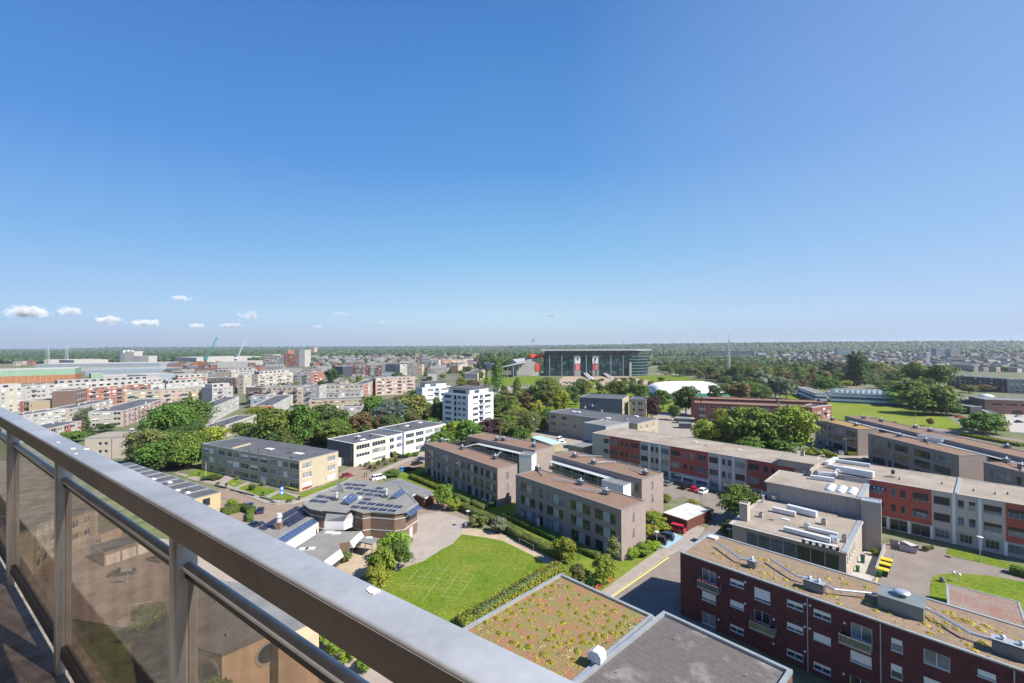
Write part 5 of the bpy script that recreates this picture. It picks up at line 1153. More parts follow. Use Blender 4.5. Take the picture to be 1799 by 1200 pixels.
def car(px, py, ang, kind, paint, label, group='parked cars', z=0, detail=True):
    body, gl, (wh, rim), hl, tl, (L, hw, belt) = car_meshes(kind)
    p = P(px, py, 0); r = thing('parked_car' if kind != 'minibus' else 'parked_van', label, 'van' if kind in ('minibus',) else 'car', (p.x, p.y, z), ang, group)
    b = link('body', body, r); b.material_slots[0].link = 'OBJECT'; b.material_slots[0].material = PAINT[paint]
    link('glazing', gl, r)
    for x in (L*.31, -L*.31):
        for s in (-1, 1):
            w = link('wheel', wh, r, (x, s*(hw-.09), .32))
            if detail: link('rim', rim, w)
    if detail:
        for s in (-1, 1): link('headlight', hl, r, (L/2-.06, s*hw*.58, belt-.32)); link('tail_light', tl, r, (-L/2+.02, s*hw*.66, belt-.2))
    return r
AA = math.atan2(.715, -.70); AB = math.atan2(.70, .715)      # the two street directions
B1 = lambda X, Y: (1130+X/9.994, 840+Y/9.994)
car(*B1(230, 1130), AA+.25, 'van', 'black', 'black van in the disabled bay nearest the street lamp'); car(*B1(370, 1060), AA+.25, 'suv', 'navy', 'dark navy car in the blue bay between the black van and the red car')
car(*B1(565, 925), AA+.15, 'van', 'red', 'red people carrier parked in front of the brown shed')
car(*B1(330, 95), AB+.1, 'hatch', 'white', 'white car half hidden by the corner of the grey-brick flats'); car(*B1(440, 115), AB, 'sedan', 'grey', 'grey car beside the half-hidden white car under the school wing'); car(*B1(735, 175), AB, 'suv', 'black', 'black off-road car under the school wing, left of the red hatchback')
car(*B1(905, 215), AB, 'hatch', 'red', 'red hatchback parked against the school wing'); car(*B1(1060, 255), AB, 'suv', 'white', 'white car parked right of the red hatchback at the school wing')
car(*S2(110, 775), AB-.15, 'hatch', 'wine', 'dark red car in front of the low garage by the corner flats'); car(*S2(1110, 665), AB-.15, 'hatch', 'sky', 'bright blue car at the kerb opposite the cream flats'); car(*S2(650, 820), AB-.2, 'van', 'white', 'white van behind the solar school roof'); car(*S2(1190, 660), AB, 'sedan', 'black', 'black car next to the bright blue car', detail=False)
car(*S2(1090, 440), AB-.3, 'hatch', 'black', 'black car on the drive of the white narrow flats', detail=False); car(*S2(1330, 560), AB, 'suv', 'black', 'black car in the shade of the grey-brick flats, farther up the street', detail=False); car(*S2(1400, 480), AB, 'sedan', 'navy', 'dark car farthest up the street by the hedge', detail=False)
car(*Q(590, 665), AA-.35, 'sedan', 'blue', 'blue car parked at the street corner behind the hedge'); car(*Q(705, 715), AA-.35, 'sedan', 'navy', 'dark blue car nearest the corner, parked in front of the blue car'); car(*Q(650, 870), AB, 'sedan', 'navy', 'dark blue car half hidden by the balcony rail')
car(215, 1010, .3, 'sedan', 'black', 'black car on the court by the garages, seen through the brown glass'); car(275, 985, 2.8, 'sedan', 'grey', 'grey car right of the garages, seen through the brown glass')
car(983, 775, AB+.3, 'minibus', 'white', 'white minibus in front of the beige hospital'); car(990, 778, AB+.3, 'hatch', 'white', 'small white car parked beside the white minibus')
for i, (x, y, k, c, lab) in enumerate(((1386, 785, 'sedan', 'grey', 'grey car under the big bright tree'), (1421, 772, 'hatch', 'white', 'white car at the foot of the ochre-roofed flats'), (1433, 778, 'hatch', 'silver', 'silver car second in the row under the ochre-roofed flats'), (1445, 785, 'sedan', 'grey', 'grey car third in the row under the ochre-roofed flats'), (1458, 790, 'suv', 'black', 'black car at the end of the row under the ochre-roofed flats'), (1476, 797, 'hatch', 'silver', 'silver car beside the lamp post behind the school wing'), (1520, 810, 'sedan', 'navy', 'dark car in the passage beside the outside stair'))): car(x, y, AB+.4, k, c, lab, detail=False)
for x, y, c, lab in ((1773, 727, 'navy', 'dark blue car in front of the pink-brick school, nearest its wall'), (1790, 732, 'silver', 'silver car in front of the pink-brick school'), (1790, 742, 'black', 'black car on the forecourt of the pink-brick school, nearest the bike rack'), (1685, 733, 'red', 'red car by the dark canopy left of the pink-brick school')): car(x, y, .1, 'sedan', c, lab, detail=False)
for i in range(7): car(992+i*4.2, 672+(i % 2)*1.6, .2+i, 'sedan', ('black', 'navy', 'grey')[i % 3], 'dark car parked below the stadium', 'cars parked below the stadium', detail=False)
for i in range(6): car(1080+i*5, 664.5+(i % 2)*.6, .3, 'sedan', ('black', 'navy')[i % 2], 'dark car at the foot of the stadium front', 'cars at the foot of the stadium front', detail=False)
for i in range(12): car(1157+i*6.5, 657+(i % 3)*.5, .3, 'sedan', ('white', 'silver', 'red', 'navy', 'white')[i % 5], 'car parked along the wood beside the stadium', 'cars parked along the wood beside the stadium', detail=False)
for i, (x, y) in enumerate(((882, 682), (892, 681), (901, 680), (930, 679), (935, 682), (870, 686))): car(x, y, .5, 'suv', ('white', 'silver', 'blue')[i % 3], 'car on the car park behind the tall poplar', 'cars behind the tall poplar', detail=False)
# ------------------------------------------------------------------ bike shed, bins, benches, lamps
def b1(X, Y, z): return P(*B1(X, Y), z)
sh = Bld('bike_shed', 'brown timber shed with a white sheet roof beside the red people carrier', 'shed', b1(350, 600, 2.7), b1(765, 735, 2.7), (b1(1100, 520, 2.7)-b1(765, 735, 2.7)).length, 2.7, mat('red_brown_planks', (.13, .05, .035), .85, .2, 3, fine=.2, stretch=(3, 3, .3)), roof=M_offw, parapet=M_offw, pw=.1, ph=.05)
sh.finish()
for i in range(int(sh.L/.32)): mb = MB(); mb.box(.05+i*.32, -.04, .1, .05+i*.32+.27, -.004, 2.55); sh.local('plank', mb, sh.wall)
for i in range(int(sh.D/.32)): mb = MB(); mb.box(sh.L+.004, .05+i*.32, .1, sh.L+.04, .05+i*.32+.27, 2.55); sh.local('plank', mb, sh.wall)
mb = MB(); mb.box(sh.L*.5-.12, .1, 2.69, sh.L*.5+.12, sh.D-.1, 2.78); sh.local('ridge', mb, M_white)
M_bing = mat('bin_green', (.03, .16, .05), .45, .06); M_binb = mat('bin_blue', (.02, .18, .50), .45, .06); M_biny = mat('bin_yellow', (.70, .50, .03), .45, .06)
_BIN = {}
def bin_(loc, rot, body, lid, label, group='wheeled bins', s=(1.3, 1.0, 1.1), lidh=.22):
    key = (body.name, lid.name, s)
    if key not in _BIN:
        w, d, h = s; mb = MB(); b = .82
        mb.add([(-w/2*b, -d/2*b, .16), (w/2*b, -d/2*b, .16), (w/2*b, d/2*b, .16), (-w/2*b, d/2*b, .16), (-w/2, -d/2, h), (w/2, -d/2, h), (w/2, d/2, h), (-w/2, d/2, h)], [[0, 1, 5, 4], [1, 2, 6, 5], [2, 3, 7, 6], [3, 0, 4, 7], [3, 2, 1, 0]])
        mb.box(-w/2-.04, -d/2-.04, h-.08, w/2+.04, d/2+.04, h)
        l = MB(); l.add([(-w/2-.05, -d/2-.05, h+.01), (w/2+.05, -d/2-.05, h+.01), (w/2+.05, d/2+.05, h+.01), (-w/2-.05, d/2+.05, h+.01), (-w/2, -d*.2, h+lidh), (w/2, -d*.2, h+lidh), (w/2, d*.35, h+lidh), (-w/2, d*.35, h+lidh)], [[4, 5, 6, 7], [0, 1, 5, 4], [1, 2, 6, 5], [2, 3, 7, 6], [3, 0, 4, 7]])
        wl_ = MB(); wl_.tube((0, -.04, .1), (0, .04, .1), .1, 10)
        _BIN[key] = (mb.mesh('body', [body]), l.mesh('lid', [lid]), wl_.mesh('wheel', [M_tyre]))
    m = _BIN[key]; r = thing('wheeled_bin', label, 'bin', (loc[0], loc[1], 0), rot, group); link('body', m[0], r); link('lid', m[1], r)
    for x in (-1, 1):
        for y in (-1, 1): link('wheel', m[2], r, (x*s[0]*.36, y*s[1]*.34, 0))
    return r
bin_(b1(1020, 700, .6), AA, M_bing, M_binb, 'green wheeled bin with a blue lid, nearest in the row beside the brown shed', s=(1.5, 1.2, 1.3)); bin_(b1(1085, 655, .6), AA, M_bing, M_binb, 'green wheeled bin with a blue lid, farther back beside the brown shed', s=(1.5, 1.2, 1.3)); bin_(b1(1140, 650, .6), AA, mat('bin_lime', (.22, .38, .12), .5, .06), M_binb, 'pale green bin at the end of the row beside the brown shed', s=(1., 1, 1.2))
ZY = lambda X, Y: (1490+X/5.82, 920+Y/5.82)
for X, Y, s, l in ((352, 480, (1.9, 1.4, 1.3), 'dark green container with a yellow lid, nearest the street'), (375, 425, (1.9, 1.4, 1.3), 'dark green container with a yellow lid, middle of the three'), (392, 382, (1.9, 1.4, 1.3), 'dark green container with a yellow lid, nearest the gym tower')): bin_(P(*ZY(X, Y), .9), AA, mat('bin_dark_green', (.02, .06, .03), .5, .06), M_biny, l, 'yellow-lidded containers', s)
bin_(P(*ZY(325, 545), 0), AA, M_bing, M_bing, 'small green bin in front of the yellow-lidded containers', s=(.6, .7, 1.05)); bin_(P(*ZY(98, 490), 0), AA, M_bing, M_bing, 'small green bin by the canteen side wall', s=(.6, .7, 1.1)); bin_(P(*ZY(150, 400), 0), AA, mat('bin_teal', (.01, .14, .11), .5, .06), M_dgrey, 'tall teal bin against the canteen side wall', s=(.7, .8, 1.6))
simple_wall('yard_wall', [ZY(285, 535), ZY(375, 275)], 1.6, .25, M_beige, 'low beige wall behind the yellow-lidded containers')
simple_wall('yard_wall', [ZY(425, 215), ZY(545, 245)], 1.5, .25, M_tile, 'short brick wall beside the school wing entrance')
def garden_bed_box():
    p = P(*ZY(618, 280)); r = thing('waste_skip', 'grey skip loaded with boards and pallets beside the school wing', 'skip', (p.x, p.y, 0), AA)
    mb = MB(); mb.add([(-1.3, -.9, .1), (1.3, -.9, .1), (1.3, .9, .1), (-1.3, .9, .1), (-1.7, -1.05, 1.5), (1.7, -1.05, 1.5), (1.7, 1.05, 1.5), (-1.7, 1.05, 1.5)], [[0, 1, 5, 4], [1, 2, 6, 5], [2, 3, 7, 6], [3, 0, 4, 7], [3, 2, 1, 0]]); mb.build('body', M_gframe, r)
    for i in range(4): mb = MB(); mb.bar((-1.2+.5*i, -1, 1.45+.1*i), (-.2+.35*i, 1, 1.7+.15*i), .7, .05); mb.build('board', M_offw, r)
garden_bed_box()
def lamp(px, py, h, label, kind='arm', group='street lamps'):
    p = P(px, py); r = thing('street_lamp', label, 'street lamp', (p.x, p.y, 0), random.random()*6.28, group); key = (kind, h)
    mb = MB(); mb.tube((0, 0, 0), (0, 0, h), .09, 8, 0, .05); mb.box(-.14, -.14, 0, .14, .14, .5); mb.build('pole', M_zinc, r)
    hd = MB()
    if kind == 'disc': hd.lathe([(0, h-.12), (.28, h-.08), (.55, h+.05), (.5, h+.12), (0, h+.2)], 16)
    else: hd.box(-.18, -.15, h-.02, .95, .15, h+.12); 
    hd.build('lamp_head', M_offw, r, smooth=False); return r
lamp(822, 927, 4.2, 'street lamp at the corner of the school court and the gravel path', 'disc'); lamp(*Z(215, 262), 4.0, 'white-headed street lamp at the blue parking bay', 'disc'); lamp(*Z(726, 262), 4.6, 'street lamp at the corner of the canteen, half behind the red-brick roof', 'disc')
lamp(1722, 987, 5.2, 'street lamp on the grass strip in front of the school wing', 'disc'); lamp(1487, 799, 6.5, 'street lamp beside the silver car behind the school wing'); lamp(*Q(437, 600), 5.0, 'street lamp on the pavement beside the front gardens'); lamp(938, 800, 15, 'tall lamp mast between the brown sedum roofs', 'disc')
lamp(*B1(1015, 440), 3.2, 'thin lamp post on the island behind the brown shed', 'disc')
lamp(1608, 742, 9, 'thin tall lamp post on the meadow behind the grey-brick flats')
for x, y in ((1415, 700), (1402, 688), (1763, 700), (1777, 697), (1692, 682)): lamp(x, y, 9, 'tall lamp post beyond the meadow', group='lamp posts beyond the meadow')
# sign posts
def sign(px, py, h, w, hh, m, label, name='road_sign', cat='road sign'):
    p = P(px, py); r = thing(name, label, cat, (p.x, p.y, 0), math.atan2(-p.x, p.y)+.25)
    mb = MB(); mb.tube((0, .04, 0), (0, .04, h), .045, 8); mb.build('post', M_zinc, r)
    for i in range(2 if h > 3 else 1): s = MB(); s.box(-w/2, -.03, h-hh-i*(hh+.1), w/2, 0, h-i*(hh+.1)); pl = s.build('plate', m, r)
    mk = MB()
    for i in range(2 if h > 3 else 1): z = h-hh/2-i*(hh+.1); mk.tube((0, -.031, z), (0, -.036, z), hh*.3, 12)
    mk.build('plate_symbol', M_white, pl); return r
M_sblue = mat('traffic_blue', (.02, .14, .50), .4, .03)
sign(*Q(932, 635), 5.2, 1.0, 1.1, M_sblue, 'blue and white road sign on a pole at the street corner')
sign(*B1(165, 870), 1.6, .5, .55, M_sblue, 'small blue parking sign in the shrubs by the grey-brick flats'); sign(*B1(1070, 470), 2.2, .5, .5, M_offw, 'small pale sign on the island behind the brown shed')
ZC = lambda X, Y: (960+X/7.496, 940+Y/7.496)
gs = thing('green_sign', 'green notice board on two posts beside the sedum roof', 'notice board', (*P(*ZC(590, 700)), 0), -.55)
mb = MB(); mb.box(-.5, -.03, .9, .5, .03, 2.0); bd = mb.build('board', mat('sign_green', (.02, .22, .06), .5, .05), gs); mb = MB()
for s in (-.5, .5): mb.tube((s, 0, 0), (s, 0, 2.05), .04, 8)
mb.build('posts', M_zinc, gs)
_BEN = None
def bench(px, py, ang, label):
    global _BEN
    p = P(px, py)
    if _BEN is None:
        s = [MB().box(-.9, -.22+.15*i, .42, .9, -.10+.15*i, .46).mesh('slat', [M_bw]) for i in range(3)]; bk = [MB().box(-.9, .26, .55+.16*i, .9, .30, .68+.16*i).mesh('slat', [M_bw]) for i in range(2)]
        lg = MB(); lg.box(-.03, -.2, 0, .03, -.14, .42); lg.box(-.03, .22, 0, .03, .28, .86); lg.box(-.03, -.2, .37, .03, .28, .42); _BEN = (s, bk, lg.mesh('leg', [M_dgrey]))
    r = thing('park_bench', label, 'bench', (p.x, p.y, .02), ang, 'red-brown benches under the tree')
    for m in _BEN[0]+_BEN[1]: link('slat', m, r)
    for x in (-.7, .7): link('leg', _BEN[2], r, (x, 0, 0))
M_bw = mat('bench_red_wood', (.42, .10, .05), .6, .12, 3)
bench(*ZC(845, 625), AB, 'red-brown bench nearer the tree trunk beside the road'); bench(*ZC(695, 715), AB, 'red-brown bench closest to the sedum roof beside the road')
# fences: thin handrail by shrubs, wire fence
def rail_fence(pxs, h, label, m=M_zinc, step=1.6, rails=(1.0,), name='fence', group=None):
    o0 = P(*pxs[0]); r = thing(name, label, 'fence', (o0.x, o0.y, 0), 0, group); q = [P(*p)-o0 for p in pxs]; pm = MB().tube((0, 0, 0), (0, 0, h), .03, 6).mesh('post', [m])
    for a, b in zip(q, q[1:]):
        n = max(1, int((b-a).length/step))
        for i in range(n+1): c = a.lerp(b, i/n); link('post', pm, r, (c.x, c.y, 0))
        for f in rails: mb = MB(); mb.tube((a.x, a.y, h*f), (b.x, b.y, h*f), .022, 5); mb.build('rail', m, r)
    return r
rail_fence([ZC(1030, 355), ZC(1212, 395)], 1.0, 'low metal handrail below the bright green shrubs', rails=(1, .5))
rail_fence([(700, 958), (745, 988)], 1.2, 'low pipe goal frame at the edge of the court and the lawn', rails=(1,), step=3) if False else None
rail_fence([(920, 1040), (985, 1000), (1017, 985), (1021, 975)], 1.6, 'green wire fence along the scruffy hedge', mat('fence_green', (.03, .10, .05), .5, .05), 2.0, (1, .66, .33, .05))
for (x0, y0), (x1, y1), l in (((730, 990), (745, 975), 'small metal football goal on the court, left side'), ((912, 955), (937, 968), 'small metal goal frame on the gravel path')):
    a, b = P(x0, y0), P(x1, y1); r = thing('pipe_goal', l, 'goal', (a.x, a.y, 0)); d = b-a
    mb = MB(); mb.tube((0, 0, 0), (0, 0, 1.3), .04, 6); mb.tube((d.x, d.y, 0), (d.x, d.y, 1.3), .04, 6); mb.tube((0, 0, 1.3), (d.x, d.y, 1.3), .04, 6); mb.build('goal_frame', M_zinc, r)
    n = Vector((-d.y, d.x)).normalized()*.9; mb = MB(); mb.tube((0, 0, 1.3), (n.x, n.y, 0), .025, 5); mb.tube((d.x, d.y, 1.3), (d.x+n.x, d.y+n.y, 0), .025, 5); mb.tube((n.x, n.y, .03), (d.x+n.x, d.y+n.y, .03), .025, 5); mb.build('net_frame', M_dgrey, r)
# garden furniture at the foot of the grey flats
def chair(px, py, ang, label, m=M_white):
    p = P(px, py); r = thing('garden_chair', label, 'chair', (p.x, p.y, .01), ang, 'white garden chairs')
    mb = MB(); mb.box(-.28, -.28, .40, .28, .28, .45); mb.build('seat', m, r); mb = MB(); mb.bar((0, .28, .45), (0, .40, 1.0), .56, .05); mb.build('backrest', m, r)
    lm = MB().box(-.025, -.025, 0, .025, .025, .4).mesh('leg', [m])
    for x in (-.24, .24):
        for y in (-.24, .24): link('leg', lm, r, (x, y, 0))
Y7 = lambda X, Y: (700+X/4, 700+Y/4)
chair(*Y7(1095, 915), 1, 'white garden chair left of the white table by the grey-brick flats'); chair(*Y7(1130, 930), 2.2, 'white garden chair right of the white table by the grey-brick flats')
p = P(*Y7(1112, 918)); r = thing('garden_table', 'white garden table between two white chairs by the grey-brick flats', 'table', (p.x, p.y+.6, .01)); mb = MB(); mb.lathe([(0, .70), (.55, .70), (.55, .74), (0, .745)], 14); mb.build('tabletop', M_white, r); mb = MB(); mb.tube((0, 0, 0), (0, 0, .7), .05, 8); mb.lathe([(.35, 0), (.35, .04), (0, .06)], 12); mb.build('leg', M_white, r)
p = P(*Y7(605, 720)); r = thing('garden_sofa', 'white garden bench in front of the left grey-brick flats', 'bench', (p.x, p.y, .01), AA+math.pi); mb = MB(); mb.box(-1, -.35, .35, 1, .3, .45); mb.build('seat', M_white, r); mb = MB(); mb.box(-1, .3, .35, 1, .36, .95); mb.build('backrest', M_white, r)
for x in (-.9, .9): mb = MB(); mb.box(x-.04, -.33, 0, x+.04, .33, .62); mb.build('leg', M_white, r)
for X, Y, l in ((870, 850, 'closed white parasol left on the terrace of the grey-brick flats'), (380, 650, 'closed white parasol on the terrace of the left grey-brick flats')):
    p = P(*Y7(X, Y)); r = thing('closed_parasol', l, 'parasol', (p.x, p.y, .01)); mb = MB(); mb.tube((0, 0, 0), (0, 0, 2.3), .03, 6); mb.lathe([(.3, 0), (.3, .08), (0, .1)], 10); mb.build('pole', M_white, r); mb = MB(); mb.lathe([(.05, .9), (.17, 1.0), (.12, 1.7), (.03, 2.35)], 10); mb.build('canopy', M_white, r)
mb = MB(); u, z = g2.uz('F', *Y7(1000, 860)); mb.box(u-.45, -.9, .02, u+.45, -.82, 2.1); tag(mb.build('privacy_screen', M_white, None), 'white privacy screen standing on the terrace of the grey-brick flats', 'screen'); bpy.data.objects['privacy_screen'].location = (g2.p0.x, g2.p0.y, 0); bpy.data.objects['privacy_screen'].rotation_euler = (0, 0, g2.ang)
# low sedum roof in the lawn island
mb = MB(); ir = thing('sedum_roof_store', 'low store with a rusty brown sedum roof set in the lawn island', 'building', (*P(1664, 1027, 2.8), 0)); il = ir.location
q = [P(x, y, 2.8)-Vector((il.x, il.y)) for x, y in ((1664, 1026), (1789, 1057), (1812, 1125), (1667, 1072))]
mb.prism([(p.x, p.y) for p in q], 0, 2.8, 0, top=False); mb.build('wall', M_offw, ir); mb = MB(); mb.prism([(p.x, p.y) for p in q], 2.7, 2.82, 0); mb.build('roof', mat('sedum_rust', (.22, .115, .085), .95, 0, .3, col2=(.22, .185, .15), fine=.3), ir)
mb = MB()
for a, b in zip(q, q[1:]+q[:1]): mb.bar((a.x, a.y, 2.82), (b.x, b.y, 2.82), .3, .16)
mb.build('roof_edge', M_zinc, ir)
for X, Y, l in ((1078, 520, 'white globe garden lamp at the edge of the lawn island'), (1138, 545, 'white globe garden lamp on the lawn island, near the store')):
    p = P(*ZY(X, Y+60)); r = thing('globe_lamp', l, 'garden lamp', (p.x, p.y, .1), 0, 'globe garden lamps'); mb = MB(); mb.tube((0, 0, 0), (0, 0, 1.3), .05, 8); mb.build('pole', M_offw, r); mb = MB(); mb.lathe([(0, 1.25), (.22, 1.33), (.3, 1.5), (.22, 1.7), (0, 1.8)], 14); mb.build('globe', M_white, r, smooth=True)
p = P(*ZY(965, 600)); r = thing('lawn_stone', 'small dark boulder on the lawn island', 'stone', (p.x, p.y, .1)); mb = MB(); mb.lathe([(0, -.05), (.45, 0), (.5, .4), (.3, .9), (0, 1.05)], 9); mb.build('rock', M_bitg, r)
for X, Y, w, h in ((455, 390, 0, 0),):
    p = P(*ZY(X, Y)); r = thing('delivery_sign', 'small blue board on a post beside the yellow-lidded containers', 'sign', (p.x, p.y, 0), .8); mb = MB(); mb.tube((0, 0, 0), (0, 0, 1.8), .04, 6); mb.build('post', M_zinc, r); mb = MB(); mb.box(-.35, -.04, 1.1, .35, -.01, 1.8); mb.build('plate', M_sblue, r)
# front-garden walls, bins and flagpole by the beige flats
for i, (a, b, l) in enumerate((((240, 445), (350, 472), 'low dark garden wall at the upper front garden'), ((390, 488), (640, 552), 'long low dark garden wall along the middle front gardens'), ((700, 568), (835, 602), 'low dark garden wall by the road sign'))): simple_wall('garden_wall', [Q(*a), Q(*b)], .6, .25, M_dgrey, l)
fp = P(*Q(130, 375)); r = thing('flagpole', 'white flagpole in the front garden of the beige flats', 'flagpole', (fp.x, fp.y, 0)); mb = MB(); mb.tube((0, 0, 0), (0, 0, 6), .06, 8, 0, .03); mb.build('pole', M_white, r); mb = MB(); mb.lathe([(0, 5.95), (.1, 6.05), (0, 6.15)], 8); mb.build('finial', M_white, r)
for X, Y, l in ((345, 450, 'dark dustbin on the lawn of the beige flats'), (733, 545, 'dark dustbin at the path near the road sign'), (1113, 590, 'dark dustbin at the corner of the lawn'), (60, 335, 'dark bins beside the flagpole')): bin_(P(*Q(X, Y)), .4, M_dgrey, M_black, l, 'dustbins in the front gardens', (.6, .7, 1.0))
# pedestrians
def person(px, py, h, ang, top, legs, label):
    p = P(px, py); r = thing('person', label, 'person', (p.x, p.y, .12), ang); s = h/1.75
    me = bpy.data.meshes.new('body'); V = [(0, 0, .92), (0, 0, 1.15), (0, 0, 1.42), (0, 0, 1.52), (0, -.02, 1.66), (.10, 0, .88), (.12, -.06, .48), (.12, .02, .06), (.12, -.13, .03), (-.10, 0, .88), (-.12, .10, .48), (-.12, .2, .08), (-.12, .06, .03), (.19, 0, 1.40), (.24, .05, 1.12), (.23, -.06, .88), (-.19, 0, 1.40), (-.24, -.06, 1.12), (-.23, -.16, .9)]
    E = [(0, 1), (1, 2), (2, 3), (3, 4), (0, 5), (5, 6), (6, 7), (7, 8), (0, 9), (9, 10), (10, 11), (11, 12), (2, 13), (13, 14), (14, 15), (2, 16), (16, 17), (17, 18)]
    me.from_pydata([(x*s, y*s, z*s) for x, y, z in V], E, []); o = link('body', me, r); sk = o.modifiers.new('skin', 'SKIN')
    R_ = [.15, .14, .15, .06, .11, .10, .07, .05, .045, .10, .07, .05, .045, .07, .05, .04, .07, .05, .04]
    for i, v in enumerate(me.skin_vertices[0].data): v.radius = (R_[i]*s, R_[i]*s*.85); v.use_root = i == 0
    o.modifiers.new('subdivision', 'SUBSURF').levels = 1; me.materials.append(top)
    mb = MB(); mb.lathe([(.0, 1.76*s), (.1*s, 1.74*s), (.125*s, 1.66*s), (.11*s, 1.58*s), (.0, 1.60*s)], 10, (0, .02)); mb.build('hair', M_dgrey, r, smooth=True); return r
person(*S2(402, 790), 1.75, 2.2, mat('dark_coat', (.03, .03, .035), .9, .1), None, 'person in dark clothes walking beside another at the garage drive'); person(*S2(440, 775), 1.7, 2.2, mat('brown_coat', (.07, .05, .045), .9, .1), None, 'person in brown clothes walking nearest the kerb at the garage drive')
person(1171, 748, 1.75, 1, mat('white_shirt', (.7, .7, .72), .9, .05), None, 'person in a white shirt on the path by the hospital')
person(818, 929, 1.7, .4, mat('grey_jacket', (.30, .32, .36), .9, .05), None, 'person in grey standing at the foot of the lamp by the court')
# ------------------------------------------------------------------ hedges and near shrubs
def hp(pxs, z=0): return [P(x, y, z) for x, y in pxs]
HG = 'clipped hedges around the grey-brick flats'
hedge(hp([(808, 889), (850, 907), (885, 922), (920, 945), (985, 975)], .9), 2.0, 1.9, 'olive', 'tall clipped hedge between the gravel path and the grey-brick flats', HG)
hedge(hp([Y7(85, 545), Y7(285, 628)], .6), 1.6, 1.3, 'lime', 'yellow-green hedge at the foot of the left grey-brick flats', HG)
hedge(hp([Y7(150, 520), Y7(180, 535)], .6), 2, 1.3, 'lime', 'short cross hedge at the left end of the grey-brick flats', HG)
hedge(hp([Y7(395, 680), Y7(490, 718)], .6), 1.4, 1.2, 'olive', 'short hedge behind the bushy tree by the grey-brick flats', HG)
hedge(hp([Y7(515, 728), Y7(605, 768)], .6), 1.6, 1.2, 'olive', 'short hedge right of the white garden bench', HG)
hedge(hp([Y7(640, 745), Y7(695, 725)], .6), 1.3, 1.2, 'dark', 'dark short hedge in the gap between the two front grey blocks', HG)
hedge(hp([Y7(750, 822), Y7(945, 905)], .6), 1.5, 1.3, 'lime', 'long hedge along the terrace of the nearest grey-brick flats', HG)
hedge(hp([Y7(955, 915), Y7(1130, 990)], .6), 1.4, 1.3, 'green', 'darker hedge below the white garden chairs', HG)
hedge(hp([Y7(1225, 1035), Y7(1410, 1110)], .6), 1.4, 1.3, 'green', 'dark hedge end beside the tree at the corner of the grey-brick flats', HG)
hedge(hp([(808, 1096), (850, 1072), (900, 1042), (950, 1010), (985, 995)], .7), 2.6, 1.5, 'lime', 'scruffy yellow-green hedge between the lawn and the sedum roof', None, dens=26, size=.34)
hedge(hp([(835, 1083), (900, 1043), (945, 1014)], 1.0), 1.2, 2.0, 'olive', 'ragged inner strip of the scruffy hedge beside the sedum roof', None, dens=14, size=.34)
hedge(hp([Q(300, 720), Q(500, 665)], .9), 2.6, 1.9, 'green', 'thick green hedge by the end wall of the low row', None); hedge(hp([Q(505, 665), Q(625, 705)], .9), 1.6, 2.0, 'dark', 'dark clipped hedge beside the blue car', None); hedge(hp([Q(595, 790), Q(600, 720)], .8), 1.5, 1.8, 'green', 'short hedge beside the garden gate by the blue cars', None)
hedge(hp([(1775, 1000), (1850, 1020)], .7), 2.0, 1.5, 'green', 'hedge at the right edge in front of the school wing', None)
hedge(hp([(1488, 797), (1508, 797)], .6), 1.6, 1.4, 'lime', 'bright short hedge by the lamp post behind the school wing', None)
hedge(hp([(1690, 762), (1799, 782)], .6), 4, 1.2, 'lime', 'rough yellow-green verge hedge beside the far road', None, dens=14, size=.5)
def bush(px, py, w, h, leaf, label, kind='bush', group=None): return tree(px, py, w, h, kind, leaf, label, group)
def T(px, py, w, h, kind, leaf, label): return tree(px, py, w, h, kind, leaf, label, None, 'broadleaf_tree' if kind == 'bush' and h > 30 else None, 'large tree' if kind == 'bush' and h > 30 else 'tree')
bush(697, 985, 52, 62, 'bright', 'round bright green bush nearest the school corner', 'bush'); bush(672, 1015, 58, 60, 'bright', 'round bright green bush in the middle of the row beside the lawn', 'bush'); bush(665, 1040, 52, 52, 'lime', 'round yellow-green bush at the near end of the row beside the lawn', 'bush'); bush(700, 1000, 46, 60, 'green', 'green bush behind the row beside the court', 'bush')
bush(608, 988, 22, 22, 'olive', 'olive bush in the school patio')
bush(779, 893, 40, 48, 'bright', 'bushy bright tree against the left grey-brick flats', 'bush'); bush(797, 897, 26, 28, 'lime', 'low yellow-green bush at the foot of the bushy tree', 'bush')
bush(840, 925, 36, 24, 'olive', 'wide green bush beside the court lamp'); bush(876, 936, 34, 30, 'silver', 'silvery round bush beside the gravel path')
bush(993, 990, 42, 52, 'lime', 'yellow-green bushy tree at the end of the gravel path', 'round'); bush(1017, 1030, 40, 42, 'olive', 'brown-green shrub at the far corner of the sedum roof')
tree(1060, 1030, 38, 66, 'round', 'lime', 'yellow-green tree above the red benches'); tree(1078, 1018, 28, 70, 'slim', 'olive', 'tall thin-leaved tree at the corner of the grey-brick flats', cat='tree')
for x, y, w, h, l in ((1112, 980, 30, 22, 'left'), (1128, 976, 34, 24, 'middle'), (1145, 968, 30, 22, 'right')): bush(x, y, w, h, 'bright', 'low bright green shrub below the end wall of the grey-brick flats, %s of three' % l, group='bright low shrubs by the flats')
bush(1152, 918, 46, 20, 'lime', 'yellow-green groundcover shrub between the shed and the flats'); bush(1162, 932, 34, 16, 'lime', 'golden low shrub behind the red people carrier'); bush(1170, 882, 22, 16, 'lime', 'small golden shrub at the back of the shed, left'); bush(1218, 886, 20, 10, 'lime', 'small golden shrub at the back of the shed, middle'); bush(1244, 900, 18, 12, 'lime', 'small golden shrub at the end of the shed by the bins'); bush(1145, 942, 30, 24, 'lime', 'golden shrub beside the end wall, left of the black van')
tree(1300, 918, 66, 72, 'round', 'green', 'green tree in front of the canteen chimney'); bush(1283, 950, 36, 40, 'dark', 'dark shrub in the shade beside the canteen corner')
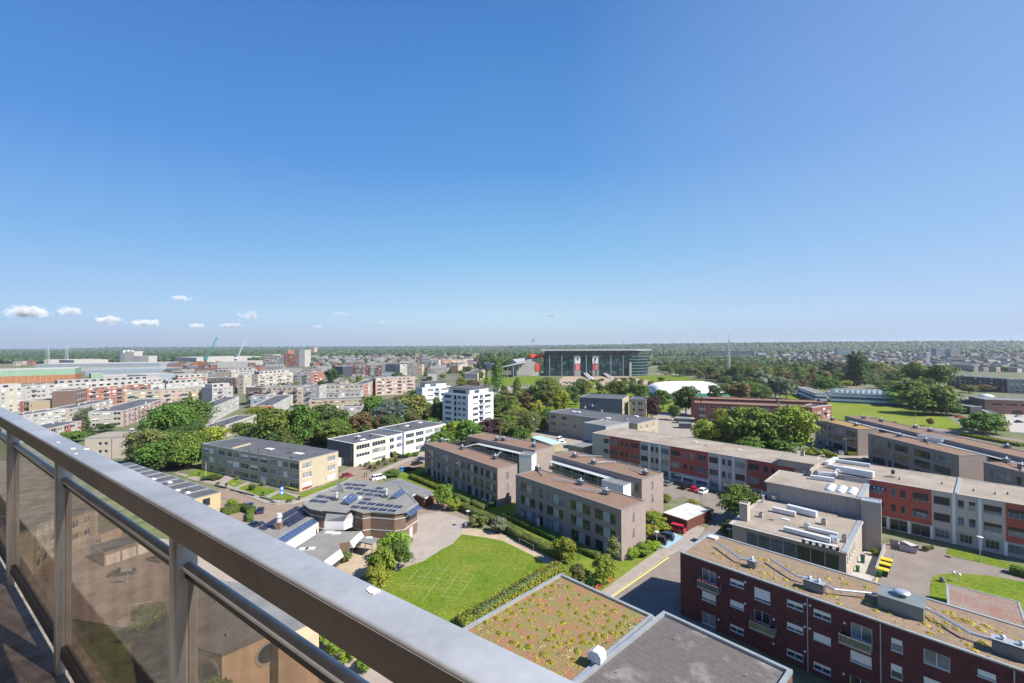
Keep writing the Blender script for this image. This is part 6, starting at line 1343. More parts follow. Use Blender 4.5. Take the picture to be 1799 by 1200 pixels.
bush(1536, 976, 14, 14, 'bright', 'small bright bush at the foot of the gym tower'); bush(1628, 968, 14, 12, 'olive', 'small weed clump beside the skip'); bush(1637, 965, 8, 9, 'olive', 'thin weed by the school wing entrance')
for X, Y, w, l, lf in ((460, 375, 9, 'round grey-green shrub by the door of the beige flats', 'olive'), (735, 435, 12, 'grey round shrub at the front of the beige flats', 'silver'), (620, 485, 14, 'flat juniper in the middle of the front lawn', 'dark'), (255, 435, 9, 'dark small shrub on the upper front lawn', 'rust'), (1010, 612, 11, 'low green shrub at the corner of the lawn by the road sign', 'green'), (190, 370, 34, 'flat dark juniper carpet by the flagpole', 'dark'), (410, 650, 18, 'bright bush by the end wall of the low row', 'bright')): bush(*Q(X, Y), w, w*.8 if w < 30 else 8, lf, l)
for X, Y, w, h, lf, l in ((330, 600, 6, 7, 'lime', 'yellow conifer bush left in the cream flats garden'), (420, 600, 8, 10, 'blue', 'blue-green conifer in the cream flats garden'), (480, 560, 6, 8, 'lime', 'yellow bush by the door of the cream flats'), (505, 640, 8, 9, 'purple', 'purple shrub in the cream flats garden'), (590, 630, 8, 7, 'bright', 'bright low shrub in the cream flats garden'), (650, 580, 9, 11, 'green', 'green bush in the middle of the cream flats garden'), (745, 520, 9, 11, 'green', 'taller green bush in the cream flats garden'), (785, 560, 9, 8, 'silver', 'silver shrub in the cream flats garden'), (880, 510, 8, 8, 'lime', 'yellow shrub before the narrow white flats'), (960, 510, 8, 9, 'green', 'green shrub before the narrow white flats'), (940, 430, 11, 13, 'lime', 'golden tree before the narrow white flats'), (1010, 450, 10, 10, 'purple', 'dark red shrub beside the black car'), (1180, 420, 14, 9, 'bright', 'bright wide shrub before the long white flats'), (1290, 410, 16, 8, 'green', 'low hedge-like shrub before the long white flats'), (880, 760, 36, 12, 'green', 'wide green hedge bush behind the timber pavilion')): bush(*S2(X, Y), w, h, lf, l)
tree(560, 830-20, 20, 20, 'bush', 'green', 'green bush behind the garage link', None)
for x, y, w, h, l in ((260, 1120, 60, 70, 'left'), (380, 1290, 90, 110, 'below the round window'), (450, 1300, 80, 100, 'right'), (490, 1200, 60, 70, 'at the church corner')): bush(x, y, w, h, 'green', 'green bush beside the church, seen through the brown glass, %s' % l, group='bushes round the church')
for x, y in ((560, 1140), (585, 1150), (610, 1165), (640, 1180)): bush(x, y, 34, 34, 'bright', 'bright green hedge bush seen in the gap under the top rail', group='bushes under the rail gap')
# ------------------------------------------------------------------ trees of the middle distance
for x, y, w, h, k, lf, l in (
 (262, 815, 66, 70, 'round', 'olive', 'dark olive tree right of the grey house with the satellite dish'), (300, 775, 90, 70, 'wide', 'green', 'broad green tree at the back of the left tree group'), (330, 815, 60, 66, 'round', 'green', 'green tree at the front of the left tree group'), (275, 828, 60, 62, 'round', 'green', 'round green tree above the slide'), (322, 758, 110, 62, 'wide', 'green', 'wide feathery tree behind the left tree group'), (368, 800, 66, 56, 'round', 'lime', 'yellow-green tree at the right end of the left tree group'), (325, 820, 40, 62, 'round', 'lime', 'golden-green tree in the middle of the left tree group'), (236, 815, 30, 28, 'round', 'olive', 'small drooping tree by the play area'), (345, 790, 40, 50, 'round', 'dark', 'dark tree between the golden trees'),
 (152, 767, 28, 36, 'conifer', 'dark', 'dark spruce left of the grey house'), (127, 778, 44, 26, 'bush', 'green', 'green shrubbery above the balcony rail'), (186, 758, 30, 18, 'bush', 'dark', 'dark pine shrub between the rows'), (152, 740, 34, 28, 'wide', 'silver', 'grey-green cedar in front of the white row'), (334, 715, 14, 28, 'conifer', 'green', 'slender conifer in front of the pink balconies'), (102, 700, 46, 30, 'wide', 'green', 'round tree in front of the long white block'),
 (485, 790, 76, 80, 'round', 'green', 'big green tree behind the corner flats'), (430, 775, 44, 40, 'round', 'green', 'small tree beside the dark low roofs'), (533, 790, 50, 90, 'round', 'green', 'tall mixed green tree behind the corner flats'), (520, 775, 44, 60, 'round', 'olive', 'grey-green tree between two taller trees'), (578, 770, 70, 70, 'round', 'dark', 'dark dense tree left of the copper tree'), (595, 785, 50, 50, 'round', 'green', 'lighter tree in front of the dark dense tree'), (634, 768, 46, 50, 'round', 'rust', 'copper-brown tree behind the cream flats'), (660, 750, 56, 62, 'round', 'green', 'bright green tree right of the copper tree'), (688, 755, 60, 58, 'round', 'blue', 'blue-green cedar above the cream flats'), (722, 748, 70, 62, 'round', 'olive', 'olive tree in front of the rear white tower'), (735, 728, 60, 50, 'wide', 'green', 'broad tree beside the rear white tower'), (700, 730, 40, 40, 'round', 'rust', 'rusty green tree behind the cedar'), (771, 752, 32, 60, 'round', 'dark', 'dark slim tree between the white towers'), (450, 735, 40, 26, 'wide', 'lime', 'yellow-green tree behind the dark low roofs'), (470, 742, 30, 30, 'round', 'green', 'small tree behind the big green tree'),
 (795, 782, 40, 50, 'round', 'bright', 'golden bright tree at the end of the long white flats'), (826, 785, 50, 56, 'round', 'green', 'fresh green tree in front of the white tower'), (775, 790, 40, 40, 'round', 'green', 'green tree left of the golden bright tree'), (865, 782, 54, 54, 'round', 'purple', 'dark purple copper beech'), (890, 783, 40, 50, 'round', 'olive', 'olive tree right of the copper beech'), (910, 787, 40, 46, 'round', 'green', 'green tree at the roof edge right of the copper beech'), (905, 745, 24, 40, 'round', 'lime', 'yellow-green tree on the park lawn'), (925, 740, 24, 50, 'slim', 'rust', 'rusty slim tree by the hospital lawn'), (942, 740, 30, 42, 'round', 'lime', 'yellow-green round tree beside the hospital'), (960, 725, 30, 60, 'round', 'olive', 'olive tree left of the hospital roof'), (892, 722, 34, 34, 'round', 'olive', 'round grey-green tree on the lawn right of the white tower'), (910, 710, 20, 48, 'poplar', 'green', 'young columnar tree behind the park lawn'), (875, 720, 22, 32, 'round', 'green', 'small tree touching the white tower'), (962, 700, 62, 42, 'wide', 'green', 'large tree group in front of the stadium'), (945, 715, 40, 46, 'round', 'green', 'green tree under the large park tree'), (985, 730, 30, 50, 'round', 'lime', 'light tree beside the hospital roof'), (1022, 700, 30, 40, 'round', 'olive', 'olive tree in front of the stadium stairs'), (1010, 715, 18, 36, 'slim', 'dark', 'dark slim tree at the hospital corner'),
 (1086, 700, 46, 38, 'wide', 'green', 'green tree behind the hospital roof, left'), (1122, 704, 36, 36, 'round', 'green', 'green tree behind the hospital roof, right'), (1146, 738, 34, 50, 'round', 'purple', 'purple-brown tree at the end of the hospital'), (1165, 718, 34, 40, 'round', 'green', 'green tree beside the purple-brown tree'), (1205, 728, 48, 56, 'round', 'dark', 'dark tree in front of the white air dome'), (1185, 738, 20, 32, 'round', 'green', 'small tree by the red-brick flats path'), (1256, 708, 28, 36, 'round', 'dark', 'dark round tree at the middle of the air dome'), (1285, 702, 40, 36, 'round', 'olive', 'olive tree at the right end of the air dome'), (1300, 706, 40, 40, 'round', 'rust', 'rusty tree right of the air dome'), (1320, 704, 60, 40, 'wide', 'green', 'spreading green tree behind the red-brick flats'), (1338, 706, 40, 30, 'wide', 'dark', 'dark tree at the end of the red-brick roofs'),
 (1246, 790, 58, 62, 'round', 'lime', 'yellow-green tree at the left of the big courtyard group'), (1275, 790, 48, 80, 'round', 'lime', 'tall golden tree in the courtyard group'), (1312, 796, 84, 96, 'round', 'green', 'big green tree in the middle of the courtyard group'), (1345, 798, 76, 80, 'round', 'green', 'green tree beside the brightest courtyard tree'), (1385, 800, 92, 96, 'round', 'bright', 'bright green tree at the right of the courtyard group'), (1230, 772, 30, 34, 'round', 'lime', 'small yellow-green tree at the edge of the courtyard group'), (1320, 796, 80, 26, 'bush', 'rust', 'long rusty shrub below the courtyard trees'), (1356, 796, 30, 24, 'bush', 'green', 'low green shrub below the bright tree'), (1423, 806, 30, 24, 'bush', 'lime', 'round yellow-green bush behind the plant room, left'), (1454, 812, 30, 26, 'bush', 'lime', 'round yellow-green bush behind the plant room, right'),
 (1362, 702, 58, 52, 'bush', 'silver', 'big silver willow beside the field'), (1382, 700, 26, 30, 'round', 'silver', 'small silver willow right of the big one'), (1397, 692, 14, 22, 'round', 'olive', 'small tree beside the field lamp'), (1414, 690, 15, 20, 'round', 'rust', 'small rusty tree beside the sports hall'),
 (1500, 676, 22, 60, 'poplar', 'dark', 'tall poplar at the left of the poplar clump'), (1510, 676, 24, 58, 'poplar', 'dark', 'tall poplar in the middle of the poplar clump'), (1520, 676, 22, 52, 'poplar', 'dark', 'tall poplar at the right of the poplar clump'), (1506, 677, 26, 54, 'poplar', 'dark', 'poplar in front of the poplar clump'),
 (1630, 684, 76, 56, 'bush', 'green', 'big green tree in front of the long brick flats'), (1605, 712, 84, 54, 'bush', 'green', 'large willow beside the sports hall'), (1640, 728, 80, 62, 'bush', 'green', 'large spreading tree at the edge of the meadow'), (1655, 722, 40, 46, 'round', 'green', 'right-hand tree at the edge of the meadow'), (1570, 695, 50, 30, 'willow', 'olive', 'pale willow behind the sports hall roof'), (1463, 665, 46, 38, 'round', 'silver', 'silver-green round tree left of the poplars'), (1540, 665, 60, 32, 'wide', 'olive', 'wide olive trees right of the poplars'), (1455, 690, 46, 30, 'wide', 'green', 'green tree behind the sports hall, left'), (1487, 680, 20, 14, 'round', 'lime', 'small tree behind the zigzag roof'), (1543, 682, 20, 16, 'round', 'lime', 'yellow-green tree behind the zigzag roof, right'),
 (1634, 748, 11, 16, 'round', 'rust', 'small reddish tree on the meadow'), (1697, 757, 15, 24, 'round', 'green', 'small dark green tree at the meadow fence'), (1728, 764, 70, 44, 'bush', 'green', 'large shrubby tree left of the forecourt'), (1750, 762, 44, 32, 'bush', 'green', 'dense shrub at the corner of the forecourt'), (1710, 755, 36, 26, 'bush', 'dark', 'dark shrub at the meadow corner'), (1572, 748, 8, 10, 'bush', 'olive', 'tiny bush on the meadow'),
 (1702, 690, 26, 16, 'round', 'olive', 'round tree in front of the long brick flats'), (1730, 688, 30, 14, 'wide', 'rust', 'rusty tree in front of the long brick flats'), (1668, 688, 14, 12, 'round', 'lime', 'yellow tree at the left end of the long brick flats'),
 (874, 688, 20, 56, 'poplar', 'green', 'tall poplar left of the stadium'), (855, 682, 14, 32, 'conifer', 'green', 'pointed conifer left of the tall poplar'), (832, 686, 28, 22, 'wide', 'rust', 'rusty tree behind the white towers'), (812, 680, 26, 20, 'wide', 'lime', 'yellow-green tree left of the rusty tree'), (885, 690, 12, 16, 'round', 'olive', 'small tree by the car park'), (843, 668, 16, 18, 'round', 'green', 'green street tree before the brown gable row'), (822, 655, 14, 14, 'round', 'green', 'green street tree farther back'),
 (582, 672, 26, 28, 'round', 'dark', 'dark tree among the apartment rows'), (630, 675, 12, 16, 'round', 'green', 'small dark tree before the red rows'), (735, 650, 8, 10, 'round', 'green', 'tiny tree before the red rows'), (655, 702, 8, 12, 'conifer', 'dark', 'small conifer among the flat roofs')):
    T(x, y, w, h, k, lf, l)

for x, y, w, h, l in ((1598, 715, 70, 34, 'low spreading foliage at the foot of the big willow by the sports hall'), (1655, 728, 60, 30, 'low spreading foliage at the right foot of the meadow trees'), (1570, 703, 44, 26, 'low foliage where the willow meets the sports hall wall'), (1625, 727, 50, 28, 'low foliage in the middle under the meadow trees'), (1345, 805, 110, 44, 'dense undergrowth below the bright courtyard trees'), (1270, 790, 70, 34, 'dense yellow-green undergrowth at the left of the courtyard trees')): bush(x, y, w, h, 'lime' if 'yellow' in l else 'green', l)
# ------------------------------------------------------------------ middle-distance buildings
M_far = {k: mat('far_'+k, c, .9, .07, .15) for k, c in dict(white=(.37, .355, .335), cream=(.37, .335, .28), yellow=(.37, .30, .19), beige=(.43, .37, .30), pink=(.43, .31, .25), red=(.31, .12, .08), brown=(.16, .11, .09), grey=(.32, .31, .30), dark=(.05, .055, .07), blue=(.24, .28, .33), brick=(.22, .09, .07), orange=(.33, .14, .07), mint=(.22, .33, .235), slate=(.12, .13, .15)).items()}
def blockf(label, fl, fr, z, m, dep, rows, ww=2.2, gap=1.6, wh=1.5, bl=None, br=None, name='apartment_block', cat='apartment block', roof=None, par=None, group=None, side=None, m2=None, bands=None, balc=None, top=False, faces='FR', gms=None, z1=None):
    b = bpx(name, label, cat, fl, fr, z, M_far[m], depth=dep, bl=bl, br=br, roof=roof or M_bit, parapet=par or M_offw, lod=2, pw=.4, ph=.25, group=group)
    if m2 or side:
        b.mats = [M_far[m], M_far[m2 or m], M_far[side or m]]; per = bands or 14
        b.matfn = lambda k, u, zz: 2 if (side and k in 'RL') else (1 if m2 and int(u/per) % 2 else 0)
        if m2: b.uc['F'] = [per*i for i in range(1, int(b.L/per)+1)]
    st = z/rows
    for k in faces.upper():
        if side and k == 'R' and 'r' not in faces: continue
        Lf = b.face(k)[0]; n = int((Lf-1)/(ww+gap)); g = (Lf-n*ww)/(n+1) if n else 0
        b.grid(k, [g+i*(ww+g) for i in range(n)], [st*j+st*.3 for j in range(rows)], ww, min(wh, st*.55), .3, gms=gms, cols=2, sill=False)
    b.finish()
    if balc:
        n = max(1, int(b.L/9))
        for j in range(1, rows):
            for i in range(n):
                u = (i+.25)*b.L/n; mb = MB(); mb.box(u, -1.3, st*j+.05, u+3.6, -.01, st*j+.22, 0); mb.box(u, -1.32, st*j+.22, u+3.6, -1.25, st*j+1.15, 1); b.local('balcony', mb, [M_offw, M_far[balc]])
    if top:
        mb = MB(); mb.box(b.L*.08, 2, z, b.L*.92, b.D-1.5, z+2.7, 0); t = b.local('penthouse', mb, M_far['white' if m != 'white' else 'grey'])
        for i in range(int(b.L*.8/5)): MB().box(b.L*.08+1+i*5, 1.96, z+.8, b.L*.08+3.6+i*5, 2.02, z+2.2).build('penthouse_window', M_glass, t)
    rs = random.Random(int(fl[0]*7+fl[1]))
    for i in range(max(2, int(b.L/12))):
        mb = MB(); x, y = rs.uniform(1, b.L-2), rs.uniform(1, max(1.5, b.D-2)); s = rs.uniform(.4, 1.2); h = rs.uniform(.4, 1.6); mb.box(x, y, z-.03, x+s, y+s*.8, z+h); b.local('roof_vent' if h < 1 else 'chimney', mb, rs.choice((M_offw, M_dgrey, M_far['red'])))
    return b
B = blockf
# white towers in the park
def wtower(label, a, b_, c, z, rows):
    t = bpx('white_tower_flats', label, 'apartment tower', a, b_, z, mat('tower_white', (.64, .64, .64), .8, .04, .3), br=c, roof=M_bit, parapet=M_white, lod=1, pw=.5, ph=.3)
    st = z/rows
    for j in range(rows):
        for f, w in ((.10, .24), (.60, .12), (.78, .12)): t.win('F', t.L*f, st*j+.8, t.L*w, 1.5, cols=2, gm=M_glassl if j % 2 else M_glass, sill=False)
        t.win('F', t.L*.46, st*j+.3, t.L*.09, 2.1, cols=1, fm=M_dframe, gm=M_glass, sill=False)
        for f, w in ((.18, .2), (.64, .25)): t.win('R', t.D*f, st*j+.8, t.D*w, 1.5, cols=3, gm=random.choice((M_glass, M_glassl)), frac=random.choice((0, 0, .5)), sill=False)
        t.win('R', t.D*.44, st*j+.3, t.D*.13, 2.2, cols=2, fm=M_gframe, gm=M_glassb, sill=False)
    t.finish()
    for j in range(1, rows):
        mb = MB(); mb.box(t.L+.005, t.D*.42, st*j, t.L+1.1, t.D*.6, st*j+.15, 0); mb.box(t.L+1.04, t.D*.42, st*j+.15, t.L+1.1, t.D*.6, st*j+1.05, 1); t.local('balcony', mb, [M_white, M_far['grey']])
    mb = MB(); mb.box(t.L*.1, t.D*.12, z, t.L-1.2, t.D*.86, z+2.9, 0); p = t.local('penthouse', mb, M_white); mb = MB(); mb.box(t.L*.06, t.D*.08, z+2.9, t.L-.6, t.D*.9, z+3.15); mb.build('penthouse_roof', M_bit, p)
    MB().box(t.L*.3, t.D*.12-.05, z+.5, t.L*.8, t.D*.12-.004, z+2.2).build('penthouse_window', M_glassb, p); MB().box(t.L-1.196, t.D*.3, z+.6, t.L-1.15, t.D*.5, z+2.1).build('penthouse_window', M_glassb, p); return t
wtower('white seven-storey tower flats nearest, with a shaded left face and a penthouse', (777.5, 690.5), (822.5, 694.5), (870.5, 689), 20.5, 7)
wt2 = wtower('white tower flats farther back, with a teal glass penthouse', (731, 679.5), (742, 681.5), (796, 679), 19, 6)
# hospital
Y5 = lambda X, Y: (860+X/5.997, 590+Y/5.997)
M_hos = mat('hospital_brick', (.37, .31, .23), .9, .08, .5, fine=.06)
h1 = bpx('hospital_wing', 'long beige brick hospital wing with a dark flat roof in front of the park', 'hospital', Y5(622, 800), Y5(1560, 925), 11, M_hos, br=Y5(1770, 872), roof=M_bit, parapet=M_zinc, lod=1, pw=.3, ph=.2)
u = 1.5
while u < h1.L-5:
    for z in (8, 4.5, 1): h1.win('F', u, z, 3.0 if int(u) % 3 else 1.6, 1.8, cols=3, gm=random.choice((M_glass, M_glassl, M_glassb)))
    u += 7.2
for k in range(4):
    for z in (8, 4.5, 1): h1.win('R', 2+k*5.4, z, 2, 1.8, cols=2, gm=M_glassl)
h1.finish()
for X, Y in ((885, 800), (935, 805), (1250, 870), (1545, 850)): skylight(h1, *Y5(X, Y), 2.4, 1.6, .4)
for X, Y in ((1005, 760), (1080, 740), (1180, 800), (1225, 900), (1440, 885)): chimney(h1, *Y5(X, Y), .8, .8, 1.2, M_zinc)
h2 = bpx('hospital_wing', 'taller rear hospital wing with a dark grey side and a window stair', 'hospital', Y5(950, 645), Y5(1400, 665), 13.5, M_far['slate'], depth=22, roof=M_bit, parapet=M_zinc, lod=1, pw=.3, ph=.2); h2.mats = [M_far['slate'], M_hos]; h2.matfn = lambda k, u, z: 0 if k == 'F' else 1
h2.win('F', h2.L*.24, 9, 4, 2.6, cols=2, gm=M_glassb)
for z in (9, 5.5, 2): h2.win('R', 3, z, 6, 2.4, cols=2, rows=2, gm=M_glassl)
h2.finish()
h3_ = bpx('hospital_wing', 'short beige hospital wing beside the purple-brown tree', 'hospital', Y5(1480, 665), Y5(1650, 672), 13, M_hos, depth=14, roof=M_bit, parapet=M_zinc, lod=1)
for f in (.15, .5, .62): 
    for z in (9.6, 5.8, 2): h3_.win('F', h3_.L*f, z, 1.5, 1.9, cols=1, gm=M_glass)
h3_.finish()
h4 = bpx('hospital_annex', 'windowless grey annex between the hospital and the school wing', 'hospital', Y5(990, 915), Y5(1225, 955), 11.5, M_far['grey'], depth=16, roof=M_bitg, parapet=M_zinc, lod=1); h4.finish()
h5 = bpx('entrance_hall', 'low flat grey entrance hall in front of the hospital annex', 'building', Y5(830, 1150), Y5(985, 1180), 4, M_hos, depth=14, roof=M_bitg, parapet=M_zinc, lod=1); h5.win('F', 1, .6, 6, 2.2, cols=4); h5.finish()
h6 = bpx('long_shed', 'long shed with a light blue roof in front of the hospital', 'shed', Y5(430, 1065), Y5(650, 1140), 3.4, M_hos, br=Y5(745, 1115), roof=mat('light_blue_sheet', (.36, .52, .58), .5, .06, .5), parapet=M_white, lod=1, pw=.15, ph=.05); h6.finish()
# red-brick flats across the courtyard
R6 = lambda X, Y: (1130+X/5.997, 590+Y/5.997)
ra = B('dark red-brick flats with balconies across the courtyard, behind the bright trees', R6(540, 705), R6(1755, 755), 11.5, 'brick', 12, 3, 2.6, 2.6, roof=M_brown, par=mat('rust_trim', (.24, .09, .065), .8, .1, .5), side='grey', balc='grey', faces='F')
B('rear row of red-brick flats with a rusty red roof behind the courtyard', R6(505, 655), R6(1940, 705), 12, 'brick', 11, 3, 2.4, 3, roof=M_brown, par=mat('rust_trim', (.24, .09, .065), .8, .1, .5), side='grey', faces='F')
B('grey stair block at the right end of the red-brick courtyard flats', R6(1780, 755), R6(1985, 725), 11, 'brick', 8, 3, 2.2, 2.4, balc='grey', side='brick')
for X, Y, l in ((360, 850, 'rear'), (380, 900, 'front')):
    t = bpx('bike_shelter', 'small grey bike shelter by the red-brick flats, %s' % l, 'shelter', R6(X, Y+20), R6(X+130, Y+25), 2.8, M_dgrey, depth=4, roof=M_zinc, lod=1); t.finish()
# sports hall with zigzag roof
S7 = lambda X, Y: (1400+X/8.955, 590+Y/8.955)
M_blue = mat('hall_blue', (.02, .08, .20), .6, .06, .3)
for fl, fr, bl, dp, lab in ((S7(530, 900), S7(1645, 945), None, 22, 'blue and white striped sports hall with a white zigzag roof'), (S7(290, 900), S7(470, 905), S7(210, 800), None, 'small blue and white wing left of the zigzag sports hall')):
    s = bpx('sports_hall', lab, 'sports hall', fl, fr, 7, M_white, bl=bl, depth=dp, roof=M_bitg, parapet=M_white, lod=1, pw=.3, ph=.2)
    s.mats = [mat('hall_white', (.62, .64, .66), .6, .05, .3), M_blue]; s.zc = [1.2, 3.0, 4.7, 6.4]; s.matfn = lambda k, u, z: 1 if z < 1.2 or 3.0 < z < 4.7 or z > 6.4 else 0
    s.finish()
    if bl is None:
        for i in range(12):
            u = s.L*i/12+.4; mb = MB(); mb.box(u, -.14, 0, u+.2, -.004, 7); s.local('mullion', mb, M_gframe)
        n = 11
        for r in range(2):
            for i in range(n):
                w = s.L*.86/n; x = .5+i*w+r*w*.3; y = 1+r*9.5; mb = MB()
                mb.add([(x, y, 7.1), (x+w, y, 7.1), (x+w/2, y, 10), (x, y+9, 7.1), (x+w, y+9, 7.1), (x+w/2, y+9, 10)], [[0, 1, 2], [5, 4, 3], [0, 2, 5, 3], [2, 1, 4, 5]]); s.local('zigzag_rooflight', mb, M_opal)
# pink-brick school on the right, canopy and long flats behind
P8 = lambda X, Y: (1590+X/6.316, 590+Y/6.316)
M_pink = mat('pink_brick', (.30, .17, .14), .9, .08, .5, fine=.08)
ps = bpx('pink_brick_school', 'long pink-brick school with ribbon windows at the right edge', 'school', P8(885, 705), P8(1500, 725), 9, M_pink, depth=20, roof=M_bitg, parapet=M_zinc, lod=1, pw=.3, ph=.2)
for i in range(6): ps.win('F', 3+i*7, 5.8, 5.6, 1.0, cols=4, fm=M_dframe, sill=False)
for i in (3, 4, 5): ps.win('F', 3+i*7, 2.2, 5.6, .9, cols=4, fm=M_dframe, sill=False)
ps.win('F', 13, .1, 5, 2.6, cols=3, fm=M_dframe, sill=False); ps.finish()
s = bpx('school_hall', 'flat grey-roofed hall joined to the left of the pink-brick school', 'school', P8(480, 690), P8(880, 720), 7, M_far['slate'], depth=22, roof=M_bitg, parapet=M_zinc, lod=1)
for i in range(6): s.win('F', 2+i*6, 1, 4.5, 3.4, cols=3, fm=M_dframe, sill=False)
s.finish()
t = bpx('entrance_canopy', 'dark entrance canopy with a pale flat roof left of the pink-brick school', 'canopy', P8(530, 760), P8(725, 785), 5, M_dgrey, depth=8, roof=M_bitg, lod=1)
for i in range(5): t.win('F', .6+i*t.L/5.2, .3, t.L/7, 3.6, cols=2, fm=M_dframe, sill=False)
t.finish()
a, b = P(*P8(725, 760), 5), P(*P8(980, 870), .3); r = thing('stair_ramp', 'long sloping grey ramp down from the school hall', 'ramp', (a.x, a.y, 0)); d = b-a
for o, m in ((0, M_bitg), (3.5, M_dgrey)): mb = MB(); mb.bar((o, 0, 4.6), (d.x+o, d.y, .2), 3.2, .5); mb.build('ramp_deck', m, r)
p = P(*P8(905, 655), 9); r = thing('rooflight_vault', 'pale curved rooflight on the roofs by the pink-brick school', 'rooflight', (p.x, p.y, 6.9)); mb = MB(); mb.lathe([(4.5, 0), (4, 1.4), (2.4, 2.6), (0, 3)], 16); mb.build('dome', M_opal, r, smooth=True); mb = MB(); mb.tube((0, 0, -.2), (0, 0, .1), 4.8, 16); mb.build('kerb', M_zinc, r)
B('long dark brick flats with many white windows at the right edge', P8(465, 435), P8(1130, 475), 12.5, 'brown', 11, 4, 2.2, 2.0, roof=M_bitg, gms=(M_glass, M_glassl))
B('grey-brown brick flats continuing the long brick row to the right edge', P8(1135, 478), P8(1500, 490), 12.5, 'beige', 11, 4, 2.0, 1.6, roof=M_bitg)
# ------------------------------------------------------------------ stadium
M_stg = glass_mat('stadium_glass', (.012, .04, .045), .08, .7); M_stg2 = glass_mat('stadium_glass_pale', (.05, .11, .11), .12, .6)
st_ = Bld('stadium', 'large dark teal glass stadium with a thin flat roof and two red and white banners', 'stadium', P(955, 660), P(1105, 660), 55, 31, M_stg, roof=M_bitg, parapet=M_dgrey, pw=.6, ph=.4)
st_.finish()
nu, nz = 26, 6
for i in range(nu):
    for j in range(nz):
        if (i*7+j*3) % 5 == 0: continue
        u0 = st_.L*i/nu; z0 = 3+27.5*j/nz; mb = MB(); mb.box(u0+.2, -.16, z0+.2, u0+st_.L/nu-.2, -.004, z0+27.5/nz-.2); st_.local('glass_pane', mb, M_stg2 if (i*5+j*11) % 7 == 0 else M_stg)
for i in range(nu+1): mb = MB(); x = st_.L*i/nu; mb.box(x-.12, -.35, 0, x+.12, -.004, 31); st_.local('mullion', mb, M_dgrey)
for i in range(7): mb = MB(); x = st_.L*(i+.5)/7; mb.tube((x, -3, 0), (x, -3, 30), .5, 8); st_.local('column', mb, M_far['blue'])
cr, n = 34, 14
pts = [(st_.L+cr*math.sin(i/n*2.0), cr*.9-cr*.9*math.cos(i/n*2.0)) for i in range(n+1)]
mb = MB(); 
for a, b in zip(pts, pts[1:]): mb.add([(*a, 0), (*b, 0), (*b, 31), (*a, 31)], [[0, 1, 2, 3]])
st_.local('curved_glass_end', mb, M_stg)
mb = MB()
for j in range(7):
    z = 2+j*4.4
    for a, b in zip(pts, pts[1:]): mb.bar((a[0]+.15, a[1]-.2, z), (b[0]+.15, b[1]-.2, z), .3, .5)
st_.local('glazing_band', mb, M_far['blue'])
mb = MB(); mb.prism([(-4, -5), (st_.L+10, -5), (st_.L+cr+4, cr*.6), (st_.L+cr+4, 58), (-4, 58)], 37.0, 38.2, 0, bottom=True); st_.local('roof_plate', mb, mat('stadium_roof_grey', (.34, .36, .38), .6, .06, .1))
mb = MB(); mb.box(2, 4, 31.2, st_.L+20, 50, 36.95); st_.local('upper_gallery', mb, M_far['slate'])
for i in range(12):
    x = st_.L*(i+.5)/11; mb = MB(); mb.bar((x, 2, 31), (x, -3, 37), .5, .5); mb.bar((x, 2, 31), (x+6, 3, 37), .4, .4); st_.local('truss', mb, M_far['grey'])
M_bred = mat('banner_red', (.50, .045, .06), .7, .05); 
for x0, x1 in ((1010, 1019.5), (1041, 1050.3)):
    u0, _ = st_.uz('F', x0, 640); u1, _ = st_.uz('F', x1, 640); _, zt_ = st_.uz('F', x0, 624.5); _, zb = st_.uz('F', x0, 650); zm = zb+(zt_-zb)*.46; w = u1-u0
    mb = MB(); mb.box(u0, -.9, zm, u1, -.75, zt_, 0); mb.box(u0, -.9, zb, u1, -.751, zm-.01, 1); o = st_.local('banner', mb, [M_white, M_bred])
    mb = MB(); uc = (u0+u1)/2; mb.prism([(uc+1.6*math.cos(a*math.pi/3), 0) for a in range(6)], 0, 1) if False else mb.box(uc-1.2, -.95, zt_-6.6, uc+1.2, -.905, zt_-3.4); mb.box(uc-.5, -.95, zt_-7.6, uc+.5, -.905, zt_-6.6); mb.build('banner_crest', M_dgrey, o)
    mb = MB()
    for k in range(5): z = zb+1+k*(zm-zb-2)/5; mb.box(u0+.8+.5*(k % 2), -.95, z, u1-.8-.6*((k+1) % 2), -.905, z+1.0)
    mb.build('banner_pattern', mat('banner_pink', (.66, .36, .36), .7, .05), o)
    mb = MB(); mb.box(u0-.3, -1.6, 0, u1+.3, -.2, zb-.3); st_.local('banner_plinth', mb, M_far['grey'])
for (x0, y0), (x1, y1) in (((1020, 655), (1040, 667)), ((1051, 655), (1075, 665))):
    a, b = P(x0, y0), P(x1, y1); a2, b2 = st_.w2l(a), st_.w2l(b); mb = MB(); 
    for k in range(14): t = k/14; c = a2.lerp(b2, t); d_ = (b2-a2)/14; mb.bar((c.x, c.y, 6.5*(1-t)+.2), (c.x+d_.x, c.y+d_.y, 6.5*(1-t)+.2), 5, .6)
    mb.bar((a2.x, a2.y-2.6, 7.6), (b2.x, b2.y-2.6, 1.3), .3, 1.2); st_.local('stair', mb, M_white)
mb = MB(); u0, _ = st_.uz('F', 1105, 640); mb.box(u0, -3, 0, u0+3.2, -.3, 20); st_.local('lift_shaft', mb, M_far['white'])
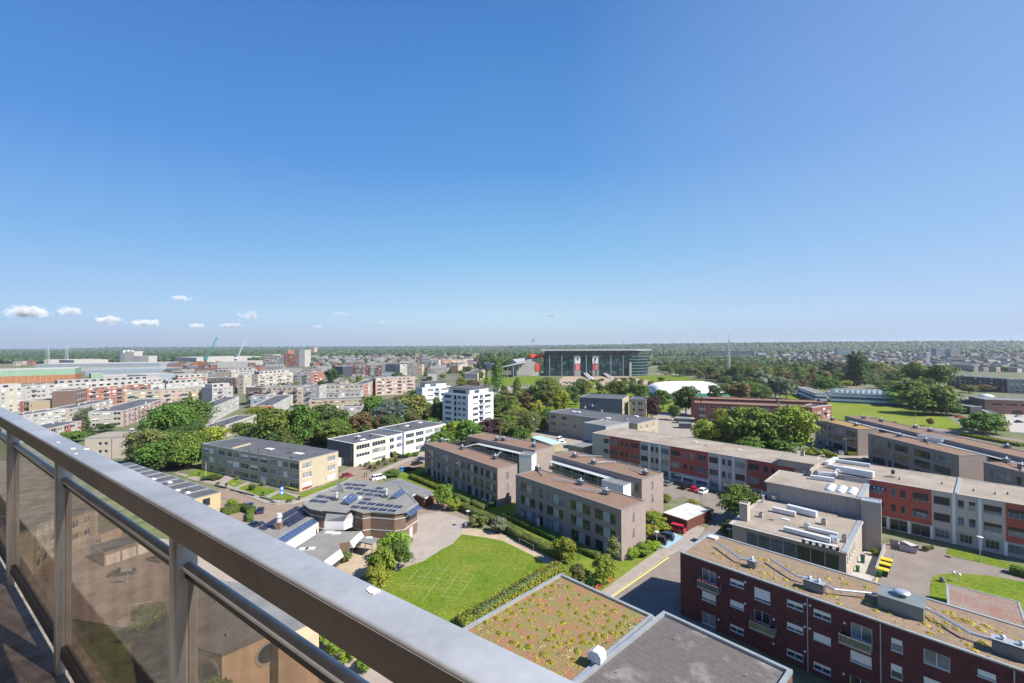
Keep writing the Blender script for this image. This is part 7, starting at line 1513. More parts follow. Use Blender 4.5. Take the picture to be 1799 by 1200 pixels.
# stand on the left with sloping roof and red sign
so = P(930, 660); sg_ = thing('stadium_stand', 'white angular stand with a bright red crown left of the glass stadium', 'stand', (so.x, so.y, 0), .12)
mb = MB(); v = [(-19, 0, 0), (18, 0, 0), (18, 0, 27), (-19, 0, 20), (-24, 26, 0), (18, 26, 0), (18, 26, 28), (-22, 26, 24)]
mb.add(v, [[0, 1, 2, 3], [1, 5, 6, 2], [3, 2, 6, 7], [4, 0, 3, 7]]); mb.build('wall', M_far['white'], sg_)
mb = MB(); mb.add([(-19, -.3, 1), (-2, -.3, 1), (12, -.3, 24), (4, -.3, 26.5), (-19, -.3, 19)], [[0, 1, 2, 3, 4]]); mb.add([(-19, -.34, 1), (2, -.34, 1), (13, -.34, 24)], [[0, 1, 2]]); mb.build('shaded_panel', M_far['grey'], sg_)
mb = MB(); mb.box(2, -1.5, 27, 21, 26, 31.5); mb.build('crown', mat('signal_red', (.62, .07, .03), .6, .05), sg_)
mb = MB(); mb.prism([(9, -.9), (15, -.9), (15, -.5), (9, -.5)], 8, 18); mb.add([(8.5, -.95, 14), (12, -.95, 21), (15.5, -.95, 13), (12.5, -.95, 7)], [[0, 1, 2, 3]]); mb.build('emblem', mat('signal_red', (.62, .07, .03), .6, .05), sg_)
r_ = thing('stadium_stand', 'low white steel-framed terrace roof at the far left of the stadium', 'stand', (*P(897, 663), 0)); mb = MB(); mb.add([(-14, 0, 14), (22, 0, 21), (22, 30, 22), (-14, 30, 14)], [[0, 1, 2, 3]]); mb.add([(-14, 0, 13), (22, 0, 20), (22, 30, 21), (-14, 30, 13)], [[3, 2, 1, 0]]); mb.build('roof', M_far['white'], r_); mb = MB()
for i in range(5): mb.tube((-12+8*i, 1, 0), (-12+8*i, 1, 14+1.5*i), .4, 6)
mb.build('columns', M_gframe, r_)
# air dome
ao, a1 = P(1155, 697), P(1282, 695); L_ = (a1-ao).length; ad = thing('air_dome', 'white inflated air dome with a green base', 'air dome', (ao.x, ao.y, 0), math.atan2(a1.y-ao.y, a1.x-ao.x))
W_ = 38; nx, ny = 26, 14
def dz(u, v): a, b = abs(2*u-1), abs(2*v-1); return 2.6+9.2*max(0, (1-a**4.5))**.55*max(0, (1-b**2.4))**.6
V = [(L_*i/nx, W_*j/ny, dz(i/nx, j/ny)) for i in range(nx+1) for j in range(ny+1)]; mb = MB(); mb.add(V, [[i*(ny+1)+j, (i+1)*(ny+1)+j, (i+1)*(ny+1)+j+1, i*(ny+1)+j+1] for i in range(nx) for j in range(ny)]); mb.build('membrane', M_white, ad, smooth=True)
mb = MB(); mb.prism([(0, 0), (L_, 0), (L_, W_), (0, W_)], 0, 2.62, 0, top=False); mb.build('base_skirt', mat('dome_green', (.05, .25, .20), .6, .06), ad)
# lattice mast, floodlight, pylons
def mast(px, pyb, pyt, w, label, name='radio_mast', cat='mast', dist=None, seg=14, taper=.35):
    b = P(px, pyb) if dist is None else D(px, pyb, dist); h = EYE+ray(px, pyt).z*(b.y/ray(px, pyt).y); o = thing(name, label, cat, (b.x, b.y, 0), .4); th = w*.07+.05
    f = lambda t: w/2*(1-t*(1-taper))
    for sx, sy in ((-1, -1), (1, -1), (1, 1), (-1, 1)): mb = MB(); mb.bar((sx*w/2, sy*w/2, 0), (sx*w/2*taper, sy*w/2*taper, h*.86), th, th); mb.build('leg', M_steel, o)
    mb = MB(); c = ((-1, -1), (1, -1), (1, 1), (-1, 1))
    for i in range(seg):
        t0, t1 = i/seg, (i+1)/seg; z0, z1 = h*.86*t0, h*.86*t1
        for k in range(4): a, b2 = c[k], c[(k+1) % 4]; mb.bar((a[0]*f(t0), a[1]*f(t0), z0), (b2[0]*f(t1), b2[1]*f(t1), z1), th*.5, th*.5); mb.bar((a[0]*f(t1), a[1]*f(t1), z1), (b2[0]*f(t1), b2[1]*f(t1), z1), th*.5, th*.5)
    mb.build('bracing', M_steel, o); mb = MB(); mb.tube((0, 0, h*.85), (0, 0, h), th*.8, 6); mb.bar((-w*.5, 0, h*.9), (w*.5, 0, h*.9), th, th); mb.build('antenna', M_steel, o); return o
mast(1281, 669, 584, 3.4, 'tall lattice radio mast rising above the horizon right of the stadium')
fb = P(939.5, 650); o = thing('floodlight_mast', 'floodlight mast behind the stand left of the stadium', 'floodlight', (fb.x, fb.y+60, 0)); k_ = (fb.y+60)/FOC; mb = MB(); mb.tube((0, 0, 0), (0, 0, EYE+7.5*k_), .7, 8, 0, .4); mb.build('pole', M_zinc, o); mb = MB()
for i in range(3):
    for j in range(3): mb.box(-3+i*2.1, -.6, EYE+5.5*k_+j*1.9, -1.2+i*2.1, 0, EYE+5.5*k_+j*1.9+1.5)
mb.build('lamp_head', M_gframe, o)
def pylon(px, pyt, dist, label):
    b = D(px, 610, dist); h = EYE+ray(px, pyt).z*(b.y/ray(px, pyt).y); o = thing('power_pylon', label, 'pylon', (b.x, b.y, 0), .3, 'power pylons on the horizon'); w = 7; c = ((-1, -1), (1, -1), (1, 1), (-1, 1)); mb = MB()
    for sx, sy in c: mb.bar((sx*w/2, sy*w/2, 0), (sx*.4, sy*.4, h), .55, .55)
    for i in range(8):
        t0, t1 = i/8, (i+1)/8
        for k in range(4): a, d = c[k], c[(k+1) % 4]; f0, f1 = w/2*(1-t0)+.4*t0, w/2*(1-t1)+.4*t1; mb.bar((a[0]*f0, a[1]*f0, h*t0), (d[0]*f1, d[1]*f1, h*t1), .3, .3)
    mb.build('lattice', M_gframe, o); mb = MB()
    for z, l in ((.78, 9), (.9, 7), (.98, 3)): mb.bar((-l, 0, h*z), (l, 0, h*z), .5, .5)
    mb.build('crossarm', M_gframe, o)
pylon(84.5, 606, 1150, 'grey power pylon at the far left, left one of the pair'); pylon(117, 606, 1150, 'pale power pylon at the far left, right one of the pair')
for i, (px, t, d) in enumerate(((508, 602, 2400), (529, 602, 2600), (716, 603, 2400), (734, 606, 2000), (828, 604, 2600), (1096, 599, 3400), (1776, 592, 4200), (1766, 594, 4300))): pylon(px, t, d, 'thin power pylon far off on the skyline')
# ------------------------------------------------------------------ rows of flats on the left
A8 = lambda X, Y: (X/7.496, 600+Y/7.496)
B8 = lambda X, Y: (220+X/7.496, 600+Y/7.496)
C8 = lambda X, Y: (440+X/7.496, 600+Y/7.496)
D8 = lambda X, Y: (660+X/7.496, 600+Y/7.496)
B('white-gabled red and white striped flats with a beige panel, left', A8(1630, 910), B8(545, 745), 9, 'red', 11, 3, 3.4, 1.2, bl=A8(1260, 905), m2='white', bands=3.2, side='cream', faces='FLr')
B('long white curved row of flats above the balcony rail', A8(300, 970), A8(900, 880), 8.5, 'white', 11, 3, 2.2, 1.6)
B('beige flats continuing the white curved row to the right', A8(905, 885), A8(1490, 765), 8.5, 'cream', 11, 3, 2.4, 1.5)
B('small red-brick and yellow house with balconies, left of the round tree', A8(258, 785), A8(640, 775), 11, 'red', 12, 3, 2.6, 2.0, balc='slate')
B('yellow-brick gable house beside the round tree', A8(645, 775), A8(885, 730), 11, 'yellow', 10, 3, 1.4, 3)
B('tall grey-white flats with vertical columns at the left edge', (-20, 684), A8(330, 600), 17, 'grey', 14, 6, 1.6, 2.2, m2='cream', bands=7, top=True)
B('white flats with stacked balconies right of the tall grey flats', A8(335, 585), A8(620, 560), 17, 'white', 12, 5, 2.4, 1, balc='white')
B('long white row of flats with dark windows behind the round tree', A8(620, 565), B8(560, 480), 16, 'white', 12, 5, 2.4, 1.4, top=True)
B('red-brick flats with white upper floor and a brown gable', A8(1140, 610), B8(320, 545), 15, 'red', 4.5, 5, 2.4, 1.5, m2='red', side='brown', balc='slate', top=True)
o = B('dark glass-fronted flats left of the red-brick flats', A8(1005, 640), A8(1135, 610), 17, 'brown', 12, 4, 3, .6, gms=(M_glassb,))
B('yellow-brick flats with balconies behind the red-striped block', A8(1640, 660), B8(470, 640), 13, 'yellow', 11, 4, 2.4, 1.4, balc='blue')
B('pink-beige flats with white balconies behind the slender conifer', B8(470, 640), B8(1140, 610), 13, 'pink', 11, 4, 2.2, 1.8, balc='white', m2='yellow', bands=16)
B('grey flats with dark balconies at the end of the pink row', B8(1145, 610), B8(1420, 585), 14, 'grey', 12, 4, 2.2, 1.2, balc='slate', top=True)
B('bright white row running away uphill behind the trees', B8(1150, 870), B8(1500, 720), 9, 'white', 11, 3, 2.0, 1.3, bl=B8(1000, 840), side='grey')
B('low dark-roofed row behind the golden-green tree', B8(1300, 1115), B8(1730, 965), 6, 'cream', 13, 2, 2.0, 1.6, bl=B8(1130, 1080))
B('low red-brick and white row above the balcony rail', A8(650, 1150), A8(1090, 1045), 6, 'red', 10, 2, 3.2, 1.0, bl=A8(560, 1090), m2='white', bands=5)
gh = bpx('plain_grey_house', 'plain grey-beige house with a satellite dish and two columns of small windows', 'house', (149, 770), (222, 767.5), 8.6, M_far['beige'], depth=13, roof=M_gravel, parapet=M_zinc, lod=1)
for f in (.32, .46):
    for z in (5.6, 2.4): gh.win('F', gh.L*f, z, 1.3, 1.3, cols=1)
gh.finish(); drainpipe(gh, 'F', gh.L*.65, 0, 8.4, M_dgrey); p = gh.lp(232, 757, 8.6); mb = MB(); mb.lathe([(0, 9.0), (.6, 9.15), (1.0, 9.6)], 14, (p.x, p.y)); mb.tube((p.x, p.y, 8.5), (p.x, p.y, 9.1), .08, 6); gh.local('satellite_dish', mb, M_white)
for a, b, z, m, dep, rows, kw in (
 (C8(0, 600), C8(690, 590), 14, 'beige', 12, 4, dict(balc='slate', m2='pink', bands=18)), (C8(695, 590), C8(905, 590), 16, 'grey', 12, 4, dict(balc='white')), (C8(905, 580), C8(1500, 565), 13, 'cream', 11, 4, dict()), (C8(1500, 565), D8(70, 480), 13, 'red', 11, 4, dict(m2='cream', bands=14)), (D8(0, 480), D8(520, 460), 16, 'pink', 12, 5, dict(balc='white')),
 (C8(0, 720), C8(200, 715), 9, 'blue', 12, 3, dict()), (C8(770, 775), C8(1500, 750), 10, 'yellow', 12, 3, dict()), (C8(880, 690), C8(1170, 690), 9, 'white', 10, 3, dict()), (C8(1170, 660), C8(1450, 655), 9, 'white', 10, 2, dict(m2='red', bands=22)), (C8(1200, 860), C8(1480, 850), 9, 'white', 10, 3, dict(m2='brown', bands=12)), (C8(300, 840), C8(560, 700), 8, 'white', 12, 3, dict(bl=C8(190, 770), side='orange')),
 (C8(100, 430), C8(560, 400), 17, 'cream', 12, 5, dict(balc='grey', top=True)), (C8(560, 400), C8(800, 400), 17, 'white', 12, 5, dict(balc='white')), (C8(800, 400), C8(960, 390), 17, 'red', 14, 5, dict(balc='white', side='red')), (C8(0, 440), C8(100, 430), 15, 'yellow', 12, 4, dict()), (B8(1560, 430), B8(1750, 430), 17, 'cream', 14, 4, dict()), (B8(1480, 440), B8(1560, 440), 18, 'cream', 12, 5, dict()), (B8(1590, 600), B8(1799, 600), 14, 'brown', 12, 3, dict(balc='white')),
 (C8(1350, 310), D8(80, 310), 17, 'red', 14, 5, dict(m2='white', bands=9, side='slate', balc='white')), (D8(80, 290), D8(320, 300), 17, 'white', 13, 5, dict(balc='grey')), (D8(320, 300), D8(510, 300), 16, 'red', 13, 5, dict(m2='white', bands=12)), (D8(510, 300), D8(610, 300), 16, 'pink', 12, 5, dict()), (D8(610, 245), D8(830, 245), 20, 'white', 14, 6, dict(balc='grey')), (C8(1120, 320), C8(1210, 320), 15, 'white', 12, 4, dict(balc='grey')),
 (D8(1085, 310), D8(1210, 275), 13, 'beige', 14, 4, dict(bl=D8(940, 320), side='brown', m2='pink', bands=14)), (D8(1340, 420), D8(1440, 370), 10, 'pink', 10, 3, dict(bl=D8(1170, 420), side='slate')), (D8(870, 240), D8(1000, 230), 16, 'red', 12, 5, dict(balc='white')), (D8(1000, 240), D8(1170, 235), 12, 'pink', 12, 4, dict()), (D8(1170, 230), D8(1390, 215), 10, 'pink', 10, 3, dict()), (D8(1420, 280), D8(1540, 290), 11, 'blue', 14, 3, dict()), (D8(1210, 520), D8(1310, 490), 6, 'brick', 10, 2, dict()),
 (B8(680, 480), B8(1060, 460), 14, 'red', 12, 4, dict(top=True)), (B8(540, 560), B8(1080, 520), 13, 'white', 12, 4, dict(top=True)), (B8(1080, 480), B8(1450, 480), 14, 'brown', 12, 4, dict(balc='slate')), (B8(330, 560), B8(520, 550), 14, 'white', 12, 4, dict(balc='slate')), (B8(1140, 400), B8(1400, 400), 16, 'cream', 12, 5, dict(top=True)), (B8(1400, 380), B8(1740, 370), 16, 'white', 12, 5, dict(top=True)), (B8(640, 430), B8(1060, 420), 15, 'white', 12, 4, dict())):
    cx = (a[0]+b[0])/2
    side_ = 'left of the black gable' if cx < 600 else 'behind the park trees' if cx < 790 else 'near the tall poplar'
    B('%s %d-storey flats %snear %s rows, %s' % (M_far[m].name[4:], rows, 'with balconies ' if kw.get('balc') else '', {0: 'the red', 1: 'the white', 2: 'the pale'}[int(cx) % 3], side_), a, b, z, m, dep, rows, **{**dict(ww=2.2, gap=1.5, group='flats in the left-hand town'), **kw})
B('black-gabled flats in the middle of the left-hand town', C8(1215, 325), C8(1350, 315), 17, 'dark', 14, 1, 30, 30)
# ------------------------------------------------------------------ industry on the far left
def shed(label, a, b, zt, m, dep, roofm='white', name='factory_shed', cat='factory', stripe=None, h0=0, ribs=10, nd=1.5):
    base = a[1]
    p0, p1 = P(*a), P(*b); s = Bld(name, label, cat, p0, p1, dep, zt, M_far[m], roof=M_far[roofm], parapet=M_far['white'], lod=2, pw=.5, ph=.3)
    if stripe: s.mats = [M_far[m], M_far[stripe]]; s.zc = [zt*.55]; s.matfn = lambda k, u, z: 1 if z > zt*.55 else 0
    s.finish()
    for i in range(ribs+1): mb = MB(); x = s.L*i/ribs; mb.box(max(0, x-.2), -.25, 0, min(s.L, x+.2), -.004, zt); s.local('rib', mb, M_far[stripe or m])
    return s
shed('long factory with a mint-green wall above an orange base', (-40, 676), (132, 669.5), 17, 'orange', 60, 'white', stripe='mint', ribs=16)
shed('long white warehouse with blue bands behind the green factory', (62, 653), (280, 650), 14, 'white', 70, 'white', stripe='blue')
shed('grey-blue warehouse roofs behind the long white warehouse', (150, 660), (290, 657), 9, 'blue', 60, 'blue'); shed('dark-roofed warehouse with a white edge below the containers', (288, 655), (440, 650), 5, 'slate', 40, 'slate'); shed('white-roofed warehouse at the foot of the pylons', (78, 641), (185, 638.5), 12, 'white', 90, 'white'); shed('white warehouse right of the pylons', (130, 643), (190, 641), 14, 'white', 80, 'white'); shed('big white hall behind the containers', (345, 640), (460, 636), 17, 'white', 120, 'white'); shed('white hall with a low gable right of the white crane', (440, 648), (462, 645), 15, 'white', 60, 'white'); shed('low grey market hall below the green factory', (180, 672), (270, 668), 8, 'grey', 40, 'white'); shed('pale blue workshop in front of the market hall', (258, 672), (305, 668), 10, 'blue', 30, 'white'); shed('green recycling shed between the factory and the market hall', (160, 668), (182, 667), 9, 'mint', 20, 'mint')
def tower_box(label, x0, x1, yt, base, m, dep=25, name='office_block', rows=0):
    p0, p1 = P(x0, base), P(x1, base); z = EYE+ray(x0, yt).z*(p0.y/ray(x0, yt).y); b = Bld(name, label, 'building', p0, p1, dep, z, M_far[m], roof=M_bitg, parapet=M_offw, lod=2)
    if rows:
        for j in range(rows): b.grid('F', [b.L*(.04+.96*i/6) for i in range(6)], [z*(j+.25)/rows], b.L*.12, z/rows*.5, .1, cols=1, sill=False)
    b.finish(); return b
for i, (x0, x1, yt, l, m) in enumerate(((211, 219, 620, 'grey left part of the white silo plant', 'blue'), (219, 235, 617, 'tall white silo plant with round tops', 'white'), (235, 246, 625, 'grey block right of the silo plant', 'grey'), (246, 261, 625, 'white cube right of the silo plant', 'white'), (463, 481, 622.5, 'cream office block with a white frame', 'cream'), (481, 498, 624, 'grey office block beside the cream one', 'grey'), (500, 506, 616, 'thin red-brown tower among the offices', 'red'), (505, 524, 621, 'white-framed red office block', 'red'), (524, 526.5, 617, 'blue slab beside the white tower', 'blue'), (526.5, 535.5, 614.5, 'bright white office tower', 'white'), (545, 552, 610, 'brown water tower block near the horizon', 'pink'))):
    tower_box(l, x0, x1, yt, 640 if i < 4 else 644 if i < 10 else 623, m, rows=5 if 4 <= i < 8 else 0)
for i in range(3):
    p = P(214+i*7, 640); o = thing('silo', 'white round silo top on the silo plant', 'silo', (p.x, p.y+8, 0), 0, 'round silos'); z = EYE+ray(214, 616.5+(i == 1)*-.8).z*p.y; mb = MB(); mb.tube((0, 0, 0), (0, 0, z), 3.4, 12); mb.build('shell', M_white, o); mb = MB(); mb.lathe([(3.4, z), (2.4, z+1.4), (0, z+2)], 12); mb.build('cap', M_white, o)
cols = ['orange', 'red', 'blue', 'brown', 'grey', 'white', 'slate']; k = 0; cm = {}
for c in cols:
    mb = MB(); mb.box(-6, -1.2, 0, 6, 1.2, 2.6)
    for q in range(11): mb.box(-5.6+q*1.1, -1.26, .2, -5.2+q*1.1, -1.2, 2.4)
    cm[c] = mb.mesh('shipping_container', [M_far[c]])
for row in range(4):
    for i in range(15):
        for lv in range(3+(i*7+row) % 3):
            if (i*5+row*3+lv) % 11 == 0: continue
            px = 285+i*11.3+row*3; b = P(px, 648-row*1.2); k += 1; c = cols[(i*3+row*5+lv*2) % 7 if (i+lv) % 3 else 0]
            o = link('shipping_container', cm[c], None, (b.x, b.y, lv*2.62), .12); tag(o, '%s shipping container stacked in the container yard below the cranes' % c, 'container', 'stacked shipping containers')
def crane(bx, by, tx, ty, m, label):
    b = P(bx, by); k = b.y/FOC; o = thing('harbour_crane', label, 'crane', (b.x, b.y, 0)); dx = (tx-bx)*k; h0 = 14; h1 = EYE+ray(tx, ty).z*b.y/ray(tx, ty).y
    mb = MB(); mb.box(-5, -4, 0, 5, 4, 4); mb.box(-2.5, -2.5, 4, 2.5, 2.5, h0+14); mb.build('base', M_far['slate'], o); mb = MB(); n = 16
    for i in range(n):
        t0, t1 = i/n, (i+1)/n; A = Vector((3+(dx-3)*t0, 0, h0+(h1-h0)*t0)); C = Vector((3+(dx-3)*t1, 0, h0+(h1-h0)*t1)); w = 2.2
        for s in (-1, 1): mb.bar(A+Vector((s*w/2, 0, 0)), C+Vector((s*w/2, 0, 0)), .7, .7)
        mb.bar(A+Vector((-w/2, 0, 0)), C+Vector((w/2, 0, 0)), .6, .6)
    mb.build('jib', m, o); mb = MB(); mb.box(-3.5, -3, h0, 3.5, 3, h0+5); mb.build('cab', m, o)
crane(361, 641, 381, 592, mat('crane_green', (.03, .33, .24), .5, .05), 'green harbour crane with its jib raised above the horizon'); crane(414, 640, 431.5, 595, M_white, 'white harbour crane with its jib raised above the horizon')
# arch bridge on the horizon
b0 = D(872, 612, 2900); o = thing('arch_bridge', 'pale steel arch bridge far off left of the stadium', 'bridge', (b0.x-30, b0.y, 0)); mb = MB(); Ls = 150; n = 20
for s in (0, 14):
    for i in range(n):
        f = lambda t: Vector((-Ls/2+Ls*t, s, 14+26*4*t*(1-t))); mb.bar(f(i/n), f((i+1)/n), 2, 2)
        if s == 0: q = f((i+.5)/n); mb.tube((q.x, s, 14), q, .4, 4)
mb.build('arch', M_far['white'], o); mb = MB(); mb.box(-Ls/2-60, 0, 11, Ls/2+60, 14, 14); mb.build('deck', M_far['white'], o)
# far slab blocks on the right
for lab, x0, x1, yt, base, m, r in (('long dark apartment slab with a white end far off right of the stadium', 1245, 1325, 616, 627, 'slate', 6), ('white end tower of the long dark slab', 1325.5, 1329, 616.5, 628, 'white', 0), ('grey apartment block with a cream end behind the poplars', 1471, 1498, 613, 626, 'blue', 6), ('cream end tower behind the poplars', 1499, 1506, 613, 626, 'cream', 0), ('big grey apartment block on the right skyline', 1645, 1670, 612, 629, 'blue', 7), ('grey apartment block joined right on the skyline', 1670.5, 1687, 613, 630, 'grey', 7), ('white long warehouse on the horizon left of the dark slab', 1190, 1226, 612, 616, 'white', 0), ('long white embankment hall behind the red rows', 780, 850, 620.5, 625, 'white', 0)): tower_box(lab, x0, x1, yt, base, m, 20, 'far_block', r)
# ------------------------------------------------------------------ far town houses, woods, hills
def house_proto(k):
    rs = random.Random(k); w, d, h = rs.choice(((8, 10, 6), (12, 10, 8.5), (18, 11, 9), (26, 11, 9.5))); m = M_far[('white', 'cream', 'pink', 'red', 'grey', 'brown', 'beige', 'blue')[k % 8]]
    b = MB(); b.box(-w/2, -d/2, 0, w/2, d/2, h, 0); wl_ = b.mesh('wall', [m]); r = MB(); flat = k % 3 != 0
    if flat: r.box(-w/2-.15, -d/2-.15, h, w/2+.15, d/2+.15, h+.35)
    else: r.add([(-w/2-.3, -d/2-.3, h), (w/2+.3, -d/2-.3, h), (w/2+.3, d/2+.3, h), (-w/2-.3, d/2+.3, h), (-w/2-.3, 0, h+3.6), (w/2+.3, 0, h+3.6)], [[0, 1, 5, 4], [2, 3, 4, 5], [1, 2, 5], [3, 0, 4], [3, 2, 1, 0]])
    rf_ = r.mesh('roof', [(M_bit if k % 2 else M_bitg)]); n = max(2, int(w/3)); g = MB()
    for z in range(int(h/2.9)):
        for i in range(n): x = -w/2+(i+.25)*w/n; g.box(x, -d/2-.12, .9+z*2.9, x+w/n*.5, -d/2+.02, 2.4+z*2.9); g.box(x, d/2-.02, .9+z*2.9, x+w/n*.5, d/2+.12, 2.4+z*2.9)
    for z in range(int(h/2.9)): g.box(w/2-.02, -1.5, .9+z*2.9, w/2+.12, .5, 2.3+z*2.9)
    return wl_, rf_, g.mesh('windows', [M_glassl if k % 2 else M_glass])
HP = [house_proto(k) for k in range(16)]
def house(x, y, rot, label, group, k=None, s=1.0):
    k = random.randrange(16) if k is None else k; o = thing('town_house', label, 'house', (x, y, 0), rot, group, (s, s, s)); wl_, rf_, g = HP[k]
    link('wall', wl_, o); link('roof', rf_, o); w = link('window', g, o); w['kind'] = 'stuff'
_used = [(o.location.x, o.location.y) for o in COL.objects if o.parent is None and o.type == 'EMPTY' and o.location.y > 150]
rs = random.Random(21)
def free(x, y, r): return all((x-a)**2+(y-b)**2 > r*r for a, b in _used)
GT = [('white-walled', 0), ('cream', 1), ('pinkish', 2), ('red-brick', 3), ('grey', 4), ('brown', 5), ('beige', 6), ('pale blue-grey', 7)]
def fill(n, x0, x1, y0, y1, dirs, where, group, r=13, smin=.9, smax=1.25):
    c = 0; t = 0
    while c < n and t < n*40:
        t += 1; px = rs.uniform(x0, x1); py = y0+(y1-y0)*rs.random()**1.25; p = P(px, py)
        if not free(p.x, p.y, r): continue
        _used.append((p.x, p.y)); k = rs.randrange(16); c += 1
        house(p.x, p.y, dirs+rs.choice((0, math.pi/2))+rs.uniform(-.08, .08), '%s house in %s' % (GT[k % 8][0], where), group, k, rs.uniform(smin, smax))
fill(120, 1400, 1830, 621, 652, .2, 'the dense far town on the right', 'houses of the far right town', 15, .8, 1.1); fill(26, 1330, 1420, 621, 632, .2, 'the far terrace right of the dark slab', 'houses right of the dark slab', 15)
fill(60, 540, 860, 626, 640, .1, 'the far town below the woods, centre left', 'houses of the far central town', 16, 1, 1.5); fill(40, 300, 640, 650, 668, .2, 'the left-hand town between the flats', 'houses among the left-hand flats', 16); fill(14, 0, 60, 634, 642, .2, 'the cluster at the left edge below the woods', 'houses at the far left'); fill(26, 560, 860, 640, 668, .2, 'the streets before the white towers', 'houses before the white towers', 15, .9, 1.1)
# individual trees of the nearer woods
def wood(n, poly, kinds, leaves, label, group, h=(11, 17), r=5.5):
    xs = [p[0] for p in poly]; ys = [p[1] for p in poly]; pts = scatter_px(n, poly, len(TREES))
    for x, y, _ in pts:
        p = P(x, y); hh = rs.uniform(*h)*(1+.75*min(1, max(0, (y-650)/22)) if label.startswith('tree in the mixed') else 1); kd = rs.choice(kinds)
        tree_at('broadleaf_tree' if kd != 'poplar' else 'poplar_tree', p.x, p.y, hh, hh*rs.uniform(.75, 1.05)*(KW[kd] if kd == 'poplar' else 1), kd, rs.choice(leaves), label, group)
def mass(n, poly, kinds, leaves, label, group, h=(11, 17), name='garden_trees', step=5):
    it = []
    for x, y, _ in scatter_px(n, poly, n+int(poly[0][0])):
        p = P(x, y); hh = rs.uniform(*h); kd = rs.choice(kinds); it.append((p.x, p.y, hh, hh*rs.uniform(.8, 1.1), kd))
    for i, l in enumerate(leaves):
        if it[i::len(leaves)]: tree_mass(name, it[i::len(leaves)], l, n+i, step)
W1 = ['green', 'green', 'dark', 'olive', 'olive', 'silver', 'rust']
wood(90, [(1160, 654), (1165, 640), (1230, 632), (1340, 632), (1400, 640), (1440, 655), (1450, 680), (1380, 688), (1340, 680), (1290, 676), (1230, 664)], ['round', 'wide', 'round', 'willow'], W1, 'tree in the mixed wood right of the stadium', 'trees of the wood right of the stadium', (9, 14))
wood(24, [(1440, 672), (1450, 655), (1560, 652), (1600, 660), (1580, 672), (1520, 680)], ['round', 'wide'], W1, 'tree in the belt behind the sports hall', 'trees behind the sports hall', (11, 17))
wood(30, [(840, 645), (850, 634), (950, 632), (955, 650), (900, 655)], ['poplar', 'conifer', 'round'], ['dark', 'green', 'dark'], 'dark tree in the plantation left of the stadium', 'trees of the plantation left of the stadium', (20, 28))
wood(34, [(868, 735), (880, 700), (1000, 690), (1080, 690), (1150, 700), (1000, 712), (940, 740)], ['round', 'slim', 'round'], ['green', 'lime', 'olive'], 'young tree scattered over the park lawn', 'young trees on the park lawn', (8, 13))
wood(22, [(890, 764), (900, 745), (960, 735), (965, 755), (930, 770)], ['round', 'wide'], ['green', 'olive', 'lime'], 'tree in the thicket between the copper beech and the hospital', 'trees of the hospital thicket', (8, 13))
wood(26, [(640, 765), (660, 735), (760, 715), (780, 735), (770, 760), (690, 765)], ['round', 'wide'], ['green', 'dark', 'olive', 'rust'], 'tree in the belt behind the cream flats', 'trees behind the cream flats', (9, 14))
wood(30, [(430, 805), (470, 770), (560, 762), (620, 765), (600, 780), (520, 795)], ['round', 'wide'], ['green', 'dark', 'olive'], 'tree in the belt behind the corner flats', 'trees behind the corner flats', (9, 14))
wood(18, [(225, 825), (260, 775), (340, 745), (375, 760), (350, 820), (290, 835)], ['round', 'wide'], ['green', 'dark'], 'tree in the grove behind the low row', 'trees of the grove behind the low row', (9, 14))
mass(60, [(1380, 632), (1799, 626), (1830, 655), (1560, 655), (1450, 648)], ['round'], ['green', 'olive', 'dark'], 'garden tree among the roofs of the far right town', 'garden trees of the far right town', (7, 11))
mass(60, [(300, 690), (420, 660), (700, 645), (850, 640), (830, 660), (640, 690), (430, 720)], ['round'], ['green', 'olive', 'dark'], 'garden tree among the left-hand flats', 'garden trees of the left-hand town', (6, 10))
mass(560, [(1155, 656), (1165, 636), (1250, 630), (1340, 632), (1400, 638), (1450, 650), (1455, 682), (1380, 690), (1330, 682), (1290, 678), (1230, 666)], ['round', 'wide'], ['green', 'dark', 'olive', 'rust'], '', '', (9, 13), 'woodland', 9)
mass(80, [(835, 640), (850, 628), (950, 628), (956, 648), (900, 655)], ['round'], ['dark', 'green'], '', '', (16, 24), 'woodland', 6)
mass(170, [(1440, 678), (1450, 652), (1590, 648), (1670, 655), (1600, 672)], ['round', 'wide'], ['green', 'dark', 'olive'], '', '', (9, 13), 'woodland', 8)
mass(70, [(420, 812), (470, 765), (560, 755), (770, 720), (782, 738), (760, 760), (640, 772), (520, 798)], ['round', 'bush'], ['green', 'dark', 'olive'], '', '', (5, 9), 'undergrowth', 5)
mass(40, [(860, 775), (880, 740), (960, 725), (966, 755), (930, 772)], ['round', 'bush'], ['green', 'olive', 'lime'], '', '', (4, 8), 'undergrowth', 4)
mass(70, [(1020, 684), (1040, 670), (1160, 668), (1190, 680), (1150, 690), (1060, 692)], ['bush', 'round'], ['green', 'olive', 'lime'], '', '', (3, 8), 'undergrowth', 5)
mass(60, [(590, 640), (640, 630), (860, 628), (850, 660), (700, 690)], ['round'], ['green', 'olive', 'dark'], '', '', (6, 11))
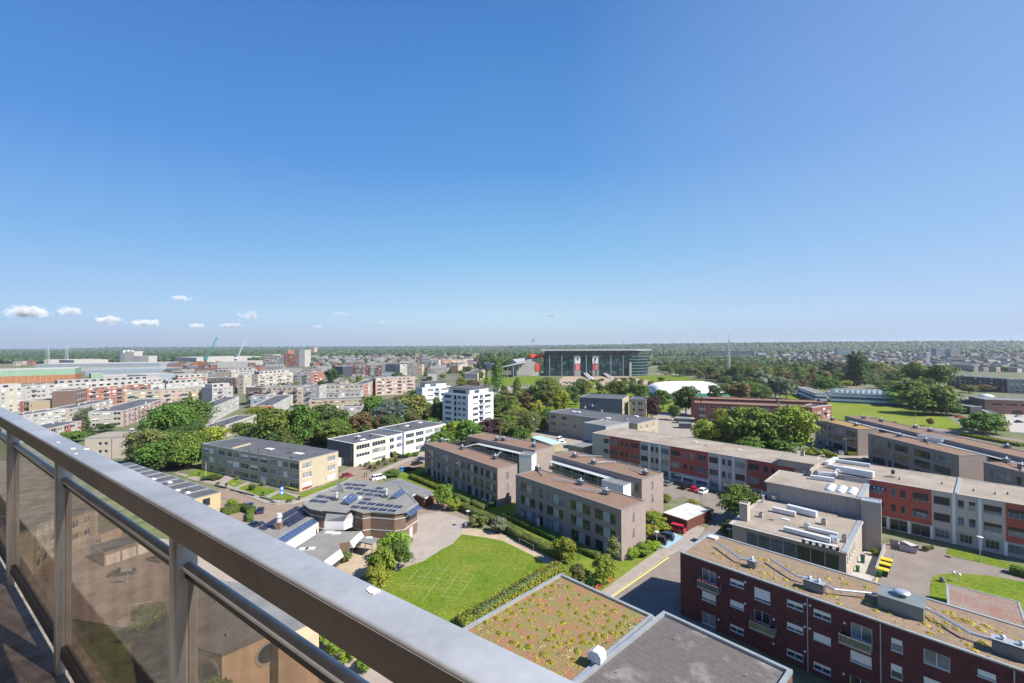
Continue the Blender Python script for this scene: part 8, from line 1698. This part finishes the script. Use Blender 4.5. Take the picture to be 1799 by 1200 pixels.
# the smaller, farther houses as one mass
def town_mass(n, poly, seed, mats, s=(7, 16), h=(5, 9)):
    r2 = random.Random(seed); mb = MB(); done = 0
    for x, y, _ in scatter_px(n, poly, seed):
        p = P(x, y)
        if not free(p.x, p.y, 11): continue
        _used.append((p.x, p.y)); w, d, hh = r2.uniform(*s), r2.uniform(8, 11), r2.uniform(*h); a = .2+r2.choice((0, 1.571)); m = r2.randrange(len(mats)-4); ca, sa = math.cos(a), math.sin(a); o0 = len(mb.v)
        mb.box(-w/2, -d/2, 0, w/2, d/2, hh, m); mb.box(-w/2-.2, -d/2-.2, hh, w/2+.2, d/2+.2, hh+.4, len(mats)-4+r2.randrange(3))
        for z in range(int(hh/2.8)):
            for i in range(max(1, int(w/3.2))): x0 = -w/2+.8+i*3.2; mb.box(x0, -d/2-.1, .9+z*2.8, x0+1.5, -d/2+.02, 2.3+z*2.8, len(mats)-1, False); 
        for i in range(o0, len(mb.v)): vx, vy, vz = mb.v[i]; mb.v[i] = (p.x+vx*ca-vy*sa, p.y+vx*sa+vy*ca, vz)
    o = mb.build('town_houses', mats); o['kind'] = 'stuff'
F_ = M_far; TM = [M_bit, M_bitg, F_['slate'], M_glass]
town_mass(700, [(1340, 628), (1400, 621), (1860, 616), (1880, 655), (1660, 652), (1560, 645), (1450, 640)], 3, [F_['white'], F_['blue'], F_['grey'], F_['cream'], F_['blue'], F_['brown'], F_['pink']]+TM)
town_mass(330, [(540, 640), (560, 626), (860, 624), (850, 640), (800, 655), (640, 650)], 5, [F_['white'], F_['cream'], F_['pink'], F_['grey'], F_['red'], F_['beige']]+TM)
town_mass(160, [(180, 668), (440, 652), (640, 655), (700, 668), (480, 690), (300, 680)], 6, [F_['white'], F_['cream'], F_['grey'], F_['beige']]+TM, (6, 12), (3, 6))
# hills and far forest as masses
def hill(name, pts, z):
    mb = MB(); n = len(pts)
    for i in range(n-1):
        (x0, y0, h0), (x1, y1, h1) = pts[i], pts[i+1]
        mb.add([(x0, y0-900, -.5), (x1, y1-900, -.5), (x1, y1, h1), (x0, y0, h0), (x1, y1+1500, -.5), (x0, y0+1500, -.5)], [[0, 1, 2, 3], [3, 2, 4, 5]])
    o = mb.build(name, M_fst); o['kind'] = 'structure'
M_fst = mat('forest_floor', (.035, .055, .02), .95, .3, .01)
hill('hills', [(-600, 5200, 4), (600, 4700, 16), (1500, 4300, 34), (2300, 4100, 45), (3200, 4000, 50), (4400, 3900, 50), (6500, 3800, 46)], 0)
hill('hills', [(-7000, 7600, 30), (-3000, 7600, 22), (0, 7800, 24), (3000, 8200, 60), (6000, 8200, 72), (9000, 8200, 66)], 0)
def elev(x, y):
    z = 0
    for pts in ([(-600, 5200, 4), (600, 4700, 16), (1500, 4300, 34), (2300, 4100, 45), (3200, 4000, 50), (4400, 3900, 50), (6500, 3800, 46)], [(-7000, 7600, 30), (-3000, 7600, 22), (0, 7800, 24), (3000, 8200, 60), (6000, 8200, 72), (9000, 8200, 66)]):
        X = [p[0] for p in pts]; yc = np.interp(x, X, [p[1] for p in pts]); h = np.interp(x, X, [p[2] for p in pts]); d = y-yc
        f = np.where(d < 0, 1+d/900, 1-d/1500); z = np.maximum(z, h*np.clip(f, 0, 1)*(x > X[0])*(x < X[-1]))
    return z
def forest(name, X, Y, Rr, Hh, m, seed):
    r = np.random.RandomState(seed); n = len(X); t = (1+5**.5)/2
    iv = np.array([(-1, t, 0), (1, t, 0), (-1, -t, 0), (1, -t, 0), (0, -1, t), (0, 1, t), (0, -1, -t), (0, 1, -t), (t, 0, -1), (t, 0, 1), (-t, 0, -1), (-t, 0, 1)])/np.sqrt(1+t*t)
    fc = np.array([(0, 11, 5), (0, 5, 1), (0, 1, 7), (0, 7, 10), (0, 10, 11), (1, 5, 9), (5, 11, 4), (11, 10, 2), (10, 7, 6), (7, 1, 8), (3, 9, 4), (3, 4, 2), (3, 2, 6), (3, 6, 8), (3, 8, 9), (4, 9, 5), (2, 4, 11), (6, 2, 10), (8, 6, 7), (9, 8, 1)])
    a = r.rand(n)*6.283; ca, sa = np.cos(a), np.sin(a); V = iv[None]*(.75+.5*r.rand(n, 12, 1)); x = V[..., 0]*ca[:, None]-V[..., 1]*sa[:, None]; y = V[..., 0]*sa[:, None]+V[..., 1]*ca[:, None]
    Z = elev(X, Y); V = np.stack([x*Rr[:, None]+X[:, None], y*Rr[:, None]+Y[:, None], V[..., 2]*(Hh*.5)[:, None]+(Z+Hh*.5)[:, None]], -1).reshape(-1, 3)
    F = (fc[None]+np.arange(n)[:, None, None]*12).reshape(-1, 3); me = bpy.data.meshes.new(name); me.vertices.add(len(V)); me.vertices.foreach_set('co', V.astype(np.float32).ravel()); me.loops.add(F.size); me.polygons.add(len(F))
    me.loops.foreach_set('vertex_index', F.ravel().astype(np.int32)); me.polygons.foreach_set('loop_start', np.arange(0, F.size, 3, dtype=np.int32)); me.polygons.foreach_set('loop_total', np.full(len(F), 3, np.int32)); me.materials.append(m); me.update(calc_edges=True)
    o = link(name, me); o['kind'] = 'stuff'; return o
M_ff = leafmat('far_leaf', (.043, .068, .027), .5, .0)
r = np.random.RandomState(4)
def polar(n, d0, d1, a0, a1, pw=1.0):
    d = d0+(d1-d0)*r.rand(n)**pw; a = np.radians(a0+(a1-a0)*r.rand(n)); return d*np.tan(a), d
n = 15000; X, Y = polar(n, 1900, 9000, -51, 51, 1.8); R_ = 6+7*r.rand(n)+Y*.0012; forest('far_forest', X, Y, R_, 11+8*r.rand(n), M_ff, 1)
n = 5000; X, Y = polar(n, 1250, 2200, -51, -24, 1.0); forest('far_forest', X, Y, 6+4*r.rand(n), 10+7*r.rand(n), M_ff, 2)
n = 3500; X, Y = polar(n, 3000, 4600, 12, 51, 1.0); forest('far_forest', X, Y, 12+9*r.rand(n), 13+8*r.rand(n), M_ff, 3)
n = 2600; X, Y = polar(n, 1000, 1560, 17, 30, 1.0); forest('far_forest', X, Y, 5+3*r.rand(n), 5+4*r.rand(n), M_ff, 5)
n = 1500; X, Y = polar(n, 1620, 2400, 17, 30, 1.0); forest('far_forest', X, Y, 6+4*r.rand(n), 11+6*r.rand(n), M_ff, 9)
n = 700; X, Y = polar(n, 800, 1900, -24, 16, 1.0); forest('garden_trees', X, Y, 3+3*r.rand(n), 5+5*r.rand(n), M_ff, 6)
n = 900; X, Y = polar(n, 800, 2400, 27, 50, 1.0); forest('garden_trees', X, Y, 3+3*r.rand(n), 5+5*r.rand(n), M_ff, 7)
n = 1400; X, Y = polar(n, 900, 2000, -3, 17, 1.0); forest('far_forest', X, Y, 6+4*r.rand(n), 12+8*r.rand(n), M_ff, 8)
# ------------------------------------------------------------------ small fair-weather clouds beyond the haze
M_cl = bpy.data.materials.new('cloud'); M_cl.use_nodes = True; nt = M_cl.node_tree; N = nt.nodes; L = nt.links; N.remove(N['Principled BSDF'])
pv = N.new('ShaderNodeVolumePrincipled'); pv.inputs['Color'].default_value = (1, 1, 1, 1); pv.inputs['Anisotropy'].default_value = -.55
tc = N.new('ShaderNodeTexCoord'); ln = N.new('ShaderNodeVectorMath'); ln.operation = 'LENGTH'; L.new(tc.outputs['Object'], ln.inputs[0])
ge = N.new('ShaderNodeNewGeometry'); nz = N.new('ShaderNodeTexNoise'); nz.inputs['Scale'].default_value = .0042; nz.inputs['Detail'].default_value = 5; L.new(ge.outputs['Position'], nz.inputs['Vector'])
m1 = N.new('ShaderNodeMapRange'); m1.inputs[1].default_value = .1; m1.inputs[2].default_value = 1.0; m1.inputs[3].default_value = .32; m1.inputs[4].default_value = -.6; L.new(ln.outputs['Value'], m1.inputs[0])
ml_ = N.new('ShaderNodeMath'); ml_.operation = 'MULTIPLY'; ml_.inputs[1].default_value = 1.7; L.new(nz.outputs['Fac'], ml_.inputs[0]); ad = N.new('ShaderNodeMath'); ad.operation = 'ADD'; L.new(m1.outputs[0], ad.inputs[0]); L.new(ml_.outputs[0], ad.inputs[1])
m2 = N.new('ShaderNodeMapRange'); m2.inputs[1].default_value = .66; m2.inputs[2].default_value = 1.1; m2.inputs[3].default_value = 0; m2.inputs[4].default_value = .008; L.new(ad.outputs[0], m2.inputs[0]); L.new(m2.outputs[0], pv.inputs['Density']); L.new(pv.outputs[0], N['Material Output'].inputs['Volume'])
mb = MB(); mb.lathe([(0, -1)]+[(math.cos(a*math.pi/12), math.sin(a*math.pi/12)) for a in range(-5, 6)]+[(0, 1)], 20); cm_ = mb.mesh('cloud', M_cl)
for px, py, w, h, lab in ((50, 548, 46, 13, 'largest small white cloud low on the left'), (122, 546, 28, 9, 'flat white cloud joined right of the largest cloud'), (192, 562, 30, 10, 'small white cloud above the silo plant'), (256, 567, 34, 8, 'thin flat cloud right of the silo plant cloud'), (438, 554, 24, 9, 'small bright cloud above the offices'), (318, 524, 24, 6, 'faint highest cloud on the left'), (348, 572, 22, 6, 'low faint cloud above the green crane'), (405, 572, 28, 6, 'low faint cloud above the white crane'), (558, 574, 12, 5, 'tiny cloud above the brown tower'), (600, 551, 16, 5, 'tiny faint cloud left of centre'), (673, 565, 11, 4, 'tiny cloud nearest the centre'), (966, 554, 16, 4, 'faint wisp of cloud above the stadium')):
    d = ray(px, py); k = 18000/d.y; o = link('cloud', cm_, None, (d.x*k, 18000, EYE+d.z*k)); o.scale = (w*k/FOC*1.05, w*k/FOC*.7, h*k/FOC*1.25); tag(o, lab, 'cloud', 'small clouds')
# ------------------------------------------------------------------ air
hb = MB(); hb.box(-11000, -600, -1.5, 11000, 15500, 95); hz = hb.build('haze', [])
M_haze = bpy.data.materials.new('haze'); M_haze.use_nodes = True; nt = M_haze.node_tree; nt.nodes.remove(nt.nodes['Principled BSDF'])
pv = nt.nodes.new('ShaderNodeVolumePrincipled'); pv.inputs['Color'].default_value = (.80, .88, 1, 1); pv.inputs['Density'].default_value = 6.5e-5; pv.inputs['Anisotropy'].default_value = .2
nt.links.new(pv.outputs[0], nt.nodes['Material Output'].inputs['Volume']); hz.data.materials.append(M_haze); hz['kind'] = 'stuff'
